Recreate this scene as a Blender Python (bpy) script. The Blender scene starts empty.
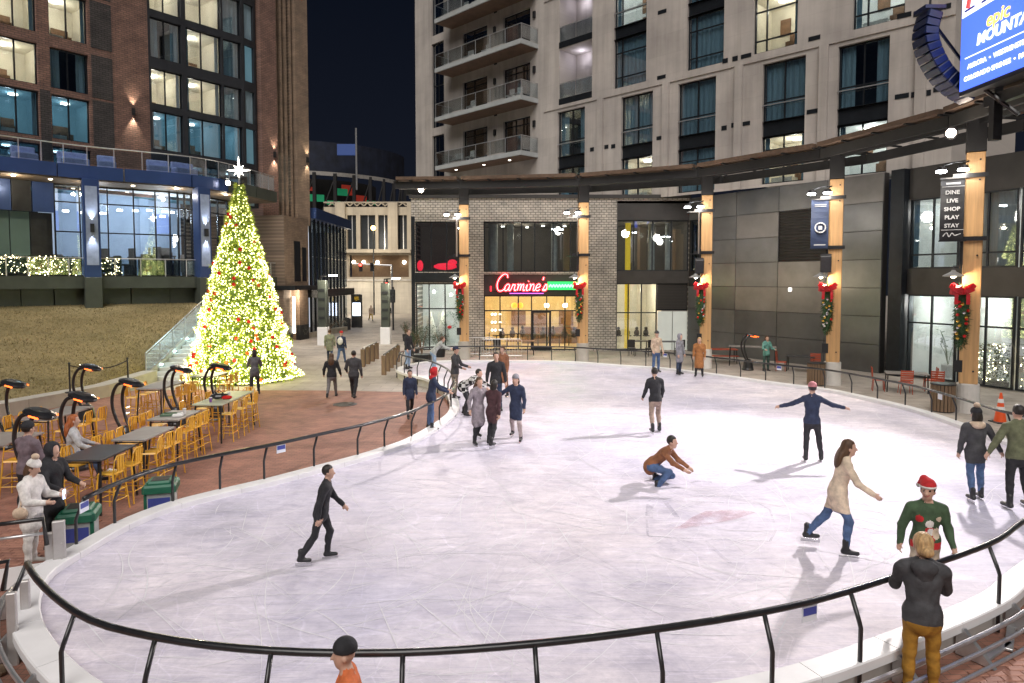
import bpy, bmesh, math, random
import numpy as np
from mathutils import Vector, Matrix
R = math.radians
rng = random.Random(7)
SC = bpy.context.scene
COL = SC.collection
# ------------------------------------------------------------------ camera
CAM_H, FPX, PITCH, CYP = 4.4, 683.0, R(3.0), 315.8
cam = bpy.data.cameras.new('camera'); camo = bpy.data.objects.new('camera', cam); COL.objects.link(camo)
camo.location = (0, 0, CAM_H); camo.rotation_euler = (R(90) - PITCH, 0, 0)
cam.sensor_width = 36.0; cam.lens = FPX / 1024 * 36.0
cam.shift_y = -(341.5 - CYP) / 1024
cam.clip_start = 0.1; cam.clip_end = 600
SC.camera = camo
# ------------------------------------------------------------------ night sky
w = bpy.data.worlds.new('World'); SC.world = w; w.use_nodes = True
bg = w.node_tree.nodes['Background']; bg.inputs[0].default_value = (.0026, .0040, .0082, 1); bg.inputs[1].default_value = 1.0
_n = w.node_tree.nodes; _l = w.node_tree.links
_tc = _n.new('ShaderNodeTexCoord'); _sp = _n.new('ShaderNodeSeparateXYZ'); _l.new(_tc.outputs['Generated'], _sp.inputs[0])
_cr = _n.new('ShaderNodeValToRGB'); _l.new(_sp.outputs[2], _cr.inputs[0]); _cr.color_ramp.elements[0].position = .0; _cr.color_ramp.elements[1].position = .45
_cr.color_ramp.elements[0].color = (.0062, .0076, .0125, 1); _cr.color_ramp.elements[1].color = (.0016, .0026, .0058, 1); _l.new(_cr.outputs[0], bg.inputs[0])
# ------------------------------------------------------------------ soft fill added from behind the camera to light the facades evenly (the one sun lamp)
sl = bpy.data.lights.new('fill_sun', 'SUN'); sl.energy = 1.8; sl.angle = R(50); sl.color = (1.0, .955, .91)
so = bpy.data.objects.new('fill_sun', sl); COL.objects.link(so); so.rotation_euler = (R(42), 0, R(-8))
SC.view_settings.view_transform = 'Standard'; SC.view_settings.look = 'None'
SC.view_settings.gamma = 1; SC.view_settings.use_curve_mapping = False
SC.view_settings.exposure = 0.66
SC.render.engine = 'CYCLES'
SC.cycles.use_denoising = True
SC.cycles.max_bounces = 6; SC.cycles.diffuse_bounces = 3; SC.cycles.glossy_bounces = 3
SC.cycles.transparent_max_bounces = 12; SC.cycles.transmission_bounces = 2
SC.cycles.sample_clamp_indirect = 4.0; SC.cycles.caustics_reflective = False; SC.cycles.caustics_refractive = False

# ------------------------------------------------------------------ picture to place
def ray(u, v):
    dx = (u - 512) / FPX; dy = -(v - CYP) / FPX
    return (dx, math.cos(PITCH) + dy * math.sin(PITCH), -math.sin(PITCH) + dy * math.cos(PITCH))
def G(u, v, z=0.0):
    r = ray(u, v); t = (z - CAM_H) / r[2]
    return Vector((r[0] * t, r[1] * t, z))
def AT(u, v, Y):
    r = ray(u, v); t = Y / r[1]
    return Vector((r[0] * t, Y, CAM_H + r[2] * t))
class Face:
    """a vertical plane: local x along it, local +y into the building"""
    def __init__(s, p0, d):
        s.p = Vector((p0[0], p0[1], 0)); d = Vector((d[0], d[1], 0)).normalized(); s.d = d
        s.n = Vector((-d.y, d.x, 0)); s.rot = math.atan2(d.y, d.x)
    def sz(s, u, v, off=0):
        r = Vector(ray(u, v)); o = Vector((0, 0, CAM_H)); p = s.p + s.n * off
        t = (p - o).dot(s.n) / r.dot(s.n); q = o + r * t
        return (q - p).dot(s.d), q.z
    def s(s_, u, off=0): return s_.sz(u, 280, off)[0]
    def z(s_, u, v, off=0): return s_.sz(u, v, off)[1]
    def w(s_, x, y=0, z=0): return s_.p + s_.d * x + s_.n * y + Vector((0, 0, z))

# ------------------------------------------------------------------ materials
MATS = {}
def nt(name):
    m = bpy.data.materials.new(name); m.use_nodes = True; t = m.node_tree
    return m, t, t.nodes['Principled BSDF'], t.links
def ramp2(t, fac, a, b, p0=0., p1=1.):
    n = t.nodes.new('ShaderNodeValToRGB'); t.links.new(fac, n.inputs[0])
    n.color_ramp.elements[0].position = p0; n.color_ramp.elements[1].position = p1
    n.color_ramp.elements[0].color = (*a, 1); n.color_ramp.elements[1].color = (*b, 1)
    return n.outputs[0]
def noise(t, vec, scale, detail=3, rough=.6):
    n = t.nodes.new('ShaderNodeTexNoise'); n.inputs['Scale'].default_value = scale
    n.inputs['Detail'].default_value = detail; n.inputs['Roughness'].default_value = rough
    if vec is not None: t.links.new(vec, n.inputs['Vector'])
    return n.outputs[0]
def coords(t, swap=False, scale=None, which='Object'):
    c = t.nodes.new('ShaderNodeTexCoord').outputs[which]
    if swap:   # wall plane (x, z)
        s = t.nodes.new('ShaderNodeSeparateXYZ'); t.links.new(c, s.inputs[0])
        k = t.nodes.new('ShaderNodeCombineXYZ'); t.links.new(s.outputs[0], k.inputs[0]); t.links.new(s.outputs[2], k.inputs[1])
        c = k.outputs[0]
    if scale:
        m = t.nodes.new('ShaderNodeMapping'); m.inputs['Scale'].default_value = scale; t.links.new(c, m.inputs[0]); c = m.outputs[0]
    return c
def bump(t, b, h, strength=.3, dist=.02):
    n = t.nodes.new('ShaderNodeBump'); n.inputs['Strength'].default_value = strength; n.inputs['Distance'].default_value = dist
    t.links.new(h, n.inputs['Height']); t.links.new(n.outputs[0], b.inputs['Normal'])
def mixc(t, fac, a, b, mode='MIX'):
    n = t.nodes.new('ShaderNodeMix'); n.data_type = 'RGBA'; n.blend_type = mode
    if isinstance(fac, float): n.inputs[0].default_value = fac
    else: t.links.new(fac, n.inputs[0])
    for i, x in ((6, a), (7, b)):
        if isinstance(x, tuple): n.inputs[i].default_value = (*x, 1)
        else: t.links.new(x, n.inputs[i])
    return n.outputs[2]
def mat(name, col, rough=.55, metal=0., var=.18, scale=3., bmp=0., bscale=40., emis=None, es=0., spec=.5, stretch=None, coat=0.):
    if name in MATS: return MATS[name]
    m, t, b, L = nt(name)
    b.inputs['Roughness'].default_value = rough; b.inputs['Metallic'].default_value = metal
    b.inputs['Specular IOR Level'].default_value = spec
    if coat: b.inputs['Coat Weight'].default_value = coat
    c = coords(t, scale=stretch)
    f = noise(t, c, scale, 5)
    lo = tuple(x * (1 - var) for x in col); hi = tuple(min(1, x * (1 + var)) for x in col)
    L.new(ramp2(t, f, lo, hi, .3, .7), b.inputs['Base Color'])
    if bmp: bump(t, b, noise(t, c, bscale, 4), bmp, .01)
    if emis:
        b.inputs['Emission Color'].default_value = (*emis, 1); b.inputs['Emission Strength'].default_value = es
    MATS[name] = m; return m
def emit(name, col, st):
    if name in MATS: return MATS[name]
    m, t, b, L = nt(name)
    b.inputs['Base Color'].default_value = (*[min(.8, c) for c in col], 1)
    b.inputs['Emission Color'].default_value = (*col, 1); b.inputs['Emission Strength'].default_value = st
    MATS[name] = m; return m
def glass(name, tint=(.85, .9, .92), refl=.10, rough=.02):
    m, t, b, L = nt(name); t.nodes.remove(b)
    out = t.nodes['Material Output']
    tr = t.nodes.new('ShaderNodeBsdfTransparent'); tr.inputs[0].default_value = (*tint, 1)
    gl = t.nodes.new('ShaderNodeBsdfGlossy'); gl.inputs[1].default_value = rough; gl.inputs[0].default_value = (.95, .97, 1, 1)
    fr = t.nodes.new('ShaderNodeLayerWeight'); fr.inputs[0].default_value = .25
    ad = t.nodes.new('ShaderNodeMath'); ad.operation = 'MULTIPLY_ADD'; ad.inputs[1].default_value = .7; ad.inputs[2].default_value = refl; ad.use_clamp = True
    L.new(fr.outputs[1], ad.inputs[0])
    mx = t.nodes.new('ShaderNodeMixShader'); L.new(ad.outputs[0], mx.inputs[0]); L.new(tr.outputs[0], mx.inputs[1]); L.new(gl.outputs[0], mx.inputs[2])
    L.new(mx.outputs[0], out.inputs[0]); MATS[name] = m; return m
def brick(name, c1, c2, mortar, bw, bh, swap=True, rough=.8, gap=.012, bstr=.6):
    m, t, b, L = nt(name)
    c = coords(t, swap)
    k = t.nodes.new('ShaderNodeTexBrick'); L.new(c, k.inputs['Vector'])
    k.inputs['Color1'].default_value = (*c1, 1); k.inputs['Color2'].default_value = (*c2, 1); k.inputs['Mortar'].default_value = (*mortar, 1)
    k.inputs['Scale'].default_value = 1; k.inputs['Brick Width'].default_value = bw; k.inputs['Row Height'].default_value = bh
    k.inputs['Mortar Size'].default_value = gap; k.inputs['Bias'].default_value = -.1
    n = noise(t, c, 1.3, 5)
    L.new(mixc(t, .75, k.outputs[0], ramp2(t, n, (.55, .55, .55), (1.25, 1.2, 1.15), .3, .7), 'MULTIPLY'), b.inputs['Base Color'])
    b.inputs['Roughness'].default_value = rough
    inv = t.nodes.new('ShaderNodeMath'); inv.operation = 'SUBTRACT'; inv.inputs[0].default_value = 1; L.new(k.outputs[1], inv.inputs[1])
    bump(t, b, inv.outputs[0], bstr, .01)
    MATS[name] = m; return m

STEEL = mat('black_steel', (.018, .018, .02), .32, .0, .3, 9, .05, 60, coat=.3)
DARK = mat('charcoal_metal', (.035, .037, .04), .45, .4, .25, 2)
FRAME = mat('window_frame_metal', (.022, .026, .032), .4, .5, .2, 3)
ALU = mat('aluminium', (.62, .62, .63), .38, .8, .15, 5, .1, 30)
WHITE = mat('white_board', (.78, .77, .78), .5, 0, .06, 2.5, .08, 12)
CONC = mat('pale_concrete', (.46, .43, .39), .85, 0, .14, 1.6, .25, 25)
GLASS = glass('window_glass')
GLASSD = glass('dark_window_glass', (.5, .58, .64), .16)
GLASSR = glass('railing_glass', (.80, .86, .88), .14, .05)

# ------------------------------------------------------------------ mesh building
class MB:
    def __init__(s): s.v = []; s.f = []
    def add(s, vs, fs):
        o = len(s.v); s.v += [tuple(x) for x in vs]; s.f += [tuple(i + o for i in f) for f in fs]; return s
    def box(s, c, d, m=None):
        x, y, z = d[0] / 2, d[1] / 2, d[2] / 2
        vs = [Vector((a * x, b * y, e * z)) for e in (-1, 1) for b in (-1, 1) for a in (-1, 1)]
        c = Vector(c)
        vs = [(m @ q if m else q) + c for q in vs]
        return s.add(vs, [(0, 2, 3, 1), (4, 5, 7, 6), (0, 1, 5, 4), (2, 6, 7, 3), (0, 4, 6, 2), (1, 3, 7, 5)])
    def bb(s, x0, x1, y0, y1, z0, z1): return s.box(((x0 + x1) / 2, (y0 + y1) / 2, (z0 + z1) / 2), (abs(x1 - x0), abs(y1 - y0), abs(z1 - z0)))
    def cbox(s, c, d, b=.01, m=None):
        """box with chamfered vertical and top edges"""
        x, y, z = d[0] / 2, d[1] / 2, d[2] / 2
        def ring(i, zz): return [Vector(q + (zz,)) for q in ((-x + i, -y + b + 0*i), (-x + b, -y + i), (x - b, -y + i), (x - i, -y + b), (x - i, y - b), (x - b, y - i), (-x + b, y - i), (-x + i, y - b))]
        vs = ring(0, -z) + ring(0, z - b) + ring(b * .7, z)
        fs = [tuple(range(7, -1, -1)), tuple(range(16, 24))]
        for k in (0, 8):
            for i in range(8): fs.append((k + i, k + (i + 1) % 8, k + 8 + (i + 1) % 8, k + 8 + i))
        c = Vector(c)
        return s.add([(m @ q if m else q) + c for q in vs], fs)
    def tube(s, pts, r, n=8, cap=True, closed=False):
        pts = [Vector(p) for p in pts]; N = len(pts); vs = []; fs = []; up = None
        for i, p in enumerate(pts):
            a = pts[i - 1] if (i or closed) else p; b = pts[(i + 1) % N] if (i < N - 1 or closed) else p
            t = (b - a).normalized() if (b - a).length > 1e-9 else Vector((0, 0, 1))
            if up is None: up = Vector((0, 0, 1)) if abs(t.z) < .9 else Vector((1, 0, 0))
            x = t.cross(up)
            if x.length < 1e-6: x = t.cross(Vector((1, .3, .2)))
            x.normalize(); y = x.cross(t).normalized(); up = y
            rr = r[i] if isinstance(r, (list, tuple)) else r
            vs += [p + x * rr * math.cos(k * 2 * math.pi / n) + y * rr * math.sin(k * 2 * math.pi / n) for k in range(n)]
        for i in range(N if closed else N - 1):
            for k in range(n):
                j = (i + 1) % N
                fs.append((i * n + k, i * n + (k + 1) % n, j * n + (k + 1) % n, j * n + k))
        if cap and not closed: fs += [tuple(range(n - 1, -1, -1)), tuple(range((N - 1) * n, N * n))]
        return s.add(vs, fs)
    def lathe(s, prof, c=(0, 0, 0), n=16, m=None):
        vs = []; fs = []; c = Vector(c)
        for r, z in prof:
            vs += [Vector((r * math.cos(k * 2 * math.pi / n), r * math.sin(k * 2 * math.pi / n), z)) for k in range(n)]
        for i in range(len(prof) - 1):
            for k in range(n): fs.append((i * n + k, i * n + (k + 1) % n, (i + 1) * n + (k + 1) % n, (i + 1) * n + k))
        fs += [tuple(range(n - 1, -1, -1)), tuple(range((len(prof) - 1) * n, len(prof) * n))]
        return s.add([(m @ q if m else q) + c for q in vs], fs)
    def ball(s, c, r, n=8, k=5):
        rr = (r, r, r) if not isinstance(r, (tuple, list)) else r; vs = []; fs = []; c = Vector(c)
        for i in range(1, k):
            a = math.pi * i / k
            vs += [c + Vector((rr[0] * math.sin(a) * math.cos(2 * math.pi * j / n), rr[1] * math.sin(a) * math.sin(2 * math.pi * j / n), rr[2] * math.cos(a))) for j in range(n)]
        vs += [c + Vector((0, 0, rr[2])), c - Vector((0, 0, rr[2]))]; T = len(vs) - 2
        for i in range(k - 2):
            for j in range(n): fs.append((i * n + j, (i + 1) * n + j, (i + 1) * n + (j + 1) % n, i * n + (j + 1) % n))
        for j in range(n): fs += [(T, j, (j + 1) % n), (T + 1, (k - 2) * n + (j + 1) % n, (k - 2) * n + j)]
        return s.add(vs, fs)
    def prism(s, poly, z0, z1):
        n = len(poly); vs = [(p[0], p[1], z0) for p in poly] + [(p[0], p[1], z1) for p in poly]
        return s.add(vs, [tuple(range(n - 1, -1, -1)), tuple(range(n, 2 * n))] + [(i, (i + 1) % n, n + (i + 1) % n, n + i) for i in range(n)])
    def quad(s, a, b, c, d): return s.add([a, b, c, d], [(0, 1, 2, 3)])
    def mesh(s, name, m=None, smooth=False):
        me = bpy.data.meshes.new(name); me.from_pydata(s.v, [], s.f); me.update()
        if m: me.materials.append(m)
        if smooth: me.polygons.foreach_set('use_smooth', [True] * len(me.polygons))
        return me
    def build(s, name, m, parent=None, loc=(0, 0, 0), rz=0., smooth=False):
        return put(name, s.mesh(name, m, smooth), parent, loc, rz)
def put(name, me, parent=None, loc=(0, 0, 0), rz=0., scale=None):
    o = bpy.data.objects.new(name, me); COL.objects.link(o); o.location = loc
    o.rotation_euler = (0, 0, rz)
    if scale: o.scale = scale
    if parent: o.parent = parent
    return o
def tag(o, label, cat, group=None, kind=None):
    if label: o['label'] = label
    if cat: o['category'] = cat
    if group: o['group'] = group
    if kind: o['kind'] = kind
    return o
def thing(name, label, cat, loc=(0, 0, 0), rz=0., group=None):
    o = bpy.data.objects.new(name, None); COL.objects.link(o); o.location = loc; o.rotation_euler = (0, 0, rz)
    o.empty_display_size = .2
    return tag(o, label, cat, group)
def struct(o): o['kind'] = 'structure'; return o
def dup(o, parent=None):
    c = o.copy(); COL.objects.link(c); c.parent = parent
    for ch in list(o.children): dup(ch, c)
    return c
def lamp(kind, name, parent, loc, energy, col, size=.15, spot=None, aim=None, blend=.6):
    l = bpy.data.lights.new(name, kind); l.energy = energy; l.color = col
    l.shadow_soft_size = size
    if kind == 'SPOT': l.spot_size = R(spot); l.spot_blend = blend
    o = bpy.data.objects.new(name, l); COL.objects.link(o); o.parent = parent; o.location = loc
    if aim is not None: o.rotation_euler = (Vector(aim) - Vector(loc)).to_track_quat('-Z', 'Y').to_euler()
    return o
def catmull(P, n, closed=True):
    out = []; N = len(P)
    for i in range(N if closed else N - 1):
        g = lambda k: P[(i + k) % N] if closed else P[min(max(i + k, 0), N - 1)]
        p0, p1, p2, p3 = g(-1), g(0), g(1), g(2)
        for j in range(n):
            t = j / n
            out.append(.5 * ((2 * p1) + (p2 - p0) * t + (2 * p0 - 5 * p1 + 4 * p2 - p3) * t * t + (3 * p1 - p0 - 3 * p2 + p3) * t ** 3))
    if not closed: out.append(P[-1])
    return out
def resample(P, step, closed=True):
    Q = P + [P[0]] if closed else P
    d = [0.]
    for a, b in zip(Q, Q[1:]): d.append(d[-1] + (b - a).length)
    n = max(2, round(d[-1] / step)); out = []; j = 0
    for k in range(n if closed else n + 1):
        t = d[-1] * k / n
        while j < len(d) - 2 and d[j + 1] < t: j += 1
        out.append(Q[j].lerp(Q[j + 1], (t - d[j]) / max(1e-9, d[j + 1] - d[j])))
    return out
def poly_offset(P, off, closed=True):
    out = []; N = len(P)
    for i in range(N):
        a = P[i - 1] if (i or closed) else P[i]; b = P[(i + 1) % N] if (i < N - 1 or closed) else P[i]
        t = (b - a); t.z = 0; t.normalize()
        out.append(P[i] + Vector((-t.y, t.x, 0)) * off)
    return out
# ------------------------------------------------------------------ ground
def mat_ice():
    m, t, b, L = nt('skated_ice')
    c = coords(t)
    big = noise(t, c, .13, 4, .55)
    col = ramp2(t, big, (.66, .64, .75), (.88, .81, .83), .36, .64)
    mid = noise(t, c, .9, 7, .72)
    col = mixc(t, .9, col, ramp2(t, mid, (.70, .70, .75), (1.10, 1.09, 1.09), .34, .66), 'MULTIPLY')
    def streak(ang, sx_, sy_, scale, dist, a, b_, p0, p1, fac, col):
        mp = t.nodes.new('ShaderNodeMapping'); mp.inputs['Rotation'].default_value = (0, 0, ang); mp.inputs['Scale'].default_value = (sx_, sy_, 1); mp.inputs['Location'].default_value = (ang * 7, ang * 3, 0)
        L.new(c, mp.inputs[0])
        n = t.nodes.new('ShaderNodeTexNoise'); n.inputs['Scale'].default_value = scale; n.inputs['Detail'].default_value = 5; n.inputs['Roughness'].default_value = .7
        n.inputs['Distortion'].default_value = dist; L.new(mp.outputs[0], n.inputs['Vector'])
        return mixc(t, fac, col, ramp2(t, n.outputs[0], a, b_, p0, p1), 'MULTIPLY'), n.outputs[0]
    one = (1, 1, 1)
    hs = None
    for ang, sx_, sy_, sc in ((.2, .7, 2.2, 1.1), (.9, .6, 2.6, 1.2), (1.9, .7, 2.4, 1.0), (-.6, .5, 3.0, 1.1)):
        col, hh = streak(ang, sx_, sy_, sc, 1.6, one, (.72, .72, .78), .52, .72, .5, col); hs = hs or hh
    for ang, sx_, sy_, sc in ((.35, .5, 14, 1.6), (1.4, .5, 16, 1.5), (2.5, .6, 15, 1.4), (-.2, .4, 18, 1.5), (.75, .4, 13, 1.7)):
        col, hh = streak(ang, sx_, sy_, sc, .7, one, (1.16, 1.16, 1.18), .60, .66, .8, col)
        col, hh = streak(ang + .2, sx_, sy_, sc, .7, one, (.80, .80, .85), .61, .68, .7, col)
    nd = t.nodes.new('ShaderNodeTexNoise'); nd.inputs['Scale'].default_value = .35; nd.inputs['Detail'].default_value = 2; L.new(c, nd.inputs['Vector'])
    for sc, th in ((.33, .006), (.7, .008), (1.2, .010)):
        vm = t.nodes.new('ShaderNodeVectorMath'); vm.operation = 'MULTIPLY_ADD'; L.new(nd.outputs[1], vm.inputs[0]); vm.inputs[1].default_value = (4 / sc * .4,) * 3; L.new(c, vm.inputs[2])
        wv = t.nodes.new('ShaderNodeTexVoronoi'); wv.feature = 'DISTANCE_TO_EDGE'; wv.inputs['Scale'].default_value = sc; L.new(vm.outputs[0], wv.inputs['Vector'])
        col = mixc(t, .6, col, ramp2(t, wv.outputs[0], (1.22, 1.22, 1.24) if sc != .7 else (.86, .86, .90), one, 0., th), 'MULTIPLY')
    fine = noise(t, c, 14, 4, .8)
    col = mixc(t, .6, col, ramp2(t, fine, (.84, .84, .86), (1.1, 1.1, 1.1), .3, .7), 'MULTIPLY')
    L.new(col, b.inputs['Base Color'])
    L.new(ramp2(t, mid, (.42, .42, .42), (.8, .8, .8), .35, .65), b.inputs['Roughness'])
    b.inputs['IOR'].default_value = 1.31; b.inputs['Specular IOR Level'].default_value = .35
    bump(t, b, hs, .25, .02)
    return m
def mat_paving():
    m, t, b, L = nt('plaza_concrete_paving')
    c = coords(t)
    k = t.nodes.new('ShaderNodeTexBrick'); L.new(c, k.inputs['Vector']); k.inputs['Scale'].default_value = 1
    k.inputs['Brick Width'].default_value = 1.2; k.inputs['Row Height'].default_value = .6; k.inputs['Mortar Size'].default_value = .008
    k.inputs['Color1'].default_value = (.44, .40, .36, 1); k.inputs['Color2'].default_value = (.36, .33, .30, 1); k.inputs['Mortar'].default_value = (.16, .15, .14, 1)
    n = noise(t, c, .7, 6, .65)
    L.new(mixc(t, .8, k.outputs[0], ramp2(t, n, (.6, .58, .55), (1.2, 1.15, 1.1), .3, .7), 'MULTIPLY'), b.inputs['Base Color'])
    b.inputs['Roughness'].default_value = .7; bump(t, b, n, .2, .01); return m
ICEM = mat_ice()
PAVE = mat_paving()
BRKF = brick('red_brick_paving', (.38, .185, .135), (.29, .14, .105), (.17, .115, .09), .2, .1, False, .75, .005, .35)
ground = struct(MB().quad((-160, -12, 0), (160, -12, 0), (160, 190, 0), (-160, 190, 0)).build('ground', PAVE))
bp = [(-27, -2), (22, -2), (22, 9.0), (9.5, 9.6), (2, 13), (-1.2, 26.3), (-7, 27.0), (-15, 27.2), (-16.6, 21), (-27, 20)]
paving = struct(MB().add([(x, y, .004) for x, y in bp], [tuple(range(len(bp)))]).build('brick_paving', BRKF))
PBR = mat('paver_clay', (.36, .175, .125), .75, 0, .35, 1.1, .3, 40)
PBR2 = mat('paver_clay_dark', (.28, .135, .10), .75, 0, .3, 1.3, .3, 40)
pm = [MB().cbox((0, 0, 0), (.193, .093, .02), .006).mesh('brick', q) for q in (PBR, PBR2)]
def pavers(x0, y0, nx, ny, ok):
    k = 0
    for j in range(ny):
        for i in range(nx):
            x = x0 + (i + .5 * (j % 2)) * .2; y = y0 + j * .1
            if ok(x, y): put('brick', pm[rng.random() < .4], paving, (x, y, .010 + rng.uniform(-.002, .003)), rng.uniform(-.008, .008)); k += 1
    return k
# ------------------------------------------------------------------ the rink
ICE, SHELF, RAILZ = .30, .40, 1.10
far_px = [(397, 368), (424, 361.5), (470, 360), (520, 360), (570, 361), (620, 364.5), (660, 367), (700, 371.5), (735, 376), (781, 382.5), (829, 388.5), (875, 398), (921, 409), (965, 423.5), (1004, 438)]
left_px = [(73, 546), (119, 521), (166, 503), (216, 490), (268, 478), (318, 465), (353, 456), (386, 446), (410, 437), (440, 419.5), (451, 407), (447, 392), (438, 384), (424, 377.5), (408, 374)]
near_px = [(1024, 520), (985, 545), (857, 588), (770, 610), (660, 628), (536, 643), (400, 652), (268, 650), (153, 636), (77, 612), (28, 563)]
P = [G(u, v, SHELF) for u, v in far_px]
P = [Vector((p.x, p.y, 0)) for p in P]
P += [Vector((12.6, 15.6, 0)), Vector((11.4, 13.0, 0)), Vector((9.6, 11.0, 0))]
near = [G(u, v, RAILZ) for u, v in near_px]; near = [Vector((p.x, p.y, 0)) for p in near]
near = poly_offset(near, .15, False)
P += near
P += [Vector((-6.55, 9.0, 0))]
P += [Vector((q.x, q.y, 0)) for q in (G(u, v, SHELF) for u, v in left_px)]
OUT = resample(catmull(P, 8), .30)
INN = poly_offset(OUT, -.27)
struct(MB().add([(p.x, p.y, ICE) for p in poly_offset(OUT, -.22)], [tuple(reversed(range(len(OUT))))]).build('ice', ICEM))
border = thing('rink_border', 'low white kerb of boards all round the ice rink', 'kerb', (0, 0, 0))
N = len(OUT); ob = poly_offset(OUT, .04)
seg = 4
for a in range(0, N, seg):
    ids = [(a + k) % N for k in range(min(seg, N - a) + 1)]
    mb = MB(); g = .004
    sec = []
    for q, i in enumerate(ids):
        o_, n_ = ob[i].copy(), INN[i].copy()
        if q == 0: s_ = (OUT[ids[1]] - OUT[ids[0]]).normalized() * g
        elif q == len(ids) - 1: s_ = (OUT[ids[-2]] - OUT[ids[-1]]).normalized() * g
        else: s_ = Vector((0, 0, 0))
        o_ += s_; n_ += s_
        ins = (n_ - o_).normalized() * .015
        sec.append([Vector((o_.x, o_.y, .29)), Vector((o_.x, o_.y, SHELF - .012)), Vector((*(o_ + ins).xy, SHELF)), Vector((*(n_ - ins).xy, SHELF)), Vector((n_.x, n_.y, SHELF - .012)), Vector((n_.x, n_.y, .28))])
    vs = [p for s_ in sec for p in s_]; fs = []
    for q in range(len(sec) - 1):
        for k in range(5): fs.append((q * 6 + k, q * 6 + k + 1, (q + 1) * 6 + k + 1, (q + 1) * 6 + k))
        fs.append((q * 6 + 5, q * 6, (q + 1) * 6, (q + 1) * 6 + 5))
    fs += [tuple(range(6)), tuple(range((len(sec) - 1) * 6 + 5, (len(sec) - 1) * 6 - 1, -1))]
    mb.add(vs, fs).build('board', WHITE, border)
# skirt and aluminium framework below the shelf
SK = mat('rink_skirt_board', (.55, .53, .50), .6, 0, .15, 2)
fr = thing('rink_platform_frame', 'aluminium pipework and skirt carrying the rink above the paving', 'frame', (0, 0, 0))
so_ = poly_offset(OUT, -.06)
MB().add([(p.x, p.y, 0.0) for p in so_] + [(p.x, p.y, .285) for p in so_], [(i, (i + 1) % N, N + (i + 1) % N, N + i) for i in range(N)]).build('skirt', SK, fr)
for off, z, r in ((.16, .27, .028), (.26, .17, .026), (.36, .045, .024)):
    pp = poly_offset(OUT, off)
    ii = [i for i in range(N) if OUT[i].y < 12.5]
    MB().tube([(pp[i].x, pp[i].y, z) for i in ii], r, 8).build('pipe', ALU, fr)
brk = MB()
brk.add([Vector(v) for v in ((-.03, -.02, .02), (.03, -.02, .02), (.03, .40, .02), (-.03, .40, .02), (-.03, -.02, .34), (.03, -.02, .34), (.03, .06, .34), (-.03, .06, .34))],
        [(0, 3, 2, 1), (4, 5, 6, 7), (0, 1, 5, 4), (1, 2, 6, 5), (2, 3, 7, 6), (3, 0, 4, 7)])
bm_ = brk.mesh('bracket', ALU)
nn = [i for i in range(N) if OUT[i].y < 12.5]
for i in nn[::4]:
    t = (OUT[(i + 1) % N] - OUT[i - 1]).normalized()
    put('bracket', bm_, fr, (OUT[i].x, OUT[i].y, 0), math.atan2(t.y, t.x))
for u, v, a in ((995, 655, .6), (1010, 640, .9)):
    p = G(u, v); MB().cbox((0, 0, .02), (.75, .09, .03), .008).build('foot_plate', ALU, fr, (p.x, p.y, .02), a)
# railings: bent black posts, a thick top rail leaning over the ice
def near_i(p): return min(range(N), key=lambda i: (OUT[i] - p).length)
i_gate0 = near_i(Vector((near[-1].x, near[-1].y, 0))); i_gate1 = near_i(P[-len(left_px)]); i_kink = near_i(P[-5]); i_farl = near_i(P[0])
i_east = near_i(Vector((12.6, 15.6, 0)))
post = MB().tube([(0, 0, -.36), (0, 0, .36), (0, -.02, .42), (0, -.13, .69)], .024, 8).mesh('post', STEEL, True)
railL = poly_offset(OUT, -.14)
def railing(name, label, a, b, step, posts=None):
    root = thing(name, label, 'railing', (0, 0, 0))
    ids = []; i = a
    while True:
        ids.append(i)
        if i == b: break
        i = (i + 1) % N
    line = [Vector((railL[k].x, railL[k].y, RAILZ)) for k in ids]
    e0 = line[0].copy(); e0.z = RAILZ - .0
    MB().tube(line, .036, 10).build('top_rail', STEEL, root, smooth=True)
    pl = resample([OUT[k] for k in ids], step, False)
    if posts: pl = [OUT[near_i(q)] for q in posts]
    for k, q in enumerate(pl):
        j = min(range(len(ids)), key=lambda m: (OUT[ids[m]] - q).length)
        a_, b_ = OUT[ids[max(j - 1, 0)]], OUT[ids[min(j + 1, len(ids) - 1)]]
        t = (b_ - a_).normalized()
        put('post', post, root, (q.x, q.y, SHELF), math.atan2(t.y, t.x))
    return root
railing('rink_railing', 'black bent-post railing along the near edge of the rink', i_east, i_gate0, 1.17, [Vector((12.3, 14.9, 0)), Vector((11.4, 13.0, 0)), Vector((10.5, 11.9, 0)), Vector((9.6, 11.0, 0)), Vector((8.6, 10.3, 0))] + near)
railing('rink_railing', 'black railing along the left rink edge beside the bar tables', i_gate1, i_kink, 1.17, P[-len(left_px):-4])
railing('rink_railing', 'black railing curving round the far and right rink edge', i_kink, i_east, 1.2)
SIGNW = mat('paper_notice', (.75, .78, .85), .6, 0, .03)
BLUEP = mat('blue_print', (.06, .08, .35), .5)
def notice(label, p, rz, w_=.22, h_=.16):
    o = thing('rail_notice', label, 'sign', p, rz, 'paper notices clipped to the rink railing')
    MB().box((0, 0, 0), (w_, .012, h_)).build('board', SIGNW, o)
    MB().box((0, -.008, h_ * .17), (w_ * .9, .004, h_ * .5)).build('heading', BLUEP, o)
def proj(p):
    d = Vector(p) - Vector((0, 0, CAM_H)); f = Vector((0, math.cos(PITCH), -math.sin(PITCH))); up_ = Vector((0, math.sin(PITCH), math.cos(PITCH))); w_ = d.dot(f)
    return (512 + FPX * d.x / w_, CYP - FPX * d.dot(up_) / w_) if w_ > .1 else (1e6, 1e6)
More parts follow.
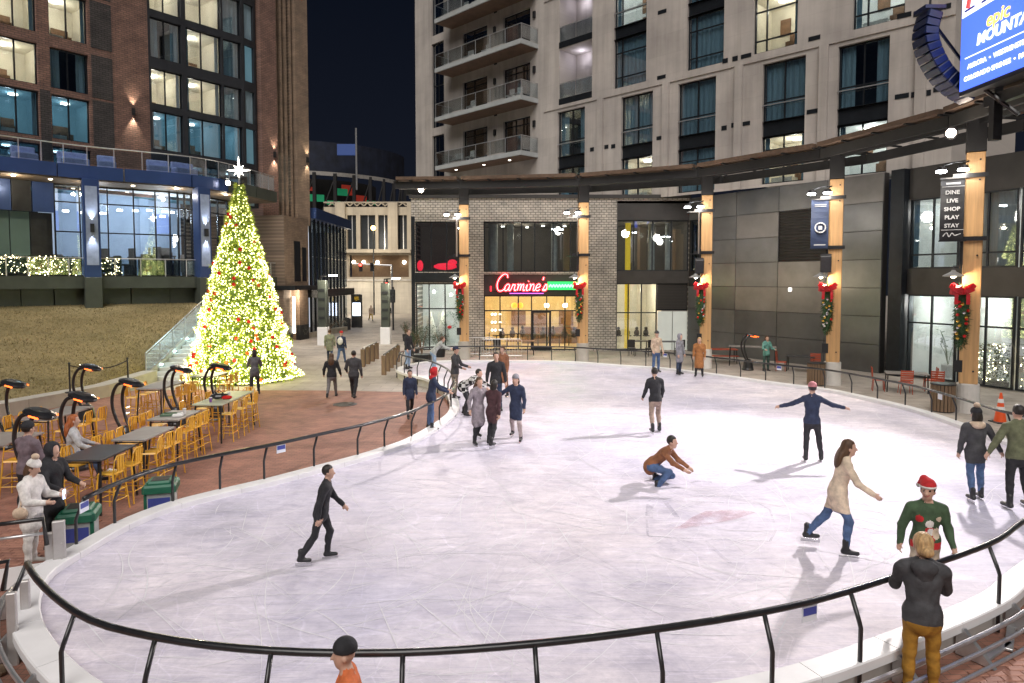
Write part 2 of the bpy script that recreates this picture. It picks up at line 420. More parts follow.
for u, v, l in ((812, 606, 'small blue and white notice hanging under the near railing'), (278, 446, 'small white notice on the left railing right of the bar tables'), (781, 366, 'white notice on the right railing before the dark panelled wall'), (943, 397, 'white notice on the right railing beside the slatted bin near the cone'), (667, 354, 'white notice on the far railing between two standing people'), (80, 499, 'white notice on the left railing above the nearest green bin')):
    i = min(range(N), key=lambda k: sum((a - b) ** 2 for a, b in zip(proj((railL[k].x, railL[k].y, .98)), (u, v))))
    t = OUT[(i + 1) % N] - OUT[i - 1]; a = math.atan2(t.y, t.x); a += math.pi if math.cos(a) < 0 else 0
    notice(l, (railL[i].x, railL[i].y, RAILZ - .036 - .085), a, .2, .16)
# gate at the left tip of the rink
gp = OUT[i_gate1]
gate = thing('rink_gate', 'open rink gate with grey metal posts at the left tip', 'gate', (0, 0, 0))
PLAT = mat('grey_metal_plate', (.50, .48, .47), .45, .5, .15, 4, .1, 20)
for (u, v, Y, h_) in ((52, 560, 9.35, .78), (60, 560, 9.62, .95)):
    p = G(u, v + 5, .3); mb = MB().cbox((0, 0, h_ / 2), (.16, .07, h_), .012)
    for z in (.15, .4, .62): mb.lathe([(.014, 0), (.014, .02)], (.03, -.036, z), 8, Matrix.Rotation(R(90), 3, 'X'))
    mb.build('gate_post', PLAT, gate, (p.x, p.y, .0), .5)
for (u, v, h_) in ((14, 665, .85), (27, 640, .75)):
    p = G(u, v, .0); MB().cbox((0, 0, h_ / 2), (.10, .07, h_), .012).build('gate_post', PLAT, gate, (p.x, p.y, 0), .4)
a0 = AT(-30, 528, 9.4); a1 = AT(43, 519, 9.5); a2 = AT(47, 545, 9.5)
MB().tube([a0, a1, a2], .032, 8).build('top_rail', STEEL, gate, smooth=True)
b0 = AT(-30, 543, 9.4); b1 = AT(46, 533, 9.5)
MB().tube([b0, b1], .022, 8).build('middle_rail', ALU, gate, smooth=True)
c0 = AT(-20, 573, 9.4); c1 = AT(50, 562, 9.5)
m_ = MB(); d_ = Vector((0, .03, 0)); hh = Vector((0, 0, .30))
m_.add([c0, c1, c1 + d_, c0 + d_, c0 - hh, c1 - hh, c1 + d_ - hh, c0 + d_ - hh], [(0, 1, 2, 3), (7, 6, 5, 4), (0, 4, 5, 1), (1, 5, 6, 2), (2, 6, 7, 3), (3, 7, 4, 0)]).build('kick_board', WHITE, gate)
e0 = AT(-30, 569, 7.9); e1 = AT(8, 561, 8.0); e2 = AT(3, 590, 8.0)
MB().tube([e0, e1, e2], .032, 8).build('end_rail', STEEL, gate, smooth=True)
# faint logo paint under the ice
def faint(name, c, a):
    m, t, b, L = nt(name); b.inputs['Base Color'].default_value = (*c, 1); b.inputs['Roughness'].default_value = .7
    tr = t.nodes.new('ShaderNodeBsdfTransparent'); mx = t.nodes.new('ShaderNodeMixShader'); cc = coords(t)
    L.new(ramp2(t, noise(t, cc, 2.2, 6, .75), (0, 0, 0), (a, a, a), .38, .68), mx.inputs[0]); L.new(tr.outputs[0], mx.inputs[1]); L.new(b.outputs[0], mx.inputs[2])
    L.new(mx.outputs[0], t.nodes['Material Output'].inputs[0]); return m
LG = faint('faint_grey_ice_paint', (.40, .39, .48), .38); LR = faint('faint_red_ice_paint', (.60, .30, .36), .5)
DK = [0]
def decal(mb, pts, wd):
    DK[0] += .0012; q = [G(u, v, ICE + .003 + DK[0]) for u, v in pts]
    for a, b in zip(q, q[1:]):
        t = (b - a).normalized(); n = Vector((-t.y, t.x, 0)) * wd / 2
        mb.quad(a - n, b - n, b + n, a + n)
lg = MB()
for pts, wd in (([(648, 502), (650, 500), (760, 504), (770, 510), (776, 530), (770, 541)], .04), ([(646, 512), (648, 536), (700, 539), (770, 541)], .04), ([(664, 500), (677, 517)], .09), ([(650, 504), (649, 518)], .13),
                ([(704, 540), (730, 563)], .06), ([(690, 483), (697, 481), (712, 482)], .06), ([(690, 496), (715, 496)], .05)): decal(lg, pts, wd)
struct(lg.build('rink_marking', LG))
el = [G(u, v, ICE + .016) for u, v in ((657, 530), (680, 526), (692, 517), (706, 511), (740, 510), (756, 512), (735, 519), (705, 525), (685, 528))]
struct(MB().add(el, [tuple(range(len(el)))]).build('rink_marking', LR))
# blade cuts: thousands of fine curved grooves
SNOWM = mat('blade_cut_snow', (.77, .755, .80), .8, 0, .08, 3)
def in_frame(x, y): return y > 6.5 and abs(512 + FPX * x / y - 512) < 540 and 280 + FPX * CAM_H / y < 705
def clear(x, y): return min((Vector((x, y, 0)) - o).length for o in OUT) > .33
from functools import partial
def inside(x, y):
    c = False
    for i in range(N):
        a, b = OUT[i], OUT[i - 1]
        if (a.y > y) != (b.y > y) and x < (b.x - a.x) * (y - a.y) / (b.y - a.y) + a.x: c = not c
    return c
okp = lambda x, y: in_frame(x, y) and clear(x, y) and not inside(x, y)
n1 = pavers(3.6, 6.6, 22, 30, okp)
n2 = pavers(-9.1, 9.75, 8, 26, okp)
print('pavers', n1, n2)

rg = random.Random(21); cuts = MB(); nxy = 0
xs_ = [p.x for p in INN]; ys_ = [p.y for p in INN]
while nxy < 1300:
    x, y = rg.uniform(min(xs_) + .8, max(xs_) - .8), 5.5 + (max(ys_) - 6) * rg.random() ** 1.6
    a = rg.uniform(0, 6.283); L_ = rg.uniform(.5, 3.2); cv = rg.uniform(-.5, .5); n = 8; pts = []
    for k in range(n + 1):
        pts.append(Vector((x, y, ICE + .0015))); a += cv * L_ / n; x += math.cos(a) * L_ / n; y += math.sin(a) * L_ / n
    if not all(inside(p.x, p.y) for p in (pts[0], pts[4], pts[-1])): continue
    if min((pts[q] - Vector((o.x, o.y, ICE))).length for q in (0, 4, 8) for o in OUT[::3]) < .55: continue
    nxy += 1; wd = rg.uniform(.003, .009); vs = []
    for k in range(n + 1):
        t = (pts[min(k + 1, n)] - pts[max(k - 1, 0)]).normalized(); nn_ = Vector((-t.y, t.x, 0)) * wd * math.sin(math.pi * (.05 + .9 * k / n)); z_ = Vector((0, 0, .0000022 * nxy))
        vs += [pts[k] - nn_ + z_, pts[k] + nn_ + z_]
    cuts.add(vs, [(2 * k, 2 * k + 2, 2 * k + 3, 2 * k + 1) for k in range(n)])
o_ = cuts.build('blade_cuts', SNOWM); tag(o_, 'fine white curved blade cuts scored all over the ice', 'ice marks', kind='stuff')
# ------------------------------------------------------------------ windows and walls
def lit(name, col, es): return mat(name, col, .9, 0, .12, 1.2, emis=col, es=es)  # surface glows by itself in place of lamplight indoors
ROOMW = lit('lit_room_wall', (.74, .68, .56), .04)
ROOMC = lit('lit_room_cool', (.70, .72, .70), .05)
ROOMD = mat('dim_room', (.05, .06, .07), .9)  # darkness of an unlit room put into the wall colour
ROOMK = lit('dusky_room_wall', (.22, .19, .16), .06)
ROOMT = lit('dim_teal_room', (.10, .20, .25), .35)
LAMPM = emit('ceiling_lamp_glow', (1, .93, .8), 9)
CURT = mat('blue_grey_curtain', (.30, .44, .52), .9, 0, .2, 1.5, .2, 9, stretch=(9, 9, .6))
CURTW = mat('pale_curtain', (.55, .58, .58), .9, 0, .15, 1.5, .2, 9, stretch=(9, 9, .6))
WOOD = mat('brown_furniture', (.20, .11, .06), .6, 0, .3, 3)
PALEF = mat('pale_bedding', (.62, .60, .56), .85)
PCACHE = {}
def pane_mesh(wd, ht, m):
    k = (round(wd, 2), round(ht, 2), m.name)
    if k not in PCACHE: PCACHE[k] = MB().box((0, 0, 0), (wd, .016, ht)).mesh('pane', m)
    return PCACHE[k]
def win(parent, s0, s1, z0, z1, cols=(.5,), rows=(), y=.22, g=None, mode='dark', bar=.07, room=2.6, skip=(), name='window', lampon=True):
    g = g or GLASS; wd, ht = s1 - s0, z1 - z0
    xs = [0.] + [c * wd for c in cols] + [wd]; zs = [0.] + [c * ht for c in rows] + [ht]
    mb = MB(); b = bar
    mb.bb(0, b, -.05, .05, 0, ht); mb.bb(wd - b, wd, -.05, .05, 0, ht); mb.bb(b, wd - b, -.05, .05, 0, b); mb.bb(b, wd - b, -.05, .05, ht - b, ht)
    for x in xs[1:-1]: mb.bb(x - b / 2, x + b / 2, -.045, .045, b, ht - b)
    for z in zs[1:-1]: mb.bb(b, wd - b, -.04, .04, z - b / 2, z + b / 2)
    f = mb.build(name, FRAME, parent, (s0, y, z0))
    for i in range(len(xs) - 1):
        for j in range(len(zs) - 1):
            a0, a1 = xs[i], xs[i + 1]; c0, c1 = zs[j], zs[j + 1]
            if (i, j) in skip:
                MB().box((0, 0, 0), (a1 - a0 - .02, .03, c1 - c0 - .02)).build('spandrel_panel', FRAME, f, ((a0 + a1) / 2, 0.02, (c0 + c1) / 2)); continue
            put('pane', pane_mesh(a1 - a0 - b * .7, c1 - c0 - b * .7, g), f, ((a0 + a1) / 2, 0, (c0 + c1) / 2))
    if mode in ('lit', 'cool', 'dim', 'teal', 'dusk'):
        m = {'dusk': ROOMK, 'lit': ROOMW, 'cool': ROOMC, 'dim': ROOMD, 'teal': ROOMT}[mode]
        d = room; q = MB(); e = .3
        A = [(-e, .1, 0), (wd + e, .1, 0), (wd + e, d, 0), (-e, d, 0)]; B_ = [(x, yy, ht) for x, yy, _ in A]
        q.add(A + B_, [(0, 1, 2, 3), (7, 6, 5, 4), (1, 5, 6, 2), (2, 6, 7, 3), (3, 7, 4, 0)])
        q.build('room', m, f)
        if mode in ('lit', 'cool', 'teal'):
            lamp('POINT', 'room_light', f, (wd * .5, min(d * .5, 2.2), ht - .45), (7 if mode == 'teal' else 20 if lampon else 42) * (wd * ht) ** .5, (1, .90, .74) if mode == 'lit' else (.7, .9, 1) if mode == 'teal' else (1, .96, .88), .12)
        if lampon and mode in ('lit', 'cool', 'teal'):
            MB().lathe([(.05, 0), (.22, -.02), (.24, -.07), (.1, -.1)], (wd * rng.uniform(.35, .65), d * .5, ht - .02), 12).build('ceiling_lamp', LAMPM, f)
            fm = MB(); xx = wd * rng.uniform(.2, .6)
            fm.bb(xx, xx + wd * .35, d * .6, d * .9, 0, ht * .28); fm.bb(xx - .1, xx + wd * .4, d * .9, d * .95, 0, ht * .5)
            fm.build('furniture', WOOD, f)
            MB().bb(wd * .1, wd * .1 + .6, d - .06, d - .02, ht * .5, ht * .8).build('picture', WOOD, f)
            for cx_ in ((.02, .13), (.88, .98)):
                if rng.random() < .6: MB().add([(wd * (cx_[0] + (cx_[1] - cx_[0]) * q / 6), .16 + .04 * (q % 2), zz) for q in range(7) for zz in (.02, ht - .02)], [(2 * q, 2 * q + 2, 2 * q + 3, 2 * q + 1) for q in range(6)]).build('curtain', CURT, f)
            if rng.random() < .7:
                MB().bb(wd * .05, wd * .55, d * .3, d * .6, 0, ht * .17).build('bed', PALEF, f)
    if mode in ('curtain', 'pale', 'half'):
        m = CURTW if mode == 'pale' else CURT
        spans = [(0.03, .97)] if mode != 'half' else [(.03, .3), (.72, .97)]
        for a_, c_ in spans:
            n = max(8, int((c_ - a_) * wd / .06)); vs = []
            ph = rng.uniform(0, 6)
            for k in range(n + 1):
                x = wd * (a_ + (c_ - a_) * k / n); yy = .16 + .03 * math.sin(k * 1.3 + ph) + .012 * math.sin(k * .7)
                vs += [(x, yy, .02), (x, yy, ht - .02)]
            MB().add(vs, [(2 * k, 2 * k + 2, 2 * k + 3, 2 * k + 1) for k in range(n)]).build('curtain', m, f, smooth=True)
        if mode == 'half':
            A = [(-.1, .3, 0), (wd + .1, .3, 0), (wd + .1, 2, 0), (-.1, 2, 0)]; B_ = [(x, yy, ht) for x, yy, _ in A]
            MB().add(A + B_, [(0, 1, 2, 3), (7, 6, 5, 4), (1, 5, 6, 2), (2, 6, 7, 3), (3, 7, 4, 0)]).build('room', ROOMD, f)
    return f
def wall(parent, s0, s1, z0, z1, holes, m, depth=.4, name='wall', y=0.):
    xs = sorted({s0, s1, *[h[0] for h in holes], *[h[1] for h in holes]}); zs = sorted({z0, z1, *[h[2] for h in holes], *[h[3] for h in holes]})
    xs = [x for x in xs if s0 <= x <= s1]; zs = [z for z in zs if z0 <= z <= z1]
    mb = MB()
    for a, b in zip(xs, xs[1:]):
        run = None
        for c, d in zip(zs, zs[1:]):
            cx, cz = (a + b) / 2, (c + d) / 2
            h = any(q[0] < cx < q[1] and q[2] < cz < q[3] for q in holes)
            if not h: run = (run[0], d) if run else (c, d)
            if h and run: mb.quad((a, y, run[0]), (b, y, run[0]), (b, y, run[1]), (a, y, run[1])); run = None
        if run: mb.quad((a, y, run[0]), (b, y, run[0]), (b, y, run[1]), (a, y, run[1]))
    for a, b, c, d in holes:
        D = y + depth
        mb.quad((a, y, c), (a, D, c), (a, D, d), (a, y, d)); mb.quad((b, y, d), (b, D, d), (b, D, c), (b, y, c))
        mb.quad((a, y, d), (a, D, d), (b, D, d), (b, y, d)); mb.quad((b, y, c), (b, D, c), (a, D, c), (a, y, c))
    return mb.build(name, m, parent)

# ------------------------------------------------------------------ pale apartment tower (right)
def mat_stone(name, c, jw, jh, joint=.8):
    m, t, b, L = nt(name); cc = coords(t, True)
    k = t.nodes.new('ShaderNodeTexBrick'); L.new(cc, k.inputs['Vector']); k.inputs['Scale'].default_value = 1
    k.inputs['Brick Width'].default_value = jw; k.inputs['Row Height'].default_value = jh; k.inputs['Mortar Size'].default_value = .006; k.offset = .5
    k.inputs['Color1'].default_value = (*c, 1); k.inputs['Color2'].default_value = (*[x * .93 for x in c], 1); k.inputs['Mortar'].default_value = (*[x * joint for x in c], 1)
    n = noise(t, cc, .35, 6, .6)
    col = mixc(t, .8, k.outputs[0], ramp2(t, n, (.74, .72, .72), (1.15, 1.13, 1.1), .3, .7), 'MULTIPLY')
    mp = t.nodes.new('ShaderNodeMapping'); mp.inputs['Scale'].default_value = (1.6, .08, 1); L.new(cc, mp.inputs[0])
    col = mixc(t, .5, col, ramp2(t, noise(t, mp.outputs[0], 1.2, 5), (.72, .70, .69), (1.08, 1.08, 1.08), .35, .6), 'MULTIPLY')
    L.new(col, b.inputs['Base Color'])
    b.inputs['Roughness'].default_value = .85; bump(t, b, k.outputs[1], -.2, .01); MATS[name] = m; return m
STONE = mat_stone('pale_cast_stone', (.50, .465, .435), 2.4, 1.2)
T = Face(((417 - 512) / 683 * 60, 60), (.7, -.714))
tw = thing('apartment_tower', 'pale stone apartment tower with balconies above the curved pergola', 'building', tuple(T.p), T.rot)
TZ0, TZ1, TS1 = 9.45, 34.5, 40.3
holes = []; wins = []; spans = []
g1, g2, g3 = (9.6, 16.05), (16.7, 23.7), (24.35, 31.4)
def add(s0, s1, z, **k): holes.append((s0, s1, z[0], z[1])); wins.append((s0, s1, z[0], z[1], k))
# narrow stair windows at the corner
for z in ((12.7, 16.5), (17.15, 24.1), (24.75, 31.4)): add(2.3, 3.9, z, cols=(.45,), rows=(.5,) if z[1] - z[0] > 5 else (.62,), mode='dim', g=GLASSD)
# double height windows: lower and upper groups stand a little apart
low = [(16.46, 18.91, 'half'), (21.92, 24.3, 'curtain'), (26.09, 28.55, 'curtain'), (31.33, 33.64, 'curtain'), (35.26, 37.61, 'half')]
upp = [(21.28, 23.78, 'teal'), (26.64, 28.99, 'curtain'), (30.75, 33.16, 'lit'), (35.9, 38.22, 'cool')]
for k, (a, b, md) in enumerate(low):
    add(a, b, (g1[0], 12.15), cols=(.5,), rows=(.72,), mode='lit' if k in (1, 3) else ('cool' if k == 4 else md))
    add(a, b, (12.95, g1[1]), cols=(.5,), rows=(.34,), mode=md); spans.append((a, b, 12.15, 12.95))
for gz in (g2, g3):
    for k, (a, b, md) in enumerate(upp):
        if gz is g3: md = 'curtain'
        zm = gz[0] + 3.1
        add(a, b, (gz[0], zm), cols=(.22,) if k in (0, 1) else (.28,), rows=(.22, .72), mode=md if k in (2, 3) else 'curtain')
        spans.append((a, b, zm, zm + .75)); add(a, b, (zm + .75, gz[1]), cols=(.22,), rows=(.3,), mode='cool' if k == 0 else 'curtain')
# balcony doors and recessed loggias
for i in range(5):
    zf = 13.55 + 3.84 * i
    for a, b in ((6.3, 9.2), (11.0, 13.8)): add(a, b, (zf, zf + 2.75), cols=(.42,), rows=(.82,), mode='dim' if (i + a) % 2 > .9 else 'half', g=GLASSD)
log = [(16.6, 19.5, 16.9, 20.3), (16.6, 19.5, 20.75, 24.1), (16.6, 19.5, 24.6, 28)]
wall(tw, 0, TS1, TZ0, TZ1, holes + log + spans, STONE, .45)
for a, b, c, d in spans: MB().bb(a + .01, b - .01, .16, .3, c, d).build('spandrel_panel', FRAME, tw)
for a, b, c, d in spans: MB().bb(a, b, -.03, .02, d + .85, d + .9).build('guard_rail', ALU, tw)
for a, b, c, d, k in wins: win(tw, a, b, c, d, **k)
MB().quad((0, 0, TZ0), (0, 14, TZ0), (0, 14, TZ1), (0, 0, TZ1)).build('side_wall', STONE, tw)
MB().quad((TS1, 14, TZ0), (TS1, 0, TZ0), (TS1, 0, TZ1), (TS1, 14, TZ1)).build('side_wall', STONE, tw)
MB().quad((0, 0, TZ1), (TS1, 0, TZ1), (TS1, 14, TZ1), (0, 14, TZ1)).build('roof', CONC, tw)
for a, b, z in ((15.2, TS1, 16.38), (15.2, TS1, 24.0)):
    MB().bb(a, b, -.07, .06, z - .11, z + .11).build('ledge', STONE, tw)
for s in (20.3, 25.3, 30.0, 34.6, 39.0):   # shallow vertical ribs between window bays
    MB().bb(s - .22, s + .22, -.2, .02, TZ0, 16.26).build('rib', STONE, tw)
BSOF = mat('brown_balcony_soffit', (.16, .10, .07), .6, 0, .2, 2)
SLABM = mat('balcony_edge', (.42, .44, .44), .6, 0, .1, 2)
CHAIRM = mat('balcony_chair_plastic', (.5, .5, .48), .6)
gpost = MB().bb(-.02, .02, -.02, .02, 0, 1.08).mesh('post', ALU)
for i in range(5):
    zf = 13.5 + 3.84 * i; a, b, d = 4.9, 14.6, -1.75
    bal = MB().bb(a, b, d, .02, zf - .32, zf).build('balcony', SLABM, tw)
    MB().bb(a + .1, b - .1, d + .1, 0, zf - .36, zf - .323).build('soffit', BSOF, bal)
    n = 6
    for k in range(n):
        x0 = a + .04 + (b - a - .08) * k / n; x1 = a + .04 + (b - a - .08) * (k + 1) / n
        put('railing_pane', pane_mesh(x1 - x0 - .05, .9, GLASSR), bal, ((x0 + x1) / 2, d + .06, zf + .55))
        put('post', gpost, bal, (x0, d + .06, zf))
    put('post', gpost, bal, (b - .04, d + .06, zf))
    for x in (a + .04, b - .04):
        o = put('railing_pane', pane_mesh(1.6, .9, GLASSR), bal, (x, d / 2 + .05, zf + .55)); o.rotation_euler = (0, 0, R(90))
    MB().tube([(a + .04, -.0, zf + 1.06), (a + .04, d + .06, zf + 1.06), (b - .04, d + .06, zf + 1.06), (b - .04, 0, zf + 1.06)], .025, 6).build('handrail', ALU, bal)
    if i == 0:
        for x in (6.5, 9.8, 12.6): MB().lathe([(.09, 0), (.09, -.02)], (x, -.9, zf - .362), 10).build('downlight', LAMPM, bal)
    for k in range(3):
        x = rng.uniform(a + .8, b - 1); fm = MB()
        fm.bb(x, x + .5, -1.1, -.6, zf + .38, zf + .44); fm.bb(x, x + .5, -.62, -.56, zf + .4, zf + .95)
        for dx in (.03, .47):
            for dy in (-1.07, -.6): fm.bb(x + dx - .02, x + dx + .02, dy - .02, dy + .02, zf, zf + .4)
        fm.build('balcony_seat', CHAIRM, bal)
    for x in (10.1, 14.25): MB().bb(x - .1, x + .1, -.14, .0, zf + 1.9, zf + 2.35).build('wall_light', DARK, tw)
for (a, b, c, d) in log:
    lg_ = MB(); dd = 1.8
    lg_.quad((a, dd, c), (b, dd, c), (b, dd, d), (a, dd, d)); lg_.quad((a, .45, c), (a, dd, c), (a, dd, d), (a, .45, d)); lg_.quad((b, .45, c), (b, .45, d), (b, dd, d), (b, dd, c))
    lg_.quad((a, .45, c), (b, .45, c), (b, dd, c), (a, dd, c)); lg_.quad((a, .45, d), (a, dd, d), (b, dd, d), (b, .45, d))
    o = lg_.build('loggia', STONE, tw)
    lamp('POINT', 'loggia_light', o, (a + 1.0, 1.2, d - .4), 16, (.86, .84, 1), .1)
    MB().bb(a, b, -.04, .4, c - .38, c + .03).build('slab_edge', FRAME, o)
    for k in range(2):
        x0 = a + (b - a) * k / 2; x1 = a + (b - a) * (k + 1) / 2
        put('railing_pane', pane_mesh(x1 - x0 - .05, .95, GLASSR), o, ((x0 + x1) / 2, .05, c + .55))
    MB().bb(a, b, .02, .07, c + 1.04, c + 1.09).build('handrail', ALU, o)
    MB().bb(b - 1.0, b - .1, dd - .08, dd - .01, c, c + 2.3).build('door', GLASSD and FRAME, o)
    MB().bb(b - 1.35, b - 1.15, dd - .14, dd - .01, c + 1.9, c + 2.3).build('wall_light', DARK, o)
# small vents
vm_ = MB().bb(-.16, .16, -.02, .05, -.13, .13).mesh('vent', FRAME)
vw = MB().bb(-.3, .3, -.02, .05, -.11, .11).mesh('vent', FRAME)
for z in (13.05, 16.75, 20.6):
    for s, k in ((19.55, 0), (20.45 + .3, 0), (21.0 + .3, 0), (24.9, 1), (29.1, 0), (29.7, 0), (30.35, 1), (34.05, 1), (38.2, 1), (38.75, 0), (39.25, 0), (39.8, 1)):
        if z > 16 and s < 22: continue
        put('vent', (vm_, vw)[k], tw, (s, -.004, z + rng.uniform(-.05, .05)))
for i in range(4): put('vent', vm_, tw, (10.15, -.004, 17.0 + 3.84 * i))

# ------------------------------------------------------------------ retail podium (right)
BRT = brick('pale_patterned_brick', (.60, .56, .50), (.50, .465, .41), (.20, .185, .165), .30, .15, True, .8, .022, .6)
PANELM = mat('bronze_grey_panel', (.20, .203, .205), .34, .6, .2, .6)
BANDM = mat('dark_band_metal', (.055, .052, .05), .45, .4, .2, 1)
F1 = Face((-6.2, 42.2), (1, 0))
rt = thing('retail_podium', 'brick and dark metal shopfront building behind the wooden columns', 'building', (-6.2, 42.2, 0), 0)
ZT = 9.4
bays = [(.25, 3.15), (4.45, 10.75), (12.65, 17.1 + 3.4)]
hs = [(.25, 3.15, 4.9, 8.0), (.25, 3.15, .05, 4.2), (4.45, 10.75, 4.9, 8.0), (4.45, 10.75, .05, 4.75), (12.65, 17.1, .05, 9.25)]
wall(rt, 0, 17.1, 0, ZT, hs, BRT, .5)
CARW = lit('warm_restaurant_wall', (.80, .62, .34), .10)
SHOPW = lit('bright_shop_wall', (.80, .80, .74), .7)
ORNG = emit('orange_pendant', (1, .25, .03), 2.5)
BULB = emit('pendant_bulb', (1, .9, .7), 7)
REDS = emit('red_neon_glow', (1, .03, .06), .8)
GRNL = emit('green_neon', (.15, 1, .25), 3.2)
# corner shop
win(rt, .25, 3.15, 4.9, 8.0, cols=(.33, .66), rows=(), mode='dusk', room=4)
w_ = win(rt, .25, 3.15, .05, 4.2, cols=(.28, .62), rows=(.62,), mode='cool', room=5, lampon=False, name='shopfront')
lamp('POINT', 'shop_light', w_, (1.4, 1.2, 2.6), 70, (1, .88, .66), .15)
SNOW = mat('flocked_white_tree', (.7, .7, .66), .9, 0, .3, 14)
for x in (.7, 1.5): MB().lathe([(.5, .2), (.38, .9), (.26, 1.5), (.05, 2.3)], (x, 1.6, 0), 9).build('display_tree', SNOW, w_)
for x, z in ((.9, 3.6), (2.0, 3.4), (2.4, 3.7)): MB().ball((x, 1.8, z), .11).build('bulb', BULB, w_)
rs = MB(); rs.ball((2.0, .9, 5.25), (.75, .2, .22)); rs.ball((2.45, .9, 5.5), (.3, .15, .2)); rs.ball((.42, .9, 5.3), (.2, .1, .35)); rs.build('red_lit_sofa', REDS, rt)  # red glow given to the sofa shapes themselves
# restaurant
win(rt, 4.45, 10.75, 4.9, 8.0, cols=(.19, .37, .5, .68, .85), rows=(), mode='dusk', room=5)
PCOL = mat('pale_interior_column', (.55, .55, .52), .7)
for x, r_ in ((5.0, .3), (6.1, .22), (8.9, .2)): MB().tube([(x, 1.6, 4.95), (x, 1.6, 7.95)], r_, 12).build('interior_column', PCOL, rt)
for x, yy in ((5.6, 2.5), (7.2, 3.2), (9.6, 2.2), (8.2, 2.0)): MB().lathe([(.1, 0), (.1, -.05)], (x, yy, 7.9), 10).build('downlight', LAMPM, rt)
lamp('POINT', 'upper_room_light', rt, (6.6, 2.2, 7.2), 40, (1, .86, .66), .2)
w_ = win(rt, 4.45, 10.75, .05, 3.45, cols=(.16, .34, .47, .62, .8), rows=(.72,), mode='dim', room=.2, name='shopfront')
for ch in list(w_.children):
    if ch.name.startswith('room'): bpy.data.objects.remove(ch)
q = MB(); q.add([(-.3, .2, 0), (6.6, .2, 0), (6.6, 5, 0), (-.3, 5, 0), (-.3, .2, 3.5), (6.6, .2, 3.5), (6.6, 5, 3.5), (-.3, 5, 3.5)], [(0, 1, 2, 3), (7, 6, 5, 4), (1, 5, 6, 2), (2, 6, 7, 3), (3, 7, 4, 0)]); q.build('room', CARW, w_)
for x in (1.0, 3.2, 5.4): lamp('POINT', 'restaurant_light', w_, (x, 2.2, 3.0), 105, (1, .80, .45), .15)
for x in (2.2, 3.6, 5.5): MB().bb(x - .5, x + .5, 4.8, 4.95, 1.2, 2.2).build('wall_picture', WOOD, w_)
MB().bb(2.4, 6.4, 4.3, 4.9, 0, 1.1).build('bar_counter', WOOD, w_)
MB().bb(4.45, 10.75, .15, .3, 3.45, 4.75).build('sign_band', BANDM, rt)
dr = MB(); dr.bb(7.42, 7.54, -.02, .12, .05, 2.5); dr.bb(8.5, 8.62, -.02, .12, .05, 2.5); dr.bb(7.54, 8.5, -.02, .12, 2.38, 2.5); dr.bb(7.54, 8.5, -.02, .12, .05, .3); dr.build('door', FRAME, rt)
MB().tube([(8.4, -.06, .9), (8.4, -.06, 1.5)], .02, 6).build('door_handle', ALU, rt)
tb = mat('dark_dining_furniture', (.04, .03, .028), .6)
for k in range(9):
    x = .5 + k * .68; fm = MB(); yy = 1.6 + .8 * (k % 3)
    fm.bb(x, x + .5, yy, yy + .5, .72, .77); fm.bb(x + .22, x + .28, yy + .2, yy + .3, 0, .72); fm.bb(x - .25, x - .2, yy, yy + .4, .4, .95); fm.ball((x + .6, yy + .2, 1.15), .12); fm.ball((x + .6, yy + .2, .8), (.2, .16, .28))
    fm.build('dining_set', tb, w_)
for x in (1.9, 2.3, 4.0, 5.2): MB().ball((x, 1.9, 2.7), .16 if x > 2.5 else .2).build('pendant_lamp', BULB if x > 2.5 else ORNG, w_)
for x in (.5, .7, 1.0):
    for z in (1.2, 1.7, 2.2): MB().ball((x, .5, z), .07).build('display_glow', BULB, w_)
# dark-metal bay
b3 = (12.65, 17.1)
MB().bb(12.65, 17.1, .02, .3, 8.08, 9.25).build('fascia_panel', BANDM, rt)
win(rt, 12.65, 17.1, 4.95, 8.08, cols=(.24, .5, .76), rows=(), mode='dusk', room=5)
lamp('POINT', 'upper_room_light', rt, (14.6, 2.4, 7.3), 40, (1, .9, .72), .2)
MB().bb(12.65, 17.1, .03, .3, 4.2, 4.95).build('spandrel_panel', BANDM, rt)
w_ = win(rt, 12.65, 15.2, .05, 4.2, cols=(.3, .62), rows=(.56,), mode='lit', room=5, name='shopfront', lampon=False)
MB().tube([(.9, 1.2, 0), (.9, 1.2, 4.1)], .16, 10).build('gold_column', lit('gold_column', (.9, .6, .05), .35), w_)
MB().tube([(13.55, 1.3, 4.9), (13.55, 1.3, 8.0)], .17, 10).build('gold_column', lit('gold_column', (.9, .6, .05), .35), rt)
for x in (15.1, 16.2): MB().tube([(x, 1.6, 4.9), (x, 1.6, 8.0)], .22, 10).build('interior_column', mat('pale_interior_column', (.55, .55, .52), .7), rt)
for k in range(4):
    fm = MB(); x = .3 + k * .6; fm.bb(x, x + .4, 1.8, 2.2, .7, .75); fm.ball((x + .2, 2.1, 1.2), .11); fm.ball((x + .2, 2.1, .9), (.18, .14, .25)); fm.build('dining_set', tb, w_)
lv = MB().bb(-.5, .5, -.02, .1, -.02, .05).mesh('slat', BANDM)
for k in range(16): put('slat', lv, rt, (16.15, .18, 2.62 + k * .095), 0, (1.85, 1, 1))
MB().bb(15.2, 17.1, .3, .34, 2.5, 4.2).build('louvre_back', FRAME, rt)
FROST = mat('frosted_white_door', (.66, .70, .66), .4, 0, .05, 1, emis=(.7, .75, .7), es=.12)
for x in (15.25, 16.2): MB().bb(x, x + .9, .2, .26, .05, 2.45).build('door', FROST, rt)
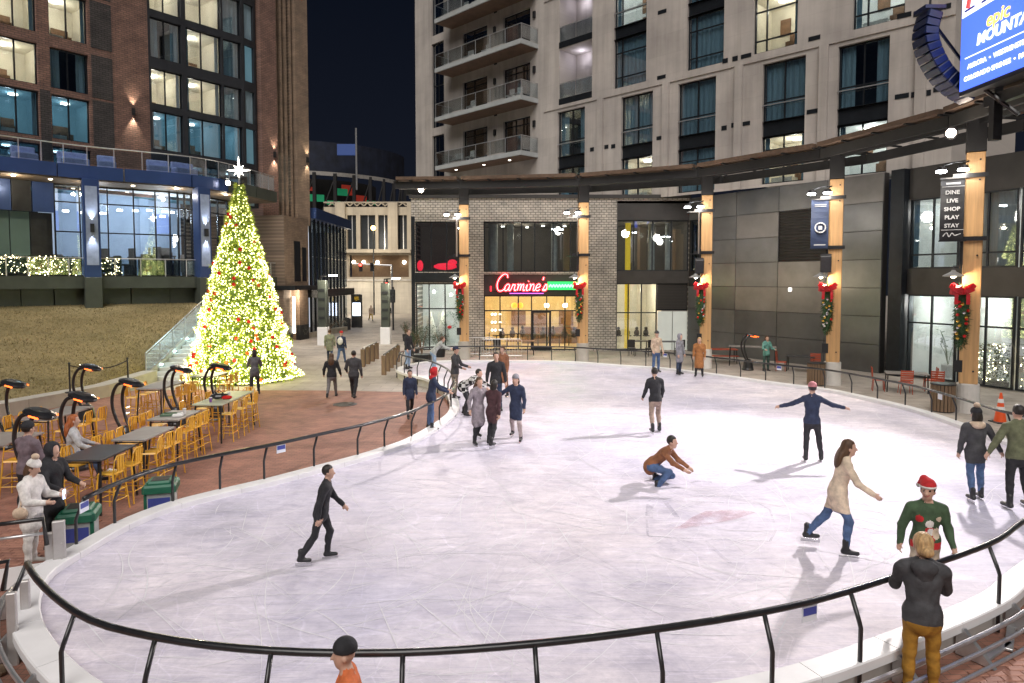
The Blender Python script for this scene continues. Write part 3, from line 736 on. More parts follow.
# dark pier glass corner on the left, roof
MB().bb(0, .22, -.06, -.003, 0, 8.3).build('corner_post', FRAME, rt)
MB().bb(.23, 4.4, -.06, -.003, 4.2, 4.85).build('spandrel_panel', FRAME, rt) if False else MB().bb(.23, 3.2, -.06, -.003, 4.25, 4.85).build('spandrel_panel', FRAME, rt)
MB().quad((0, 12, 0), (0, 0, 0), (0, 0, ZT), (0, 12, ZT)).build('side_wall', BRT, rt)
MB().prism([(0, 0.02), (17.1, 0.02), (17.1, 12), (0, 12)], 9.1, 9.38).build('roof', CONC, rt)
MB().bb(-.1, 17.15, -.12, .3, 9.4, 9.62).build('parapet', BANDM, rt)
# panelled flank
A_, B_ = Vector((10.9, 42.2, 0)), Vector((17.3, 32.0, 0))
F2 = Face(A_, B_ - A_); LEN = (B_ - A_).length
fl = thing('panelled_flank', 'dark bronze metal panelled wall with louvres between retail bays', 'building', tuple(A_), F2.rot)
MB().bb(-.05, LEN, .06, .4, 0, 9.4).build('wall', BANDM, fl)
nc, nr = 5, 7
PANELS = [PANELM, mat('bronze_grey_panel_dark', (.165, .168, .172), .3, .65, .2, .6), mat('bronze_grey_panel_warm', (.245, .235, .228), .34, .6, .2, .6)]  # panel tones varied to stand in for reflections
x0s = [0, 1.5, 3.6, 6.4, 9.2, LEN]
for i in range(5):
    a, b = x0s[i] + .012, x0s[i + 1] - .012
    for j in range(nr):
        z0 = 9.4 * j / nr + .012; z1 = 9.4 * (j + 1) / nr - .012
        if i == 3 and j in (4, 5):
            for k in range(9): MB().box(((a + b) / 2, .03, z0 + .07 + k * .145), (b - a, .07, .05), Matrix.Rotation(.5, 3, 'X')).build('slat', BANDM, fl)
            continue
        if i == 0 and j in (3, 4, 5):
            if j == 3: win(fl, .15, 1.4, 9.4 * 3 / 7 + .9, 9.4 * 6 / 7, cols=(.55,), rows=(), y=.02, mode='curtain', g=GLASSD)
            continue
        MB().cbox(((a + b) / 2, 0.0, (z0 + z1) / 2), (b - a, .1, z1 - z0), .008).build('panel', rng.choice(PANELS), fl)
for s, z in ((7.2, 3.9),):
    MB().cbox((s, -.08, z), (.14, .1, .18), .02).build('wall_light', emit('wall_light_glow', (1, .95, .85), 3), fl)
# glazed end
C_, D_ = Vector((17.9, 31.0, 0)), Vector((22.6, 20.5, 0))
F3 = Face(C_, D_ - C_); L3 = (D_ - C_).length
ge = thing('glazed_shop_wing', 'double height glazed shop wing behind the rightmost wooden column', 'building', tuple(C_), F3.rot)
MB().bb(-.7, -.05, -.3, .6, 0, 9.4).build('pier', FRAME, ge)
MB().bb(0, L3, 0, .5, 8.0, 9.4).build('fascia_panel', BANDM, ge)
MB().bb(0, L3, 0, .5, 3.75, 4.9).build('spandrel_panel', BANDM, ge)
nb = 5
for k in range(nb):
    a = L3 * k / nb; b = L3 * (k + 1) / nb
    win(ge, a + .05, b - .05, 4.9, 8.0, cols=(.48,), rows=(.2,), y=.1, mode='cool' if k != 1 else 'pale', room=4, lampon=k % 2 == 0)
    f = win(ge, a + .05, b - .05, .05, 3.75, cols=(.5,), rows=(.66,), y=.1, mode='cool', room=6, lampon=False, name='shopfront')
    for q in range(3): MB().ball((.4 + q * .6, 1.5 + q, 3.1 + .2 * (q % 2)), .10).build('bulb', BULB, f)
    MB().bb(.3, 1.6, 3.2, 3.8, 0, 1.0).build('counter', WOOD if k % 2 else PALEF, f)
    if k in (2, 3): MB().bb(1.0, 1.7, 4.5, 4.6, 1.3, 1.9).build('wall_screen', emit('blue_screen', (.1, .25, 1), 1.6), f)
MB().prism([(-.6, .5), (L3, .5), (L3, 9), (-.6, 9)], 9.1, 9.38).build('roof', CONC, ge)
HEDGE = mat('hedge_leaf', (.10, .12, .05), .7, 0, .4, 9)
# ------------------------------------------------------------------ text helpers
def text_mesh(txt, size, m, align='CENTER', shear=0., ext=.004, bold=0.):
    cu = bpy.data.curves.new('t', 'FONT'); cu.body = txt; cu.size = size; cu.align_x = align; cu.align_y = 'CENTER'; cu.shear = shear; cu.extrude = ext; cu.offset = bold
    cu.resolution_u = 3
    o = bpy.data.objects.new('t', cu); COL.objects.link(o)
    dg = bpy.context.evaluated_depsgraph_get(); dg.update()
    me = bpy.data.meshes.new_from_object(o.evaluated_get(dg)); bpy.data.objects.remove(o); bpy.data.curves.remove(cu)
    me.materials.clear(); me.materials.append(m); me.name = 'lettering'
    me.transform(Matrix.Rotation(R(90), 4, 'X'))
    return me
# ------------------------------------------------------------------ neon restaurant sign
NEONR = emit('red_neon', (1, .015, .03), 2.6)
NEONP = emit('pale_neon_core', (1, .30, .30), 3.0)
sg = thing('neon_sign', "red neon Carmine's script sign with a green neon bar", 'sign', (F1.w(5.15, -.25, 3.72)))
SCRIPT = {  # single-stroke script, x advance, y 0..1 x-height .5
    'C': [[(.62, .82), (.55, 1.0), (.35, 1.05), (.12, .8), (.05, .4), (.2, .05), (.42, .02), (.62, .2)]],
    'a': [[(.36, .42), (.22, .5), (.06, .3), (.1, .05), (.24, .05), (.36, .3), (.36, .42), (.36, .1), (.45, .03), (.52, .12)]],
    'r': [[(.02, .12), (.1, .5), (.14, .42), (.26, .46), (.24, .15), (.32, .03), (.4, .12)]],
    'm': [[(.02, .45), (.1, .48), (.1, .03), (.14, .35), (.24, .5), (.3, .4), (.3, .03), (.34, .35), (.44, .5), (.5, .4), (.5, .08), (.58, .03), (.64, .12)]],
    'i': [[(.04, .2), (.12, .48), (.12, .1), (.2, .03), (.28, .12)], [(.14, .68), (.17, .72)]],
    'n': [[(.02, .45), (.1, .48), (.1, .03), (.14, .35), (.26, .5), (.34, .4), (.34, .08), (.42, .03), (.48, .12)]],
    'e': [[(.02, .2), (.3, .3), (.3, .45), (.18, .5), (.06, .35), (.06, .12), (.2, .02), (.36, .12)]],
    "'": [[(.1, 1.0), (.07, .78)]],
    's': [[(.02, .1), (.18, .5), (.28, .25), (.22, .05), (.06, .04), (.02, .12), (.3, .1)]]}
adv = {'C': .6, 'a': .5, 'r': .38, 'm': .62, 'i': .26, 'n': .46, 'e': .36, "'": .18, 's': .34}
x = 0; K = .86
for ch in "Carmine's":
    k = K * (1.15 if ch == 'C' else 1)
    mb = MB()
    for st in SCRIPT[ch]:
        pp = catmull([Vector((x + (px + .22 * py) * k, 0, py * k)) for px, py in st], 4, False)
        mb.tube(pp, .075, 6)
    mb.build('neon_letter', NEONR, sg)
    core = MB()
    for st in SCRIPT[ch]:
        pp = catmull([Vector((x + (px + .22 * py) * k, -.068, py * k)) for px, py in st], 4, False); core.tube(pp, .022, 5)
    core.build('neon_core', NEONP, sg)
    x += adv[ch] * K
MB().tube([(-.25, .05, .0), (-.25, .05, .3)], .05, 6).build('neon_ornament', NEONR, sg)
MB().tube([(.9, .0, -.14), (x - .2, .0, -.14)], .016, 5).build('underline', emit('violet_neon', (.5, .1, .8), 3), sg)
gt = MB(); gt.tube(catmull([Vector((x + .15 + .09 * k, 0, .24 + .16 * (k % 2))) for k in range(20)], 3, False), .045, 6)
gt.build('green_neon_script', GRNL, sg)
MB().bb(x + .05, x + 2.0, .04, .08, .08, .58).build('green_back_panel', emit('green_glow', (.02, .6, .12), .9), sg)
MB().bb(-.1, x + 2.1, .09, .13, -.05, -.0).build('sign_rail', FRAME, sg)
lamp('AREA', 'red_sign_light', sg, (1.6, -.3, .4), 45, (1, .1, .12), aim=(1.6, -3, -.6)).data.size = 1.5
lamp('AREA', 'green_sign_light', sg, (x + 1, -.3, .3), 30, (.15, 1, .25), aim=(x + 1, -3, -.6)).data.size = 1.

# ------------------------------------------------------------------ wooden columns with banners, garlands, lamps
TIMBER = mat('glulam_timber', (.56, .33, .145), .55, 0, .18, 2.0, .12, 14, stretch=(6, 6, .35))
def mat_slat(): return mat('weathered_slat', (.10, .062, .04), .75, 0, .3, 2, .2, 18, stretch=(2, 2, 2))
SLAT = mat_slat()
PLANT = mat('white_plinth', (.62, .60, .57), .6, 0, .1, 3)
LEDW = emit('led_white', (.95, .97, 1), 40)
BANB = mat('black_banner', (.012, .012, .014), .6, 0, .1)
BANBL = mat('blue_banner', (.028, .045, .10), .6, 0, .2)
PRINTW = mat('banner_print', (.50, .50, .50), .6, 0, .02, emis=(1, 1, 1), es=.0)
GAR = mat('fir_garland', (.035, .085, .03), .7, 0, .45, 20)
BOW = mat('red_ribbon', (.55, .012, .02), .42, 0, .25, 6)
GOLD = mat('gold_bauble', (.75, .5, .1), .25, .9)
REDB = mat('red_bauble', (.6, .02, .02), .2, .2)
SILV = mat('silver_bauble', (.75, .75, .78), .2, .9)
COLS = [AT(464, 280, 38.2), AT(583, 280, 37.1), AT(706, 280, 33.95), AT(834.5, 280, 28.6), AT(971.5, 280, 22.6)]
COLS = [Vector((c.x, c.y, 0)) for c in COLS]
cdesc = ['leftmost wooden column by the corner shop', 'wooden column to the right of the neon sign', 'middle wooden column before the dark shop bay', 'wooden column in front of the dark panelled wall', 'nearest wooden column at the right by the traffic cone']
WT, WB = 8.55, .98
def leaf_cluster(mb, c, r, n, rg, sz=.06):
    for _ in range(n):
        d = Vector((rg.gauss(0, 1), rg.gauss(0, 1), rg.gauss(0, 1))).normalized()
        p = Vector(c) + Vector((d.x * r[0], d.y * r[1], d.z * r[2])) * rg.uniform(.6, 1.05)
        t = (d + Vector((rg.uniform(-.6, .6), rg.uniform(-.6, .6), rg.uniform(-1.1, .3)))).normalized(); s = t.cross(Vector((rg.random(), rg.random(), rg.random() + .1))).normalized()
        mb.add([p - s * sz * .22, p + s * sz * .22, p + t * sz * 2], [(0, 1, 2)])
def garland_meshes():
    rg = random.Random(3); mb = MB()
    mb.lathe([(.03, 0), (.12, .3), (.17, .8), (.19, 1.3), (.12, 1.75), (.03, 1.9)], (0, 0, 0), 8)
    for k in range(60):
        z = 1.9 * k / 60; r = .05 + .17 * math.sin(math.pi * min(1, .15 + .75 * z / 1.9))
        leaf_cluster(mb, (0, 0, z), (r, r, .12), 16, rg, .07)
    g = mb.mesh('garland', GAR)
    bw = MB(); 
    for k in range(15):
        a = rg.uniform(0, 6.28); e = rg.uniform(-.2, 1.0); d = Vector((math.cos(a) * .8, math.sin(a) * .5 - .25, e * .6))
        ax = d.cross(Vector((0, 1, 0.3))).normalized() * .07
        L = .34 + rg.random() * .1; pts = []
        for q in range(9):
            th = 2 * math.pi * q / 8; pts.append(d * L * (.5 - .5 * math.cos(th)) + d.cross(ax).normalized() * .10 * math.sin(th))
        for p, q in zip(pts, pts[1:]): bw.quad(p - ax, q - ax, q + ax, p + ax)
    for sx in (-.16, .14):
        for q in range(2): bw.quad((sx - .05 + .03 * q * sx, -.2, -.05 - q * .16), (sx + .05 + .03 * q * sx, -.2, -.05 - q * .16), (sx + .05 + .03 * (q + 1) * sx, -.22 + .03 * (q % 2), -.05 - (q + 1) * .16), (sx - .05 + .03 * (q + 1) * sx, -.22 + .03 * (q % 2), -.05 - (q + 1) * .16))
    bw.ball((0, -.16, 0), .08)
    return g, bw.mesh('bow', BOW)
GARM, BOWM = garland_meshes()
bbl = [MB().ball((0, 0, 0), .055, 8, 6).mesh('bauble', m) for m in (GOLD, REDB, SILV)]
txt = {}
for i, c in enumerate(COLS):
    rz = [.10, .02, -.22, -.42, -.55][i]
    o = thing('timber_column', cdesc[i], 'column', tuple(c), rz, 'timber columns carrying the pergola')
    MB().cbox((0, 0, (WT + WB) / 2), (.52, .52, WT - WB), .02).build('shaft', TIMBER, o)
    MB().lathe([(.36, 0), (.34, .5), (.33, .95), (.30, WB - .002)], (0, 0, 0), 20).build('plinth', PLANT if i > 1 else CONC, o, smooth=False)
    MB().cbox((0, 0, WT + .02 + .55), (.56, .56, 1.1), .02).build('steel_cap', mat('pergola_black_steel', (.010, .010, .011), .6, 0, .3, 3), o)
    for z in (WT - .25, WT - .9, 5.2, 1.4):
        MB().lathe([(.03, 0), (.03, .03)], (.12, -.262, z), 8, Matrix.Rotation(R(90), 3, 'X')).build('bolt', STEEL, o)
    # lamp arm with two LED heads towards the rink
    for z in (WT - .75, 5.75): MB().bb(-.62, .35, -.34, -.27, z - .07, z + .07).build('clamp_bar', STEEL, o)
    for dx, dy in ((-.95, -.5), (-.35, -.62)):
        h = MB().lathe([(.02, .13), (.13, .1), (.16, 0.0), (.13, -.02)], (dx, dy, WT - .55), 12).build('floodlight_head', STEEL, o)
        MB().lathe([(.155, 0), (.145, -.05), (.05, -.07)], (dx, dy, WT - .575), 12).build('lens', LEDW, h)
        MB().tube([(dx, dy, WT - .42), (dx * .6, dy * .7, WT - .3), (-.2, -.26, WT - .3)], .02, 6).build('arm', STEEL, h)
    lamp('SPOT', 'column_lamp', o, (-.65, -1.3, WT - .6), 210 if i else 130, (1, .93, .86), .2, 140, (-.65, -4.4, 0))
    lamp('POINT', 'column_wash', o, (-.5, -2.0, WT - .6), 85, (1, .9, .78), .3)
    # banner
    bm = BANBL if i in (3,) else BANB
    bw_, bh_ = .66, 2.05
    vs = []
    EDGE = i < 3
    if EDGE: bm = mat('silver_banner', (.42, .42, .43), .5, .2)
    for k in range(9):
        z = WT - .82 - bh_ * k / 8; yy = -.40 - .07 * math.sin(math.pi * k / 8) - .02 * k / 8
        vs += [(-.95, yy - .10 * math.sin(math.pi * k / 8), z), (-.95 + bw_, yy, z)] if not EDGE else [(-.46, -.40 - bw_ - .04 * math.sin(k), z), (-.36, -.40, z)]
    bn = MB().add(vs, [(2 * k, 2 * k + 2, 2 * k + 3, 2 * k + 1) for k in range(8)]).build('banner', bm, o)
    if EDGE: pass
    elif i != 3:
        lines = ['DINE', 'LIVE', 'SHOP', 'PLAY', 'STAY']
        for k, tx in enumerate(lines):
            if tx not in txt: txt[tx] = text_mesh(tx, .175, PRINTW, bold=.004)
            z = WT - .82 - .48 - k * .27
            put('lettering', txt[tx], bn, (-.62, -.56, z))
        MB().bb(-.8, -.4, -.52, -.515, WT - 1.03, WT - .97).build('heading', PRINTW, bn)
        MB().bb(-.92, -.27, -.53, -.525, WT - 1.11, WT - 1.095).build('line', PRINTW, bn)
        MB().bb(-.9, -.28, -.56, -.555, WT - 2.52, WT - 2.505).build('line', PRINTW, bn)
        MB().tube(catmull([Vector(p) for p in ((-.85, -.56, WT - 2.72), (-.75, -.56, WT - 2.6), (-.68, -.56, WT - 2.74), (-.6, -.56, WT - 2.62), (-.52, -.56, WT - 2.7), (-.36, -.56, WT - 2.64))], 4, False), .014, 5).build('script_mark', PRINTW, bn)
    else:
        MB().tube([(-.59 + .2 * math.cos(a * .5236), -.56, WT - 2.0 + .2 * math.sin(a * .5236)) for a in range(12)], .03, 6, closed=True).build('ring_mark', PRINTW, bn)
        MB().bb(-.66, -.52, -.57, -.56, WT - 2.08, WT - 1.92).build('ring_centre', PRINTW, bn)
        for z in (WT - 1.05, WT - 1.12, WT - 2.7): MB().bb(-.82, -.38, -.55, -.545, z - .02, z + .02).build('line', PRINTW, bn)
    MB().bb(-.97, -.2, -.46, -.42, WT - .84, WT - .80).build('banner_rod', STEEL, o)
    MB().bb(-.97, -.2, -.48, -.44, WT - .84 - bh_, WT - .8 - bh_).build('banner_rod', STEEL, o)
    MB().bb(-.36, -.27, -.36, -.27, 4.9, 5.9).build('conduit', STEEL, o)
    if i in (2, 3): MB().cbox((-.35, -.55, 5.1), (.42, .36, .7), .03, Matrix.Rotation(.35, 3, 'X')).build('speaker', STEEL, o)
    # gooseneck barn lamp above the garland
    bl = MB().lathe([(.05, .18), (.08, .12), (.3, .0), (.31, -.03)], (-.52, -.55, 4.55), 16).build('barn_lamp_shade', mat('grey_enamel', (.16, .16, .16), .4), o)
    MB().ball((-.52, -.55, 4.53), .075).build('bulb', BULB, bl)
    MB().tube([(-.52, -.55, 4.72), (-.52, -.5, 4.86), (-.3, -.3, 4.86)], .018, 6).build('neck', STEEL, bl)
    lamp('POINT', 'barn_lamp', o, (-.5, -.62, 4.36), 75, (1, .82, .55), .1)
    # garland with a red bow
    gr = put('garland', GARM, o, (-.25, -.42, 2.25))
    put('bow', BOWM, gr, (0, -.14, 1.75), 0, (1.05, 1.05, 1.05))
    rg = random.Random(i)
    for k in range(18):
        a = rg.uniform(-2.6, -.5); z = .25 + 1.25 * k / 18; put('bauble', bbl[rg.randrange(3)], gr, (.19 * math.cos(a), .2 * math.sin(a), z))
    MB().bb(-.42, -.18, -.275, -.265, 1.35, 1.75).build('column_plaque', BANB, o)
# ------------------------------------------------------------------ pergola canopy
E0 = Vector((-6.3, 38.4, 0)); E6 = Vector((15.4, 16.2, 0)); E7 = Vector((14.2, 10.5, 0))
LINE = [E0] + COLS + [E6, E7]
PSTL = mat('pergola_black_steel', (.010, .010, .011), .6, 0, .3, 3)
pg = thing('pergola', 'curved dark steel pergola with brown timber slats over the columns', 'pergola', (0, 0, 0))
nrm = []
for k in range(len(LINE)):
    a = LINE[max(k - 1, 0)]; b = LINE[min(k + 1, len(LINE) - 1)]; t = (b - a).normalized(); nrm.append(Vector((-t.y, t.x, 0)))
for k in range(len(LINE) - 1):
    p, q, n0, n1 = LINE[k], LINE[k + 1], nrm[k], nrm[k + 1]
    def bar(mb, o0, o1, z0, z1, e=.0):
        d = (q - p).normalized() * e
        a = [p + n0 * o0 + d, q + n1 * o0 - d, q + n1 * o1 - d, p + n0 * o1 + d]
        mb.add([(v.x, v.y, z0) for v in a] + [(v.x, v.y, z1) for v in a], [(3, 2, 1, 0), (4, 5, 6, 7), (0, 1, 5, 4), (1, 2, 6, 5), (2, 3, 7, 6), (3, 0, 4, 7)])
        return mb
    bar(MB(), -1.05, -.9, 9.35, 9.72, .01).build('edge_beam', PSTL, pg)
    bar(MB(), 1.75, 1.9, 9.35, 9.72, .01).build('edge_beam', PSTL, pg)
    bar(MB(), -.12, .12, 9.45, 9.7, .01).build('ridge_beam', PSTL, pg)
    for s in range(7):
        o0 = -1.35 + s * .42
        bar(MB(), o0, o0 + .26, 9.79, 9.95, .12).build('slat', SLAT, pg)
    for s in (.02, .25, .5, .75, .98):
        c = p.lerp(q, s); n = n0.lerp(n1, s)
        a, b = c + n * -1.3, c + n * 1.9; t = (q - p).normalized() * .05
        MB().add([(v.x, v.y, z) for z in (9.725, 9.785) for v in (a - t, b - t, b + t, a + t)], [(3, 2, 1, 0), (4, 5, 6, 7), (0, 1, 5, 4), (1, 2, 6, 5), (2, 3, 7, 6), (3, 0, 4, 7)]).build('joist', PSTL, pg)
# floodlights on the pergola and the hotel canopy
FLD = emit('floodlight_glass', (1, .80, .58), 60)
def flood(label, p, aim, en, col, spot=125, toward=None):
    d = (Vector((0, 0, 4.4)) - p).normalized() if toward is None else toward
    o = thing('floodlight', label, 'floodlight', tuple(p), 0, 'floodlights aimed at the rink')
    mt = d.to_track_quat('Z', 'Y').to_matrix()
    MB().lathe([(.10, -.25), (.16, -.2), (.2, 0), (.18, .01)], (0, 0, 0), 14, mt).build('housing', STEEL, o)
    MB().lathe([(.14, .005), (.12, .04), (.02, .06)], (0, 0, 0), 14, mt).build('lens', FLD, o)
    MB().tube([(0, 0, -.1), d * -.35 + Vector((0, 0, .1)), d * -.5], .03, 6).build('bracket', STEEL, o)
    lamp('SPOT', 'floodlight_beam', o, tuple(d * .35), en, col, .25, spot, tuple(Vector(aim) - p), .9)
    return o
flood('bright floodlight on the pergola above the nearest right column', AT(951, 133, 21.9), (-1, 11.5, 0), 7600, (1, .92, .90), 78)
flood('bright floodlight at the left end of the pergola', AT(421, 190, 37.6), (1, 14, 0), 3000, (1, .90, .88), 70)

# ------------------------------------------------------------------ LED billboard and line array speaker
SCRB = emit('billboard_blue', (.05, .11, .62), 1.5); SCRW = emit('billboard_white', (.85, .88, 1), 1.5); SCRY = emit('billboard_yellow', (1, .62, .12), 1.3)
SCRR = emit('billboard_red', (.8, .05, .05), 1.3); SCRN = emit('billboard_navy', (.02, .03, .15), 1.0)
bb0 = AT(960, 92, 20.0)
BF = Face((bb0.x, bb0.y), (.03, -1))
bd = thing('led_billboard', 'large blue LED billboard hung above the pergola at top right', 'billboard', (bb0.x, bb0.y, bb0.z), BF.rot)
MB().bb(-.06, 9.0, .02, .5, -.12, 5.4).build('cabinet', STEEL, bd)
MB().bb(0, 8.9, -.02, .019, 0, 5.3).build('screen', SCRB, bd)
MB().add([(0.02, -.025, 2.05), (8.9, -.025, 2.35), (8.9, -.025, 5.28), (.02, -.025, 5.28)], [(0, 1, 2, 3)]).build('snow_picture', SCRW, bd)
for x0, m in ((.28, SCRR), (.95, SCRN)):
    MB().tube([(x0, -.04, 2.25), (x0 + .12, -.04, 2.75), (x0 + .05, -.04, 3.5)], .07, 6).build('figure_leg', m, bd)
    MB().tube([(x0 - .12, -.04, 2.2), (x0 + .25, -.04, 2.22)], .03, 6).build('ski_boot', SCRN, bd)
for tx, sz_, x_, z_, m in (('epic', .52, 1.0, 1.62, SCRY), ('MOUNTAIN', .42, .66, 1.22, SCRW), ('AURORA  \u2022  WESTMINSTER  \u2022  B', .18, .33, .60, SCRW), ('COLORADO SPRINGS  \u2022  PARK ME', .18, .2, .28, SCRW)):
    put('lettering', text_mesh(tx, sz_, m, 'LEFT', .15 if sz_ > .4 else 0, .006, .012 if sz_ > .4 else .004), bd, (x_, -.035, z_))
MB().bb(.2, 8, -.03, -.022, .86, .885).build('line', SCRW, bd)
for x in (.6, 3, 6): MB().tube([(x, .3, -.1), (x + .5, .9, -.9)], .06, 6).build('strut', STEEL, bd)
MB().bb(.2, 8, .55, .75, -.5, -.2).build('truss_beam', STEEL, bd)
MB().bb(.5, .7, .5, .75, -1.5, 5).build('mast', STEEL, bd)
LA = mat('black_speaker_blue_lit', (.006, .014, .06), .35, .2, .3, 8)  # blue billboard light put into the black cabinet colour
la = thing('line_array_speaker', 'curved hanging line array of black speakers lit blue by the billboard', 'speaker', tuple(AT(923, 10, 20.6)))
arc = catmull([AT(u, v, 20.6) - AT(923, 10, 20.6) for u, v in ((926, 14), (921, 35), (926, 55), (937, 74), (952, 88), (966, 96))], 6, False)
arc = resample(arc, .235, False)
for k in range(len(arc) - 1):
    a, b = arc[k], arc[k + 1]; t = (b - a).normalized(); ang = math.atan2(t.x, -t.z)
    MB().cbox((0, 0, 0), (.42, .7, .21), .03, Matrix.Rotation(-ang, 3, 'Y')).build('cabinet', LA, la, tuple((a + b) / 2 + Vector((.12, 0, 0))))
MB().bb(-.1, .5, -.3, .3, -.05, .05).build('fly_frame', LA, la)
MB().tube([(.2, 0, 0), (.3, 0, 3)], .03, 6).build('hoist_chain', STEEL, la)
MB().tube([tuple(Vector((.35, .1, -.3))), tuple(arc[-1] + Vector((.35, .1, .5)))], .045, 6).build('tie_bar', LA, la)
# ------------------------------------------------------------------ brick hotel (left)
BRR = brick('brown_red_brick', (.29, .165, .13), (.21, .12, .098), (.11, .082, .07), .32, .12, True, .8, .016, .5)
BRD = brick('dark_grey_brick', (.085, .075, .075), (.06, .055, .055), (.03, .03, .03), .32, .12, True, .8, .016, .4)
BRT2 = brick('brown_stone_cladding', (.30, .22, .16), (.25, .18, .13), (.19, .14, .105), .5, .12, True, .8, .012, .5)
H = Face((-27.3, 36.4), (.604, .797))
ht = thing('brick_hotel', 'brown brick hotel tower with tall lit room windows at the left', 'building', (-27.3, 36.4, 0), H.rot)
hz = [(12.3, 14.75), (15.1, 17.35), (17.95, 20.45), (20.85, 23.3), (23.7, 26.2)]
dz_ = (9.6, 11.9)
HS0, HS1, HZ1 = -5.5, 20.0, 29
holes = []; wl = []
for k, z in enumerate(hz):
    for a, b, sp in ((.2, 2.15, 'A'), (2.75, 4.7, 'A')):
        holes.append((a, b, *z)); wl.append((a, b, *z, dict(cols=(.47,) if sp == 'A' else (.5,), rows=(), mode='teal' if k == 0 else ('lit' if (k + int(a)) % 4 != 3 else 'half'))))
for a, b in ((.2, 2.15), (2.75, 4.7)):
    holes.append((a, b, *dz_)); wl.append((a, b, *dz_, dict(cols=(.5,), rows=(.8,), mode='teal', g=GLASSD)))
wall(ht, HS0, 8.1, 9.5, HZ1, holes, BRR, .3)
for k, z in enumerate(hz): MB().bb(4.85, 6.0, -.02, .03, z[0] - .1, z[1] + .1).build('dark_brick_panel', BRD, ht)
for z in hz[:1]: MB().bb(2.2, 2.7, -.02, .03, 9.6, 14.9).build('dark_brick_panel', BRD, ht)
for w_ in wl: win(ht, *w_[:4], **w_[4])
# glazed bay with dark frames, turning the corner in facets
GB = mat('dark_bay_cladding', (.035, .038, .045), .5, .2, .2, 1.5)
seq = {(0, 3): 'lit', (1, 3): 'lit'}
holes = []; wl = []
cols_ = [(8.25, 10.2, (.47,)), (10.5, 12.9, (.45,)), (13.05, 14.35, ())]
for k, z in enumerate(hz):
    zo = (z[0] + .25, z[1] + .2)
    for q, (a, b, cc) in enumerate(cols_):
        md = 'teal' if k == 0 else ('lit' if (k, q) in ((1, 0), (1, 1), (2, 1), (3, 0), (3, 1)) else ('half' if (k, q) == (2, 0) else 'curtain'))
        holes.append((a, b, *zo)); wl.append((a, b, *zo, dict(cols=cc, rows=(), mode=md, room=3.2)))
for q, (a, b, cc) in enumerate(cols_): holes.append((a, b, *dz_)); wl.append((a, b, *dz_, dict(cols=cc, rows=(.8,), mode='teal', g=GLASSD)))
wall(ht, 8.1, 14.5, 9.5, HZ1, holes, GB, .3)
for w_ in wl: win(ht, *w_[:4], **w_[4])
sub = bpy.data.objects.new('corner_bay', None); COL.objects.link(sub); sub.parent = ht; sub.location = (14.5, 0, 0); sub.rotation_euler = (0, 0, R(14))
holes = [(.15, 1.0, z[0] + .25, z[1] + .2) for z in hz] + [(.15, 1.0, *dz_)]
wall(sub, 0, 1.2, 9.5, HZ1, holes, GB, .3)
for k, h in enumerate(holes):
    f = MB(); f.bb(h[0], h[1], .2, .24, h[2], h[3]); f.build('pane', CURT if k % 2 else ROOMT, sub)
MB().quad((1.2, 0, 9.5), (1.2, 4, 9.5), (1.2, 4, HZ1), (1.2, 0, HZ1)).build('return_wall', GB, sub)
# right-hand brick pilasters with fins
for a, b, y in ((15.75, 17.0, -.15), (18.6, 19.7, -.15)):
    MB().bb(a, b, y, 3, 8.5, HZ1).build('pilaster', BRR if a < 17 else BRT2, ht)
MB().bb(17.0, 18.6, .6, 3, 8.5, HZ1).build('back_wall', BRD, ht)
for s in (17.15, 17.55, 17.95, 18.35): MB().bb(s - .09, s + .09, .1, .62, 8.5, HZ1).build('fin', BRT2, ht)
for s in (17.35, 17.75, 18.15): MB().bb(s - .13, s + .13, .56, .6, 10.2, 13.6).build('pane', lit('pale_glow_glass', (.55, .72, .72), .6), ht)
MB().bb(19.7, 19.75, .0, 12, 8.5, HZ1).build('side_wall', BRT2, ht)
# lower brown stone volume with tall openings
lv_ = thing('stone_annex', 'brown stone block with tall openings below the hotel corner', 'building', (-15.85, 47.7, 0), R(80))
MB().bb(0, 3.6, 0, 2.5, 4.0, 8.9).build('upper_wall', BRT2, lv_)
MB().bb(-.02, 1.1, .1, 2.5, 0, 3.7).build('pier', BRT2, lv_); MB().bb(2.3, 3.6, .1, 2.5, 0, 3.7).build('pier', BRT2, lv_)
MB().bb(-.05, 1.12, .05, .4, 0, 1.1).build('plinth', DARK, lv_); MB().bb(2.28, 3.62, .05, .4, 0, 1.1).build('plinth', DARK, lv_)
MB().bb(1.4, 2.3, -.03, .1, 4.3, 7.2).build('tall_window', FRAME, lv_); MB().bb(2.6, 3.2, -.03, .1, 4.3, 6.8).build('tall_window', FRAME, lv_)
MB().bb(-.15, 5.0, -.8, 2.5, 3.7, 4.0).build('canopy', DARK, lv_)
MB().bb(1.15, 1.25, -.1, 0.05, .6, 3.2).build('light_strip', emit('strip_light', (1, .85, .65), 6), lv_)
lamp('POINT', 'canopy_lamp', lv_, (1.7, -.2, 3.3), 110, (1, .85, .66), .1)
# wall sconces that wash the pier up and down
def sconce(parent, s, y, z, m=DARK, e=55, col=(1, .84, .62), up=True):
    o = MB().bb(s - .07, s + .07, y - .16, y, z - .2, z + .2).build('sconce', m, parent)
    lamp('SPOT', 'sconce_down', parent, (s, y - .13, z - .25), e, col, .05, 70, (s, y - .08, z - 4), .8)
    if up: lamp('SPOT', 'sconce_up', parent, (s, y - .13, z + .25), e * .7, col, .05, 70, (s, y - .08, z + 4), .8)
sconce(ht, 7.1, 0, 14.6, DARK, 160)
sconce(ht, 16.7, -.15, 13.4, DARK, 130); sconce(ht, 19.5, -.15, 13.4, DARK, 90)

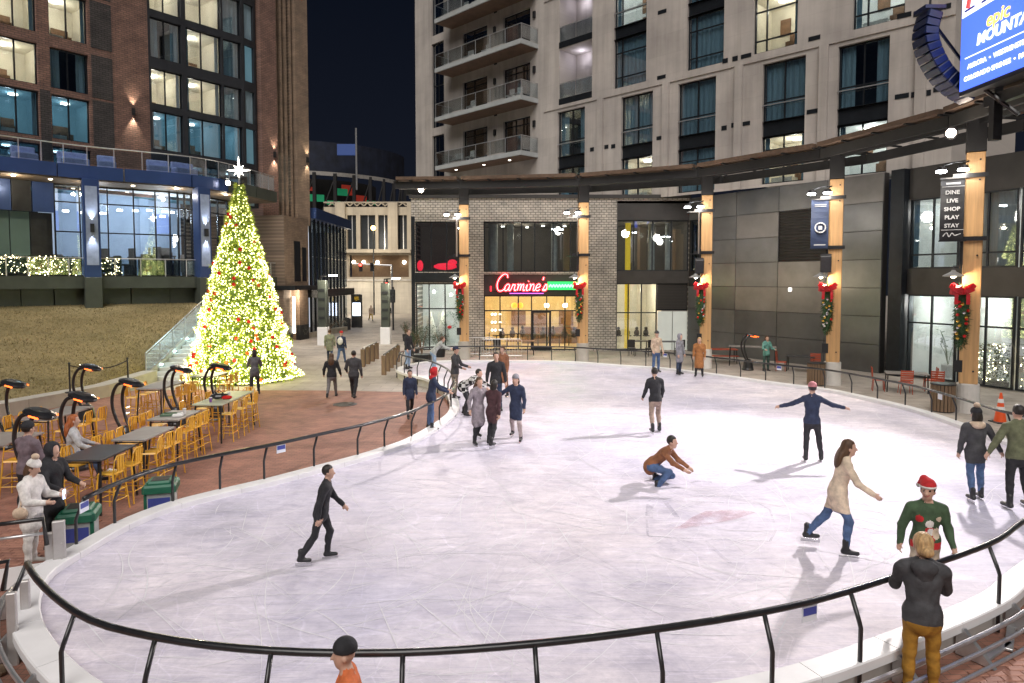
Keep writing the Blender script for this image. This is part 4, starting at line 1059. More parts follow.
# ------------------------------------------------------------------ terrace podium of the hotel
BLUELIT = mat('blue_light_on_metal', (.040, .078, .22), .35, .35, .12, .8)  # blue light from the billboard put into the metal colour
GREENP = mat('dark_green_grey_panel', (.070, .080, .066), .5, .2, .2, .8)
SOF = mat('brown_soffit', (.16, .12, .085), .6, 0, .15, 1)
ctrl = [Vector(p) for p in ((-32, 26.5, 0), (-28.4, 30.6, 0), (-25.4, 33.9, 0), (-22.7, 36.9, 0), (-18.6, 40.0, 0), (-17.1, 43.5, 0), (-16.4, 47.9, 0))]
curve = catmull(ctrl, 6, False)
pod = thing('terrace_podium', 'curved two level podium with fascia tinted by blue light and glass balustrades', 'building', (0, 0, 0))
def sweep(o0, o1, z0, z1, pts, mb=None):
    mb = mb or MB(); A = poly_offset(pts, o0, False); B = poly_offset(pts, o1, False); n = len(pts)
    vs = [(p.x, p.y, z0) for p in A] + [(p.x, p.y, z1) for p in A] + [(p.x, p.y, z1) for p in B] + [(p.x, p.y, z0) for p in B]
    fs = []
    for i in range(n - 1):
        for k in range(4):
            a, b = k * n, ((k + 1) % 4) * n; fs.append((a + i, a + i + 1, b + i + 1, b + i))
    fs += [(0, n, 2 * n, 3 * n), (n - 1, 4 * n - 1, 3 * n - 1, 2 * n - 1)]
    return mb.add(vs, fs)
segs = resample(curve, 2.6, False)
dense = lambda a, b, n=6: [curve_pt(a + (b - a) * k / n) for k in range(n + 1)]
def curve_pt(t):
    t = min(max(t, 0), .99999) * (len(curve) - 1); i = int(t); return curve[i].lerp(curve[i + 1], t - i)
NS = 9
for k in range(NS):
    a, b = k / NS + .0012, (k + 1) / NS - .0012
    sweep(-.06, .1, 9.80, 10.5, dense(a, b)).build('fascia_panel', BLUELIT if k < 7 else GREENP, pod)
sweep(.1, 4.2, 9.74, 9.8, curve).build('soffit', SOF, pod)
sweep(.02, 4.4, 9.83, 10.46, poly_offset(curve, .09, False)).build('terrace_slab', CONC, pod)
sweep(.0, 5.5, 3.95, 4.6, curve).build('deck', GREENP, pod)
for k in range(16):
    sweep(.62, .8, 2.2, 3.95, dense(k / 16 + .001, (k + 1) / 16 - .001, 3)).build('base_panel', GREENP, pod)
sweep(.8, 1.2, 0, 3.9, curve).build('base_wall', DARK, pod)
for z, tall in ((4.6, .98), (10.5, 1.05)):
    n = 26 if z < 5 else 24
    top = poly_offset(curve, .12, False)
    MB().tube([(p.x, p.y, z + tall) for p in top], .03, 6).build('handrail', ALU, pod)
    for k in range(n):
        p, q = curve_pt(k / n), curve_pt((k + 1) / n)
        t = (q - p).normalized(); nn_ = Vector((-t.y, t.x, 0)) * .12; c = (p + q) / 2 + nn_
        put('railing_pane', pane_mesh((q - p).length - .1, tall - .16, GLASSR), pod, (c.x, c.y, z + tall / 2), math.atan2(t.y, t.x))
        put('post', gpost, pod, (p.x + nn_.x, p.y + nn_.y, z), math.atan2(t.y, t.x), (1, 1, tall / 1.08))
# pilasters with sconces
def at_u(u):
    return min((k / 400 for k in range(401)), key=lambda t: abs(512 + FPX * curve_pt(t).x / curve_pt(t).y - u))
for u in (93, 204):
    t = at_u(u); p = curve_pt(t); q = curve_pt(t + .01); d = (q - p).normalized()
    MB().cbox((0, 0, 3.55), (.80, .62, 2.0), .02).build('pilaster_foot', GREENP, pod, (p.x, p.y, 0), math.atan2(d.y, d.x))
    po = MB().cbox((0, 0, 7.18), (.78, .6, 5.24), .02).build('pilaster', BLUELIT, pod, (p.x, p.y, 0), math.atan2(d.y, d.x))  # pilaster and inset carry the blue light in their colour
    MB().bb(-.28, .28, -.335, -.302, 5.2, 9.4).build('inset_panel', mat('pale_blue_light_inset', (.30, .36, .50), .4, .2), po)
    MB().bb(-.09, .09, -.5, -.336, 6.95, 7.4).build('sconce', DARK, po)
    lamp('SPOT', 'sconce_up', po, (0, -.46, 7.45), 130, (.92, .95, 1), .05, 60, (0, -.36, 12), .8)
    lamp('SPOT', 'sconce_down', po, (0, -.46, 6.9), 130, (.95, .95, 1), .05, 60, (0, -.36, 2), .8)
# glazing set back on the deck
gl_in = poly_offset(curve, 2.6, False)
def gpt(t):
    t = min(max(t, 0), .99999) * (len(gl_in) - 1); i = int(t); return gl_in[i].lerp(gl_in[i + 1], t - i)
ta, tb_ = at_u(70), at_u(272)
ng = 13
PODW = lit('cool_lobby_wall', (.34, .42, .56), .38)
for k in range(ng):
    p, q = gpt(ta + (tb_ - ta) * k / ng), gpt(ta + (tb_ - ta) * (k + 1) / ng)
    d = (q - p).normalized(); L_ = (q - p).length
    sb = bpy.data.objects.new('glazing_bay', None); COL.objects.link(sb); sb.parent = pod; sb.location = (p.x, p.y, 0); sb.rotation_euler = (0, 0, math.atan2(d.y, d.x))
    fm = MB(); wd = L_
    fm.bb(0, .07, -.06, .06, 4.6, 9.74)
    for z in (4.64, 7.1, 8.75, 9.68): fm.bb(.07, wd, -.05, .05, z - .035, z + .035)
    fm.build('frame', FRAME, sb)
    for z0, z1 in ((4.68, 7.06), (7.14, 8.71), (8.79, 9.64)): put('pane', pane_mesh(wd - .09, z1 - z0, GLASS), sb, (wd / 2 + .03, 0, (z0 + z1) / 2))
bk = [gpt(ta + (tb_ - ta) * k / 20) for k in range(21)]
bk2 = poly_offset(bk, 4.0, False)
MB().add([(p.x, p.y, 4.6) for p in bk2] + [(p.x, p.y, 9.74) for p in bk2], [(i, i + 1, 22 + i, 21 + i) for i in range(20)]).build('lobby_wall', PODW, pod)
for k in (3, 7, 11, 15): q_ = bk[k].lerp(bk2[k], .4); lamp('POINT', 'lobby_light', pod, (q_.x, q_.y, 8.6), 60, (.8, .88, 1), .3)
MB().add([(p.x, p.y, 9.7) for p in bk2] + [(p.x, p.y, 9.7) for p in bk], [(i, i + 1, 22 + i, 21 + i) for i in range(20)]).build('lobby_ceiling', mat('lobby_ceiling_white', (.7, .72, .75), .8), pod)
LOB = mat('lobby_fitting', (.25, .22, .2), .6)
for k in range(16):
    p = bk[1 + k].lerp(bk2[1 + k], rng.uniform(.3, .8)); h_ = rng.uniform(.7, 1.4); fm = MB()
    fm.bb(-.5, .5, -.3, .3, h_ - .08, h_); fm.bb(-.45, -.4, -.25, .25, 0, h_ - .08); fm.bb(.4, .45, -.25, .25, 0, h_ - .08); fm.bb(-.3, .3, .3, .36, .3, h_ + .5)
    fm.build('lobby_furniture', LOB, pod, (p.x, p.y, 4.6), rng.random() * 3)
for k in range(12):
    p = bk[1 + k].lerp(bk2[1 + k], rng.uniform(.25, .7)); MB().lathe([(.16, 0), (.16, .1)], (0, 0, 0), 10).build('lobby_lamp', LAMPM, pod, (p.x, p.y, rng.choice((8.3, 8.6, 9.5))))
# left stage wall: dark panels and a dim screen
tl = at_u(70); stg = poly_offset(curve, 2.4, False)
def spt(t):
    t = min(max(t, 0), .99999) * (len(stg) - 1); i = int(t); return stg[i].lerp(stg[i + 1], t - i)
for k in range(12):
    a, b = tl * k / 12 + .001, tl * (k + 1) / 12 - .001
    pts = [spt(a + (b - a) * q / 4) for q in range(5)]
    sweep(0, .15, 8.1, 9.72, pts).build('upper_panel', BLUELIT if k in (7, 9, 11) else DARK, pod)  # some panels coloured as washed by blue light
    sweep(.5, .65, 4.6, 8.1, pts).build('stage_wall', mat('teal_screen_wall', (.10, .17, .17), .6, 0, .15, .5) if k < 11 else DARK, pod)
p = spt(tl * .72); MB().cbox((0, 0, 0), (.6, .5, .55), .05).build('speaker', STEEL, pod, (p.x + .2, p.y - .6, 8.9), .8)
DLM = emit('downlight', (1, .85, .6), 14)
for k in range(9):
    p = curve_pt(.22 + .07 * k) + Vector((-.5, .8, 0)); MB().lathe([(.09, 0), (.09, -.03)], (0, 0, 0), 10).build('downlight', DLM, pod, (p.x, p.y, 9.735))
    if k % 2 == 0: lamp('POINT', 'downlight', pod, (p.x, p.y, 9.4), 45, (1, .84, .6), .1)
flood('warm round floodlight on the hotel fascia beside the tree star', AT(228, 183, 41.6), (-4, 20, 0), 1800, (1, .82, .62))
# hedges with string lights on the deck, terrace furniture above
HLEAF = mat('hedge_leaf_green', (.05, .085, .03), .75, 0, .4, 9)
FAIRY = emit('fairy_light', (1, .80, .45), 14)
def hedge(label, p, rz, L_, h_=1.0, d_=.6, seed=0, dens=1.0):
    rg = random.Random(seed)
    o = thing('lit_hedge', label, 'hedge', tuple(p), rz, 'clipped hedges wound with fairy lights')
    mb = MB()
    for _ in range(int(900 * L_ * dens)):
        x, y, z = rg.uniform(-L_ / 2, L_ / 2), rg.uniform(-d_ / 2, d_ / 2), rg.uniform(0.02, h_)
        t = Vector((rg.uniform(-1, 1), rg.uniform(-1, 1), rg.uniform(-.3, 1))).normalized() * .09; s = t.cross(Vector((rg.random(), rg.random(), rg.random()))).normalized() * .035
        c = Vector((x, y, z)); mb.add([c - s, c + s, c + t], [(0, 1, 2)])
    f = mb.build('foliage', HLEAF, o); f['kind'] = 'stuff'
    lb = MB()
    for _ in range(int(55 * L_)):
        x, z = rg.uniform(-L_ / 2, L_ / 2), rg.uniform(.05, h_); y = rg.choice((-1, 1)) * d_ * .52
        lb.ball((x, y, z), .022, 4, 3)
    f = lb.build('fairy_lights', FAIRY, o); f['kind'] = 'stuff'
    MB().cbox((0, 0, .09), (L_, d_ * .8, .18), .02).build('planter_box', DARK, o)
for u, l, L_, lab in ((22, 0, 3.4, 'long hedge with fairy lights at the far left of the deck'), (58, 0, 2.2, 'hedge with fairy lights left of the blue-lit pilaster on deck'), (113, 0, 1.1, 'short hedge with fairy lights right of the blue-lit pilaster')):
    t = at_u(u); p = curve_pt(t); q = curve_pt(t + .01); d = (q - p).normalized(); n_ = Vector((-d.y, d.x, 0))
    hedge(lab, p + n_ * .75 + Vector((0, 0, 4.6)), math.atan2(d.y, d.x), L_, 1.05, .5, u)
BLUC = mat('blue_white_cover', (.35, .42, .75), .6, 0, .2, 2)
for u, lab in ((36, 'pale blue covered lounge seat on the upper terrace far left'), (82, 'blue and white covered sofa on the upper terrace by brick pier'), (112, 'blue patterned cover draped over upper terrace furniture'), (165, 'blue covered table on the upper terrace below glazed bay'), (196, 'small blue covered chair on the upper terrace above second pilaster')):
    t = at_u(u); p = curve_pt(t); q = curve_pt(t + .01); d = (q - p).normalized(); n_ = Vector((-d.y, d.x, 0))
    pp = p + n_ * .9; wd = rng.uniform(.7, 1.5)
    o = thing('covered_seat', lab, 'seat', (pp.x, pp.y, 10.462), math.atan2(d.y, d.x), 'covered furniture on the upper terrace')
    MB().cbox((0, 0, .24), (wd, .7, .48), .06).build('seat', BLUC, o); MB().cbox((0, .3, .66), (wd, .2, .36), .05).build('backrest', BLUC, o)

# ------------------------------------------------------------------ lawn, seat wall and steps
def mat_lawn():
    m, t, b, L = nt('dry_winter_lawn'); c = coords(t)
    n1 = noise(t, c, .5, 5); n2 = noise(t, c, 9, 6, .75)
    col = ramp2(t, n1, (.21, .175, .085), (.34, .27, .14), .3, .7)
    col = mixc(t, .8, col, ramp2(t, n2, (.55, .55, .5), (1.4, 1.35, 1.25), .3, .7), 'MULTIPLY')
    L.new(col, b.inputs['Base Color']); b.inputs['Roughness'].default_value = .95; bump(t, b, n2, .7, .05); return m
LAWN = mat_lawn()
fr_ = resample([Vector(p) for p in ((-23, 10, 0), (-19.3, 16, 0), (-17.0, 21.2, 0), (-15.8, 25.5, 0), (-16.1, 29.6, 0))], .8, False)
bk_c = poly_offset(curve, .6, False)
bk_ = resample([Vector(p) for p in bk_c[:25]] + [Vector((-16.3, 40.6, 0))], .8, False)
nu, nv = 40, 24
def rs(P_, n):
    L_ = [0]
    for a, b in zip(P_, P_[1:]): L_.append(L_[-1] + (b - a).length)
    out = []
    for k in range(n + 1):
        t = L_[-1] * k / n; j = max(i for i in range(len(L_)) if L_[i] <= t + 1e-6); j = min(j, len(P_) - 2)
        out.append(P_[j].lerp(P_[j + 1], (t - L_[j]) / max(1e-6, L_[j + 1] - L_[j])))
    return out
fa, ba = rs(fr_, nu), rs(bk_, nu)
lv3 = []
for j in range(nv + 1):
    for i in range(nu + 1):
        p = fa[i].lerp(ba[i], j / nv); s = j / nv
        z = .40 + 2.65 * (s ** 1.08) + (.05 * math.sin(i * .9 + j) * math.sin(j * .7)) * (0 < j < nv)
        lv3.append((p.x, p.y, z))
lawn = MB().add(lv3, [(j * (nu + 1) + i, j * (nu + 1) + i + 1, (j + 1) * (nu + 1) + i + 1, (j + 1) * (nu + 1) + i) for j in range(nv) for i in range(nu)])
struct(lawn.build('lawn', LAWN, smooth=True))
rg = random.Random(5); gb = MB()
for _ in range(42000):
    a, b = rg.random() * .999 * nu, rg.random() * .999 * nv; i, j = int(a), int(b)
    P00, P10, P01 = (Vector(lv3[(j + dj) * (nu + 1) + i + di]) for di, dj in ((0, 0), (1, 0), (0, 1)))
    c = P00 + (P10 - P00) * (a - i) + (P01 - P00) * (b - j)
    t = Vector((rg.uniform(-.7, .7), rg.uniform(-.7, .7), 1)) * rg.uniform(.04, .09); s = Vector((rg.uniform(-1, 1), rg.uniform(-1, 1), 0)) * .022
    gb.add([c - s, c + s, c + t], [(0, 1, 2)])
g_ = gb.build('dry_grass', mat('dry_grass_blade', (.30, .24, .12), .9, 0, .4, 3)); tag(g_, 'short dry tan winter grass covering the sloping lawn', 'grass', kind='stuff')
sw = thing('seat_wall', 'pale concrete seat wall along the foot of the lawn', 'wall', (0, 0, 0))
for k in range(12):
    n_ = len(fr_) - 1; a, b = k / 12, (k + 1) / 12
    pts = [fr_[int(a * n_)].lerp(fr_[min(int(a * n_) + 1, n_)], a * n_ - int(a * n_))]
    pts += [fr_[q] for q in range(int(a * n_) + 1, int(b * n_) + 1) if q / n_ < b - 1e-4]
    pts += [fr_[min(int(b * n_), n_)].lerp(fr_[min(int(b * n_) + 1, n_)], b * n_ - int(b * n_))]
    pts = [p for q, p in enumerate(pts) if q == 0 or (p - pts[q - 1]).length > .05]
    d = (pts[-1] - pts[0]).normalized() * .006; pts[0] = pts[0] + d; pts[-1] = pts[-1] - d
    sweep(-.62, -.02, 0, .46, pts).build('coping_block', CONC, sw)
st = thing('stairway', 'pale concrete steps climbing beside the lawn to the podium', 'stairs', (0, 0, 0))
stp = MB().cbox((0, 0, 0), (2.2, .44, .16), .012).mesh('step', mat('pale_step', (.55, .56, .55), .7, 0, .1, 2))
ns = 19
for k in range(ns): put('step', stp, st, (-14.75, 29.9 + k * .42, .08 + k * .158))
strz = lambda y: .158 + (y - 29.7) / .42 * .158
for X in (-15.95, -13.55):
    y0, y1 = 29.6, 38.1
    MB().add([(X - .07, y0, 0), (X + .07, y0, 0), (X + .07, y1, 0), (X - .07, y1, 0), (X - .07, y0, .30), (X + .07, y0, .30), (X + .07, y1, strz(y1) + .12), (X - .07, y1, strz(y1) + .12)],
             [(0, 3, 2, 1), (4, 5, 6, 7), (0, 1, 5, 4), (1, 2, 6, 5), (2, 3, 7, 6), (3, 0, 4, 7)]).build('stringer', CONC, st)
    MB().tube([(X, y0, strz(y0) + 1.1), (X, y1, strz(y1) + 1.1)], .03, 6).build('handrail', ALU, st)
    for k in range(7):
        ya, yb = y0 + (y1 - y0) * k / 7, y0 + (y1 - y0) * (k + 1) / 7
        z0, z1 = strz(ya) + .2, strz(yb) + .2
        MB().add([(X - .008, ya + .05, z0), (X - .008, yb - .03, z1), (X - .008, yb - .03, z1 + .82), (X - .008, ya + .05, z0 + .82), (X + .008, ya + .05, z0), (X + .008, yb - .03, z1), (X + .008, yb - .03, z1 + .82), (X + .008, ya + .05, z0 + .82)],
                 [(0, 1, 2, 3), (7, 6, 5, 4), (0, 4, 5, 1), (2, 6, 7, 3), (1, 5, 6, 2), (0, 3, 7, 4)]).build('glass_panel', GLASSR, st)
        put('post', gpost, st, (X, ya, strz(ya) + .02))
STRIP = emit('step_strip_light', (.55, .9, 1), 5)
for k in range(2, ns, 3): MB().bb(-15.84, -15.8, 29.75 + k * .42, 29.95 + k * .42, .24 + k * .158, .3 + k * .158).build('step_light', STRIP, st)
lamp('POINT', 'step_glow', st, (-14.7, 32.5, 2.4), 60, (.6, .95, 1), .3)
rp = thing('rope_barrier', 'black posts with a rope at the lawn edge behind heater', 'barrier', (0, 0, 0))
p0, p1 = AT(70, 388, 23.5), AT(128, 376, 25.0); p0.z = p1.z = .5
for p in (p0, p1): MB().lathe([(.16, 0), (.16, .03), (.03, .05), (.03, 1.0), (.05, 1.02), (.02, 1.06)], (0, 0, 0), 10).build('post', STEEL, rp, (p.x, p.y, p.z))
MB().tube(catmull([p0 + Vector((0, 0, .95)), p0.lerp(p1, .3) + Vector((0, 0, .78)), p0.lerp(p1, .7) + Vector((0, 0, .76)), p1 + Vector((0, 0, .95))], 4, False), .02, 6).build('rope', STEEL, rp)
# ------------------------------------------------------------------ Christmas tree
def mat_needle():
    m, t, b, L = nt('lit_fir_needles'); c = coords(t)
    L.new(ramp2(t, noise(t, c, 5, 4), (.40, .54, .07), (.68, .74, .14), .3, .7), b.inputs['Base Color'])  # glow of the fairy lights put into the needle colour
    b.inputs['Roughness'].default_value = .6
    b.inputs['Transmission Weight'].default_value = 0
    return m
NEED = mat_needle()
tp = G(243, 379.5)
xt = thing('christmas_tree', 'tall cone Christmas tree covered in warm fairy lights with a star', 'tree', (tp.x, tp.y, 0))
TH, TR = 8.55, 2.32
def tr_r(z): return TR * max(0.02, (1 - z / TH)) ** .92 * (.96 + .04 * math.sin(z * 9)) + .06
MB().tube([(0, 0, 0), (0, 0, TH * .5), (0, 0, TH)], [.22, .12, .04], 10).build('trunk', WOOD, xt)
rg = random.Random(11)
core = MB(); core.lathe([(tr_r(z) * .86, z) for z in [.12 + (TH - .2) * k / 18 for k in range(19)]], (0, 0, 0), 28)
core.build('inner_frame', mat('fir_core', (.10, .16, .025), .8, 0, .4, 6), xt)
nd = MB()
for _ in range(5200):
    z = TH * (1 - math.sqrt(rg.random())) if rg.random() < .92 else rg.uniform(TH * .6, TH)
    z = min(max(z, .08), TH); a = rg.uniform(0, 6.2832); r = tr_r(z) * rg.uniform(.84, 1.03) * (1 + .035 * math.sin(5 * a + 3.1 * z) + .03 * math.sin(11 * a - 5 * z))
    o = Vector((math.cos(a), math.sin(a), 0)); c = o * r + Vector((0, 0, z))
    d0 = (o + Vector((rg.uniform(-.5, .5), rg.uniform(-.5, .5), rg.uniform(-.55, .35)))).normalized()
    for k in range(6):
        t = (d0 + Vector((rg.uniform(-.8, .8), rg.uniform(-.8, .8), rg.uniform(-.8, .8)))).normalized() * rg.uniform(.10, .2)
        s = t.cross(Vector((rg.random() - .5, rg.random() - .5, rg.random()))).normalized() * .022
        nd.add([c - s, c + s, c + t], [(0, 1, 2)])
q = nd.build('foliage', NEED, xt); q['kind'] = 'stuff'
FL = emit('warm_tree_light', (.98, .93, .40), 4.5)
lt = MB()
for _ in range(6800):
    z = TH * (1 - math.sqrt(rg.random())); z = min(max(z, .15), TH); a = rg.uniform(0, 6.2832); r = tr_r(z) * rg.uniform(.95, 1.06) * (1 + .035 * math.sin(5 * a + 3.1 * z) + .03 * math.sin(11 * a - 5 * z))
    p = Vector((math.cos(a) * r, math.sin(a) * r, z)); e = rg.choice((.018, .024, .032))
    lt.add([p + Vector(v) * e for v in ((1, 0, 0), (-1, 0, 0), (0, 1, 0), (0, -1, 0), (0, 0, 1), (0, 0, -1))], [(0, 2, 4), (2, 1, 4), (1, 3, 4), (3, 0, 4), (2, 0, 5), (1, 2, 5), (3, 1, 5), (0, 3, 5)])
q = lt.build('fairy_lights', FL, xt); q['kind'] = 'stuff'
rb = [MB().ball((0, 0, 0), .085, 8, 6).mesh('bauble', m) for m in (REDB, REDB, mat('orange_bauble', (.55, .12, .02), .3, .3))]
for _ in range(60):
    z = TH * .94 * (1 - math.sqrt(rg.random())) + .2; a = rg.uniform(-3.3, .3); r = tr_r(z) * 1.03
    put('bauble', rg.choice(rb), xt, (math.cos(a) * r, math.sin(a) * r, z))
STARM = emit('star_glow', (1, .95, .82), 9)
sm_ = MB()
for k in range(8):
    a = k * math.pi / 4; L_ = .52 if k % 2 == 0 else .3
    if k == 2: L_ = .62
    d = Vector((math.cos(a), 0, math.sin(a))); s = Vector((-d.z, 0, d.x)) * .07
    sm_.add([s, -s, Vector((0, .07, 0)), Vector((0, -.07, 0)), d * L_], [(0, 3, 4), (3, 1, 4), (1, 2, 4), (2, 0, 4)])
sm_.build('star', STARM, xt, (0, 0, TH + .62))
MB().tube([(0, 0, TH - .1), (0, 0, TH + .5)], .03, 6).build('star_rod', ALU, xt)
lamp('POINT', 'tree_glow', xt, (.4, -3.2, 1.4), 130, (1, .86, .5), .8)

# ------------------------------------------------------------------ background street: glass pavilion, stadium, wall, lamps, kiosk
STG = mat_stone('stadium_precast', (.46, .41, .33), 3, 1.5)
pv = Face((-15.45, 52.5), (.0, 1))
gp_ = thing('glass_pavilion', 'glass fronted corner building lit inside beyond the hotel', 'building', tuple(pv.p), pv.rot)
L_ = 11.5
for k in range(10):
    a, b = L_ * k / 10, L_ * (k + 1) / 10
    for z0, z1 in ((.2, 3.0), (3.7, 6.2), (6.2, 9.0)):
        put('pane', pane_mesh(b - a - .14, z1 - z0 - .08, GLASS), gp_, ((a + b) / 2, 0, (z0 + z1) / 2))
    MB().bb(a - .07, a + .07, -.08, .08, 0, 9.1).build('mullion', FRAME, gp_)
MB().bb(0, L_, -.5, .6, 9.1, 9.9).build('roof_edge', BLUELIT, gp_); MB().bb(-.3, L_, -.7, .3, 3.05, 3.65).build('canopy', DARK, gp_)
MB().quad((0, 3.5, 0), (L_, 3.5, 0), (L_, 3.5, 9), (0, 3.5, 9)).build('interior_wall', lit('pavilion_interior', (.55, .60, .68), .6), gp_)
MB().bb(0, L_, .5, 3.4, 8.8, 9.05).build('ceiling', ROOMC, gp_)
for k in range(4): MB().tube([(1.5 + 2.6 * k, 1.6, 0), (1.5 + 2.6 * k, 1.6, 8.8)], .2, 8).build('interior_column', mat('grey_column', (.3, .3, .3), .7), gp_)
# stadium: outer arcade and a curved upper deck
SY = 98.
stad = thing('stadium', 'distant baseball stadium with stone arcade and dark curved upper deck', 'building', (0, 0, 0))
def sx(u, Y=SY): return (u - 512) / FPX * Y
def sz_(v, Y=SY): return AT(512, v, Y).z
ar = [(u0, u1) for u0, u1 in ((348, 357), (361, 376), (379, 390.5), (397, 410))]
hol = [(sx(a), sx(b), sz_(249), sz_(215)) for a, b in ar] + [(sx(349), sx(409), sz_(277), sz_(255))]
aw = wall(stad, sx(325), sx(430), 0, sz_(207), hol, STG, .8); aw.location = (0, SY, 0)
for u in (342, 394, 413):
    MB().bb(sx(u) - .7, sx(u) + .7, SY - .6, SY + .1, sz_(252), sz_(203)).build('pier', STG, stad)
for a, b, c, d in hol[:4]:
    w_ = MB(); w_.bb(a, b, SY + .5, SY + .6, c, d); w_.build('window', GLASSD and FRAME, stad)
    MB().bb((a + b) / 2 - .06, (a + b) / 2 + .06, SY + .38, SY + .49, c, d).build('mullion', ALU, stad)
MB().bb(sx(346), sx(412), SY - 1.2, SY - .05, sz_(253), sz_(250)).build('cornice', STG, stad)
MB().bb(sx(349), sx(409), SY + 2, SY + 2.1, sz_(278), sz_(254)).build('arcade_back', mat('dim_brown_arcade', (.16, .10, .06), .8), stad)
for u in (352, 362, 376, 403): MB().ball((sx(u), SY + 1.4, sz_(262)), .28, 8, 6).build('arcade_lamp', BULB, stad)
tr = MB()
for k in range(14):
    a, b = sx(330 + k * 7), sx(337 + k * 7); tr.tube([(a, SY, sz_(206)), ((a + b) / 2, SY, sz_(203)), (b, SY, sz_(206))], .1, 5)
tr.tube([(sx(325), SY, sz_(202.5)), (sx(430), SY, sz_(202.5))], .12, 5); tr.build('roof_truss', STG, stad)
# upper deck
DKB = mat('dark_blue_steel', (.010, .014, .030), .7, .2, .5, .6); DKS = mat('stadium_dark', (.012, .011, .012), .8, 0, .4, .3)
cy, cr = 121., 22.; c0 = sx(300, 106)
def ud(a, z, r=cr): return (c0 - 8 + r * math.sin(a), cy - r * math.cos(a) * .75, z)
aa = [R(-25 + 115 * k / 26) for k in range(27)]
def band(z0, z1, r, m, name):
    mb = MB(); n = len(aa); mb.add([ud(a, z0, r) for a in aa] + [ud(a, z1, r) for a in aa], [(i, i + 1, n + i + 1, n + i) for i in range(n - 1)]); return mb.build(name, m, stad)
band(21.2, 25.8, cr, DKB, 'upper_fascia'); band(20.6, 21.2, cr + .15, mat('pale_band', (.32, .30, .28), .7), 'pale_band')
band(7.0, 20.6, cr - 5, DKS, 'concourse_back')
for k in range(0, 27, 2):
    p = ud(aa[k], 0, cr + .05); MB().bb(p[0] - .25, p[0] + .25, p[1] - .25, p[1] + .25, 9, 21.0).build('column', DKS, stad)
    if k < 24: MB().tube([ud(aa[k], 12), ud(aa[k + 2], 20.4)], .14, 5).build('brace', DKS, stad)
for (k, z, m) in ((13, 16.2, 'g'), (15, 15.6, 'g'), (11, 18.2, 'r'), (9, 17.2, 'r'), (17, 17.8, 'r'), (19, 16.6, 'r'), (16, 17.4, 'g'), (12, 17.6, 'r'), (21, 16.2, 'g'), (10, 16.6, 'r')):
    p = ud(aa[k], z + 1.2, cr - 3.5); mb = MB().box(p, (2.2, .2, .6 + .5 * (k % 3)), Matrix.Rotation(aa[k] * .8, 3, 'Z'))
    mb.build('lit_wall', emit('stadium_green', (.03, .45, .2), .12) if m == 'g' else emit('stadium_red', (.5, .05, .03), .16), stad)  # glowing boxes stand in for red and green light inside the deck
sb_ = MB(); sb_.bb(sx(339, 104), sx(357, 104), 104, 104.6, sz_(155, 104), sz_(144, 104)); sb_.build('scoreboard', emit('scoreboard_blue', (.03, .07, .25), .08), stad)
MB().tube([(sx(358, 104), 104, 18), (sx(358, 104), 104, sz_(128, 104))], .14, 6).build('flag_pole', ALU, stad)
# pale retaining wall
RWM = mat_stone('pale_retaining_wall', (.60, .56, .48), 2.2, .55, .7)
rw = thing('retaining_wall', 'long pale block wall at the end of the street', 'wall', (0, 90, 0))
MB().bb(sx(318, 90), sx(440, 90), 0, 1, 0, sz_(281, 90)).build('wall_face', RWM, rw)
MB().bb(sx(318, 90) - .1, sx(440, 90), -.15, 1.1, sz_(281, 90), sz_(279, 90)).build('coping', CONC, rw)
lamp('POINT', 'wall_light', rw, (sx(372, 90), -7, 6.2), 1100, (1, .9, .72), .5)
lamp('POINT', 'arcade_light', stad, (sx(378), SY - 7, 10), 800, (1, .88, .68), .5)
# street lamp, traffic lights, bus, posts
def pole_lamp(label, u, vb, vt, m, en, Y, name='street_lamp'):
    p = AT(u, vb, Y); o = thing(name, label, 'street lamp', (p.x, Y, 0)); h_ = AT(u, vt, Y).z
    MB().tube([(0, 0, 0), (0, 0, h_)], [.1, .06], 8).build('pole', DARK, o); MB().ball((0, 0, h_), .3, 10, 6).build('globe', m, o)
    lamp('POINT', 'globe_light', o, (0, -.6, h_), en, (1, .75, .4), .3)
pole_lamp('orange street lamp before the stadium arcade', 374, 300, 228, emit('sodium_glow', (1, .55, .12), 14), 260, 86)
def tlight(label, u, v, Y, lit_):
    top = AT(u, v, Y); o = thing('traffic_light', label, 'traffic light', (top.x, Y, 0), 0, 'street signals')
    MB().tube([(0, 0, 0), (0, 0, top.z + .8)], .08, 8).build('pole', DARK, o)
    b_ = MB().cbox((0, -.16, top.z), (.42, .3, 1.15), .03).build('signal_head', DARK, o)
    for k, m in enumerate((emit('signal_red', (1, .03, .02), 12), DARK, DARK)): MB().lathe([(.14, 0), (.12, .06)], (0, -.32, top.z + .36 - k * .36), 10, Matrix.Rotation(R(90), 3, 'X')).build('signal_lens', m if lit_ else DARK, b_)
tlight('traffic light with red lamp lit at the street corner', 387, 288, 62, True)
tlight('unlit signal head beside the red traffic light', 393, 296, 60, False)
ap = AT(380, 273, 80); o = thing('mast_arm_signal', 'traffic signal mast arm with red light over the street', 'traffic light', (AT(392, 280, 80).x, 80, 0))
MB().tube([(0, 0, 0), (0, 0, 6), (0, 0, 6.1), (-4.5, 0, 6.3)], .1, 8).build('mast', ALU, o)
for dx, m in ((-3.6, emit('signal_red', (1, .03, .02), 12)), (-2.3, DARK)):
    MB().cbox((dx, -.15, 5.9), (.4, .25, 1.0), .03).build('signal_head', DARK, o); MB().ball((dx, -.32, 6.15), .16).build('signal_lens', m, o)
bs = AT(378, 305, 78)
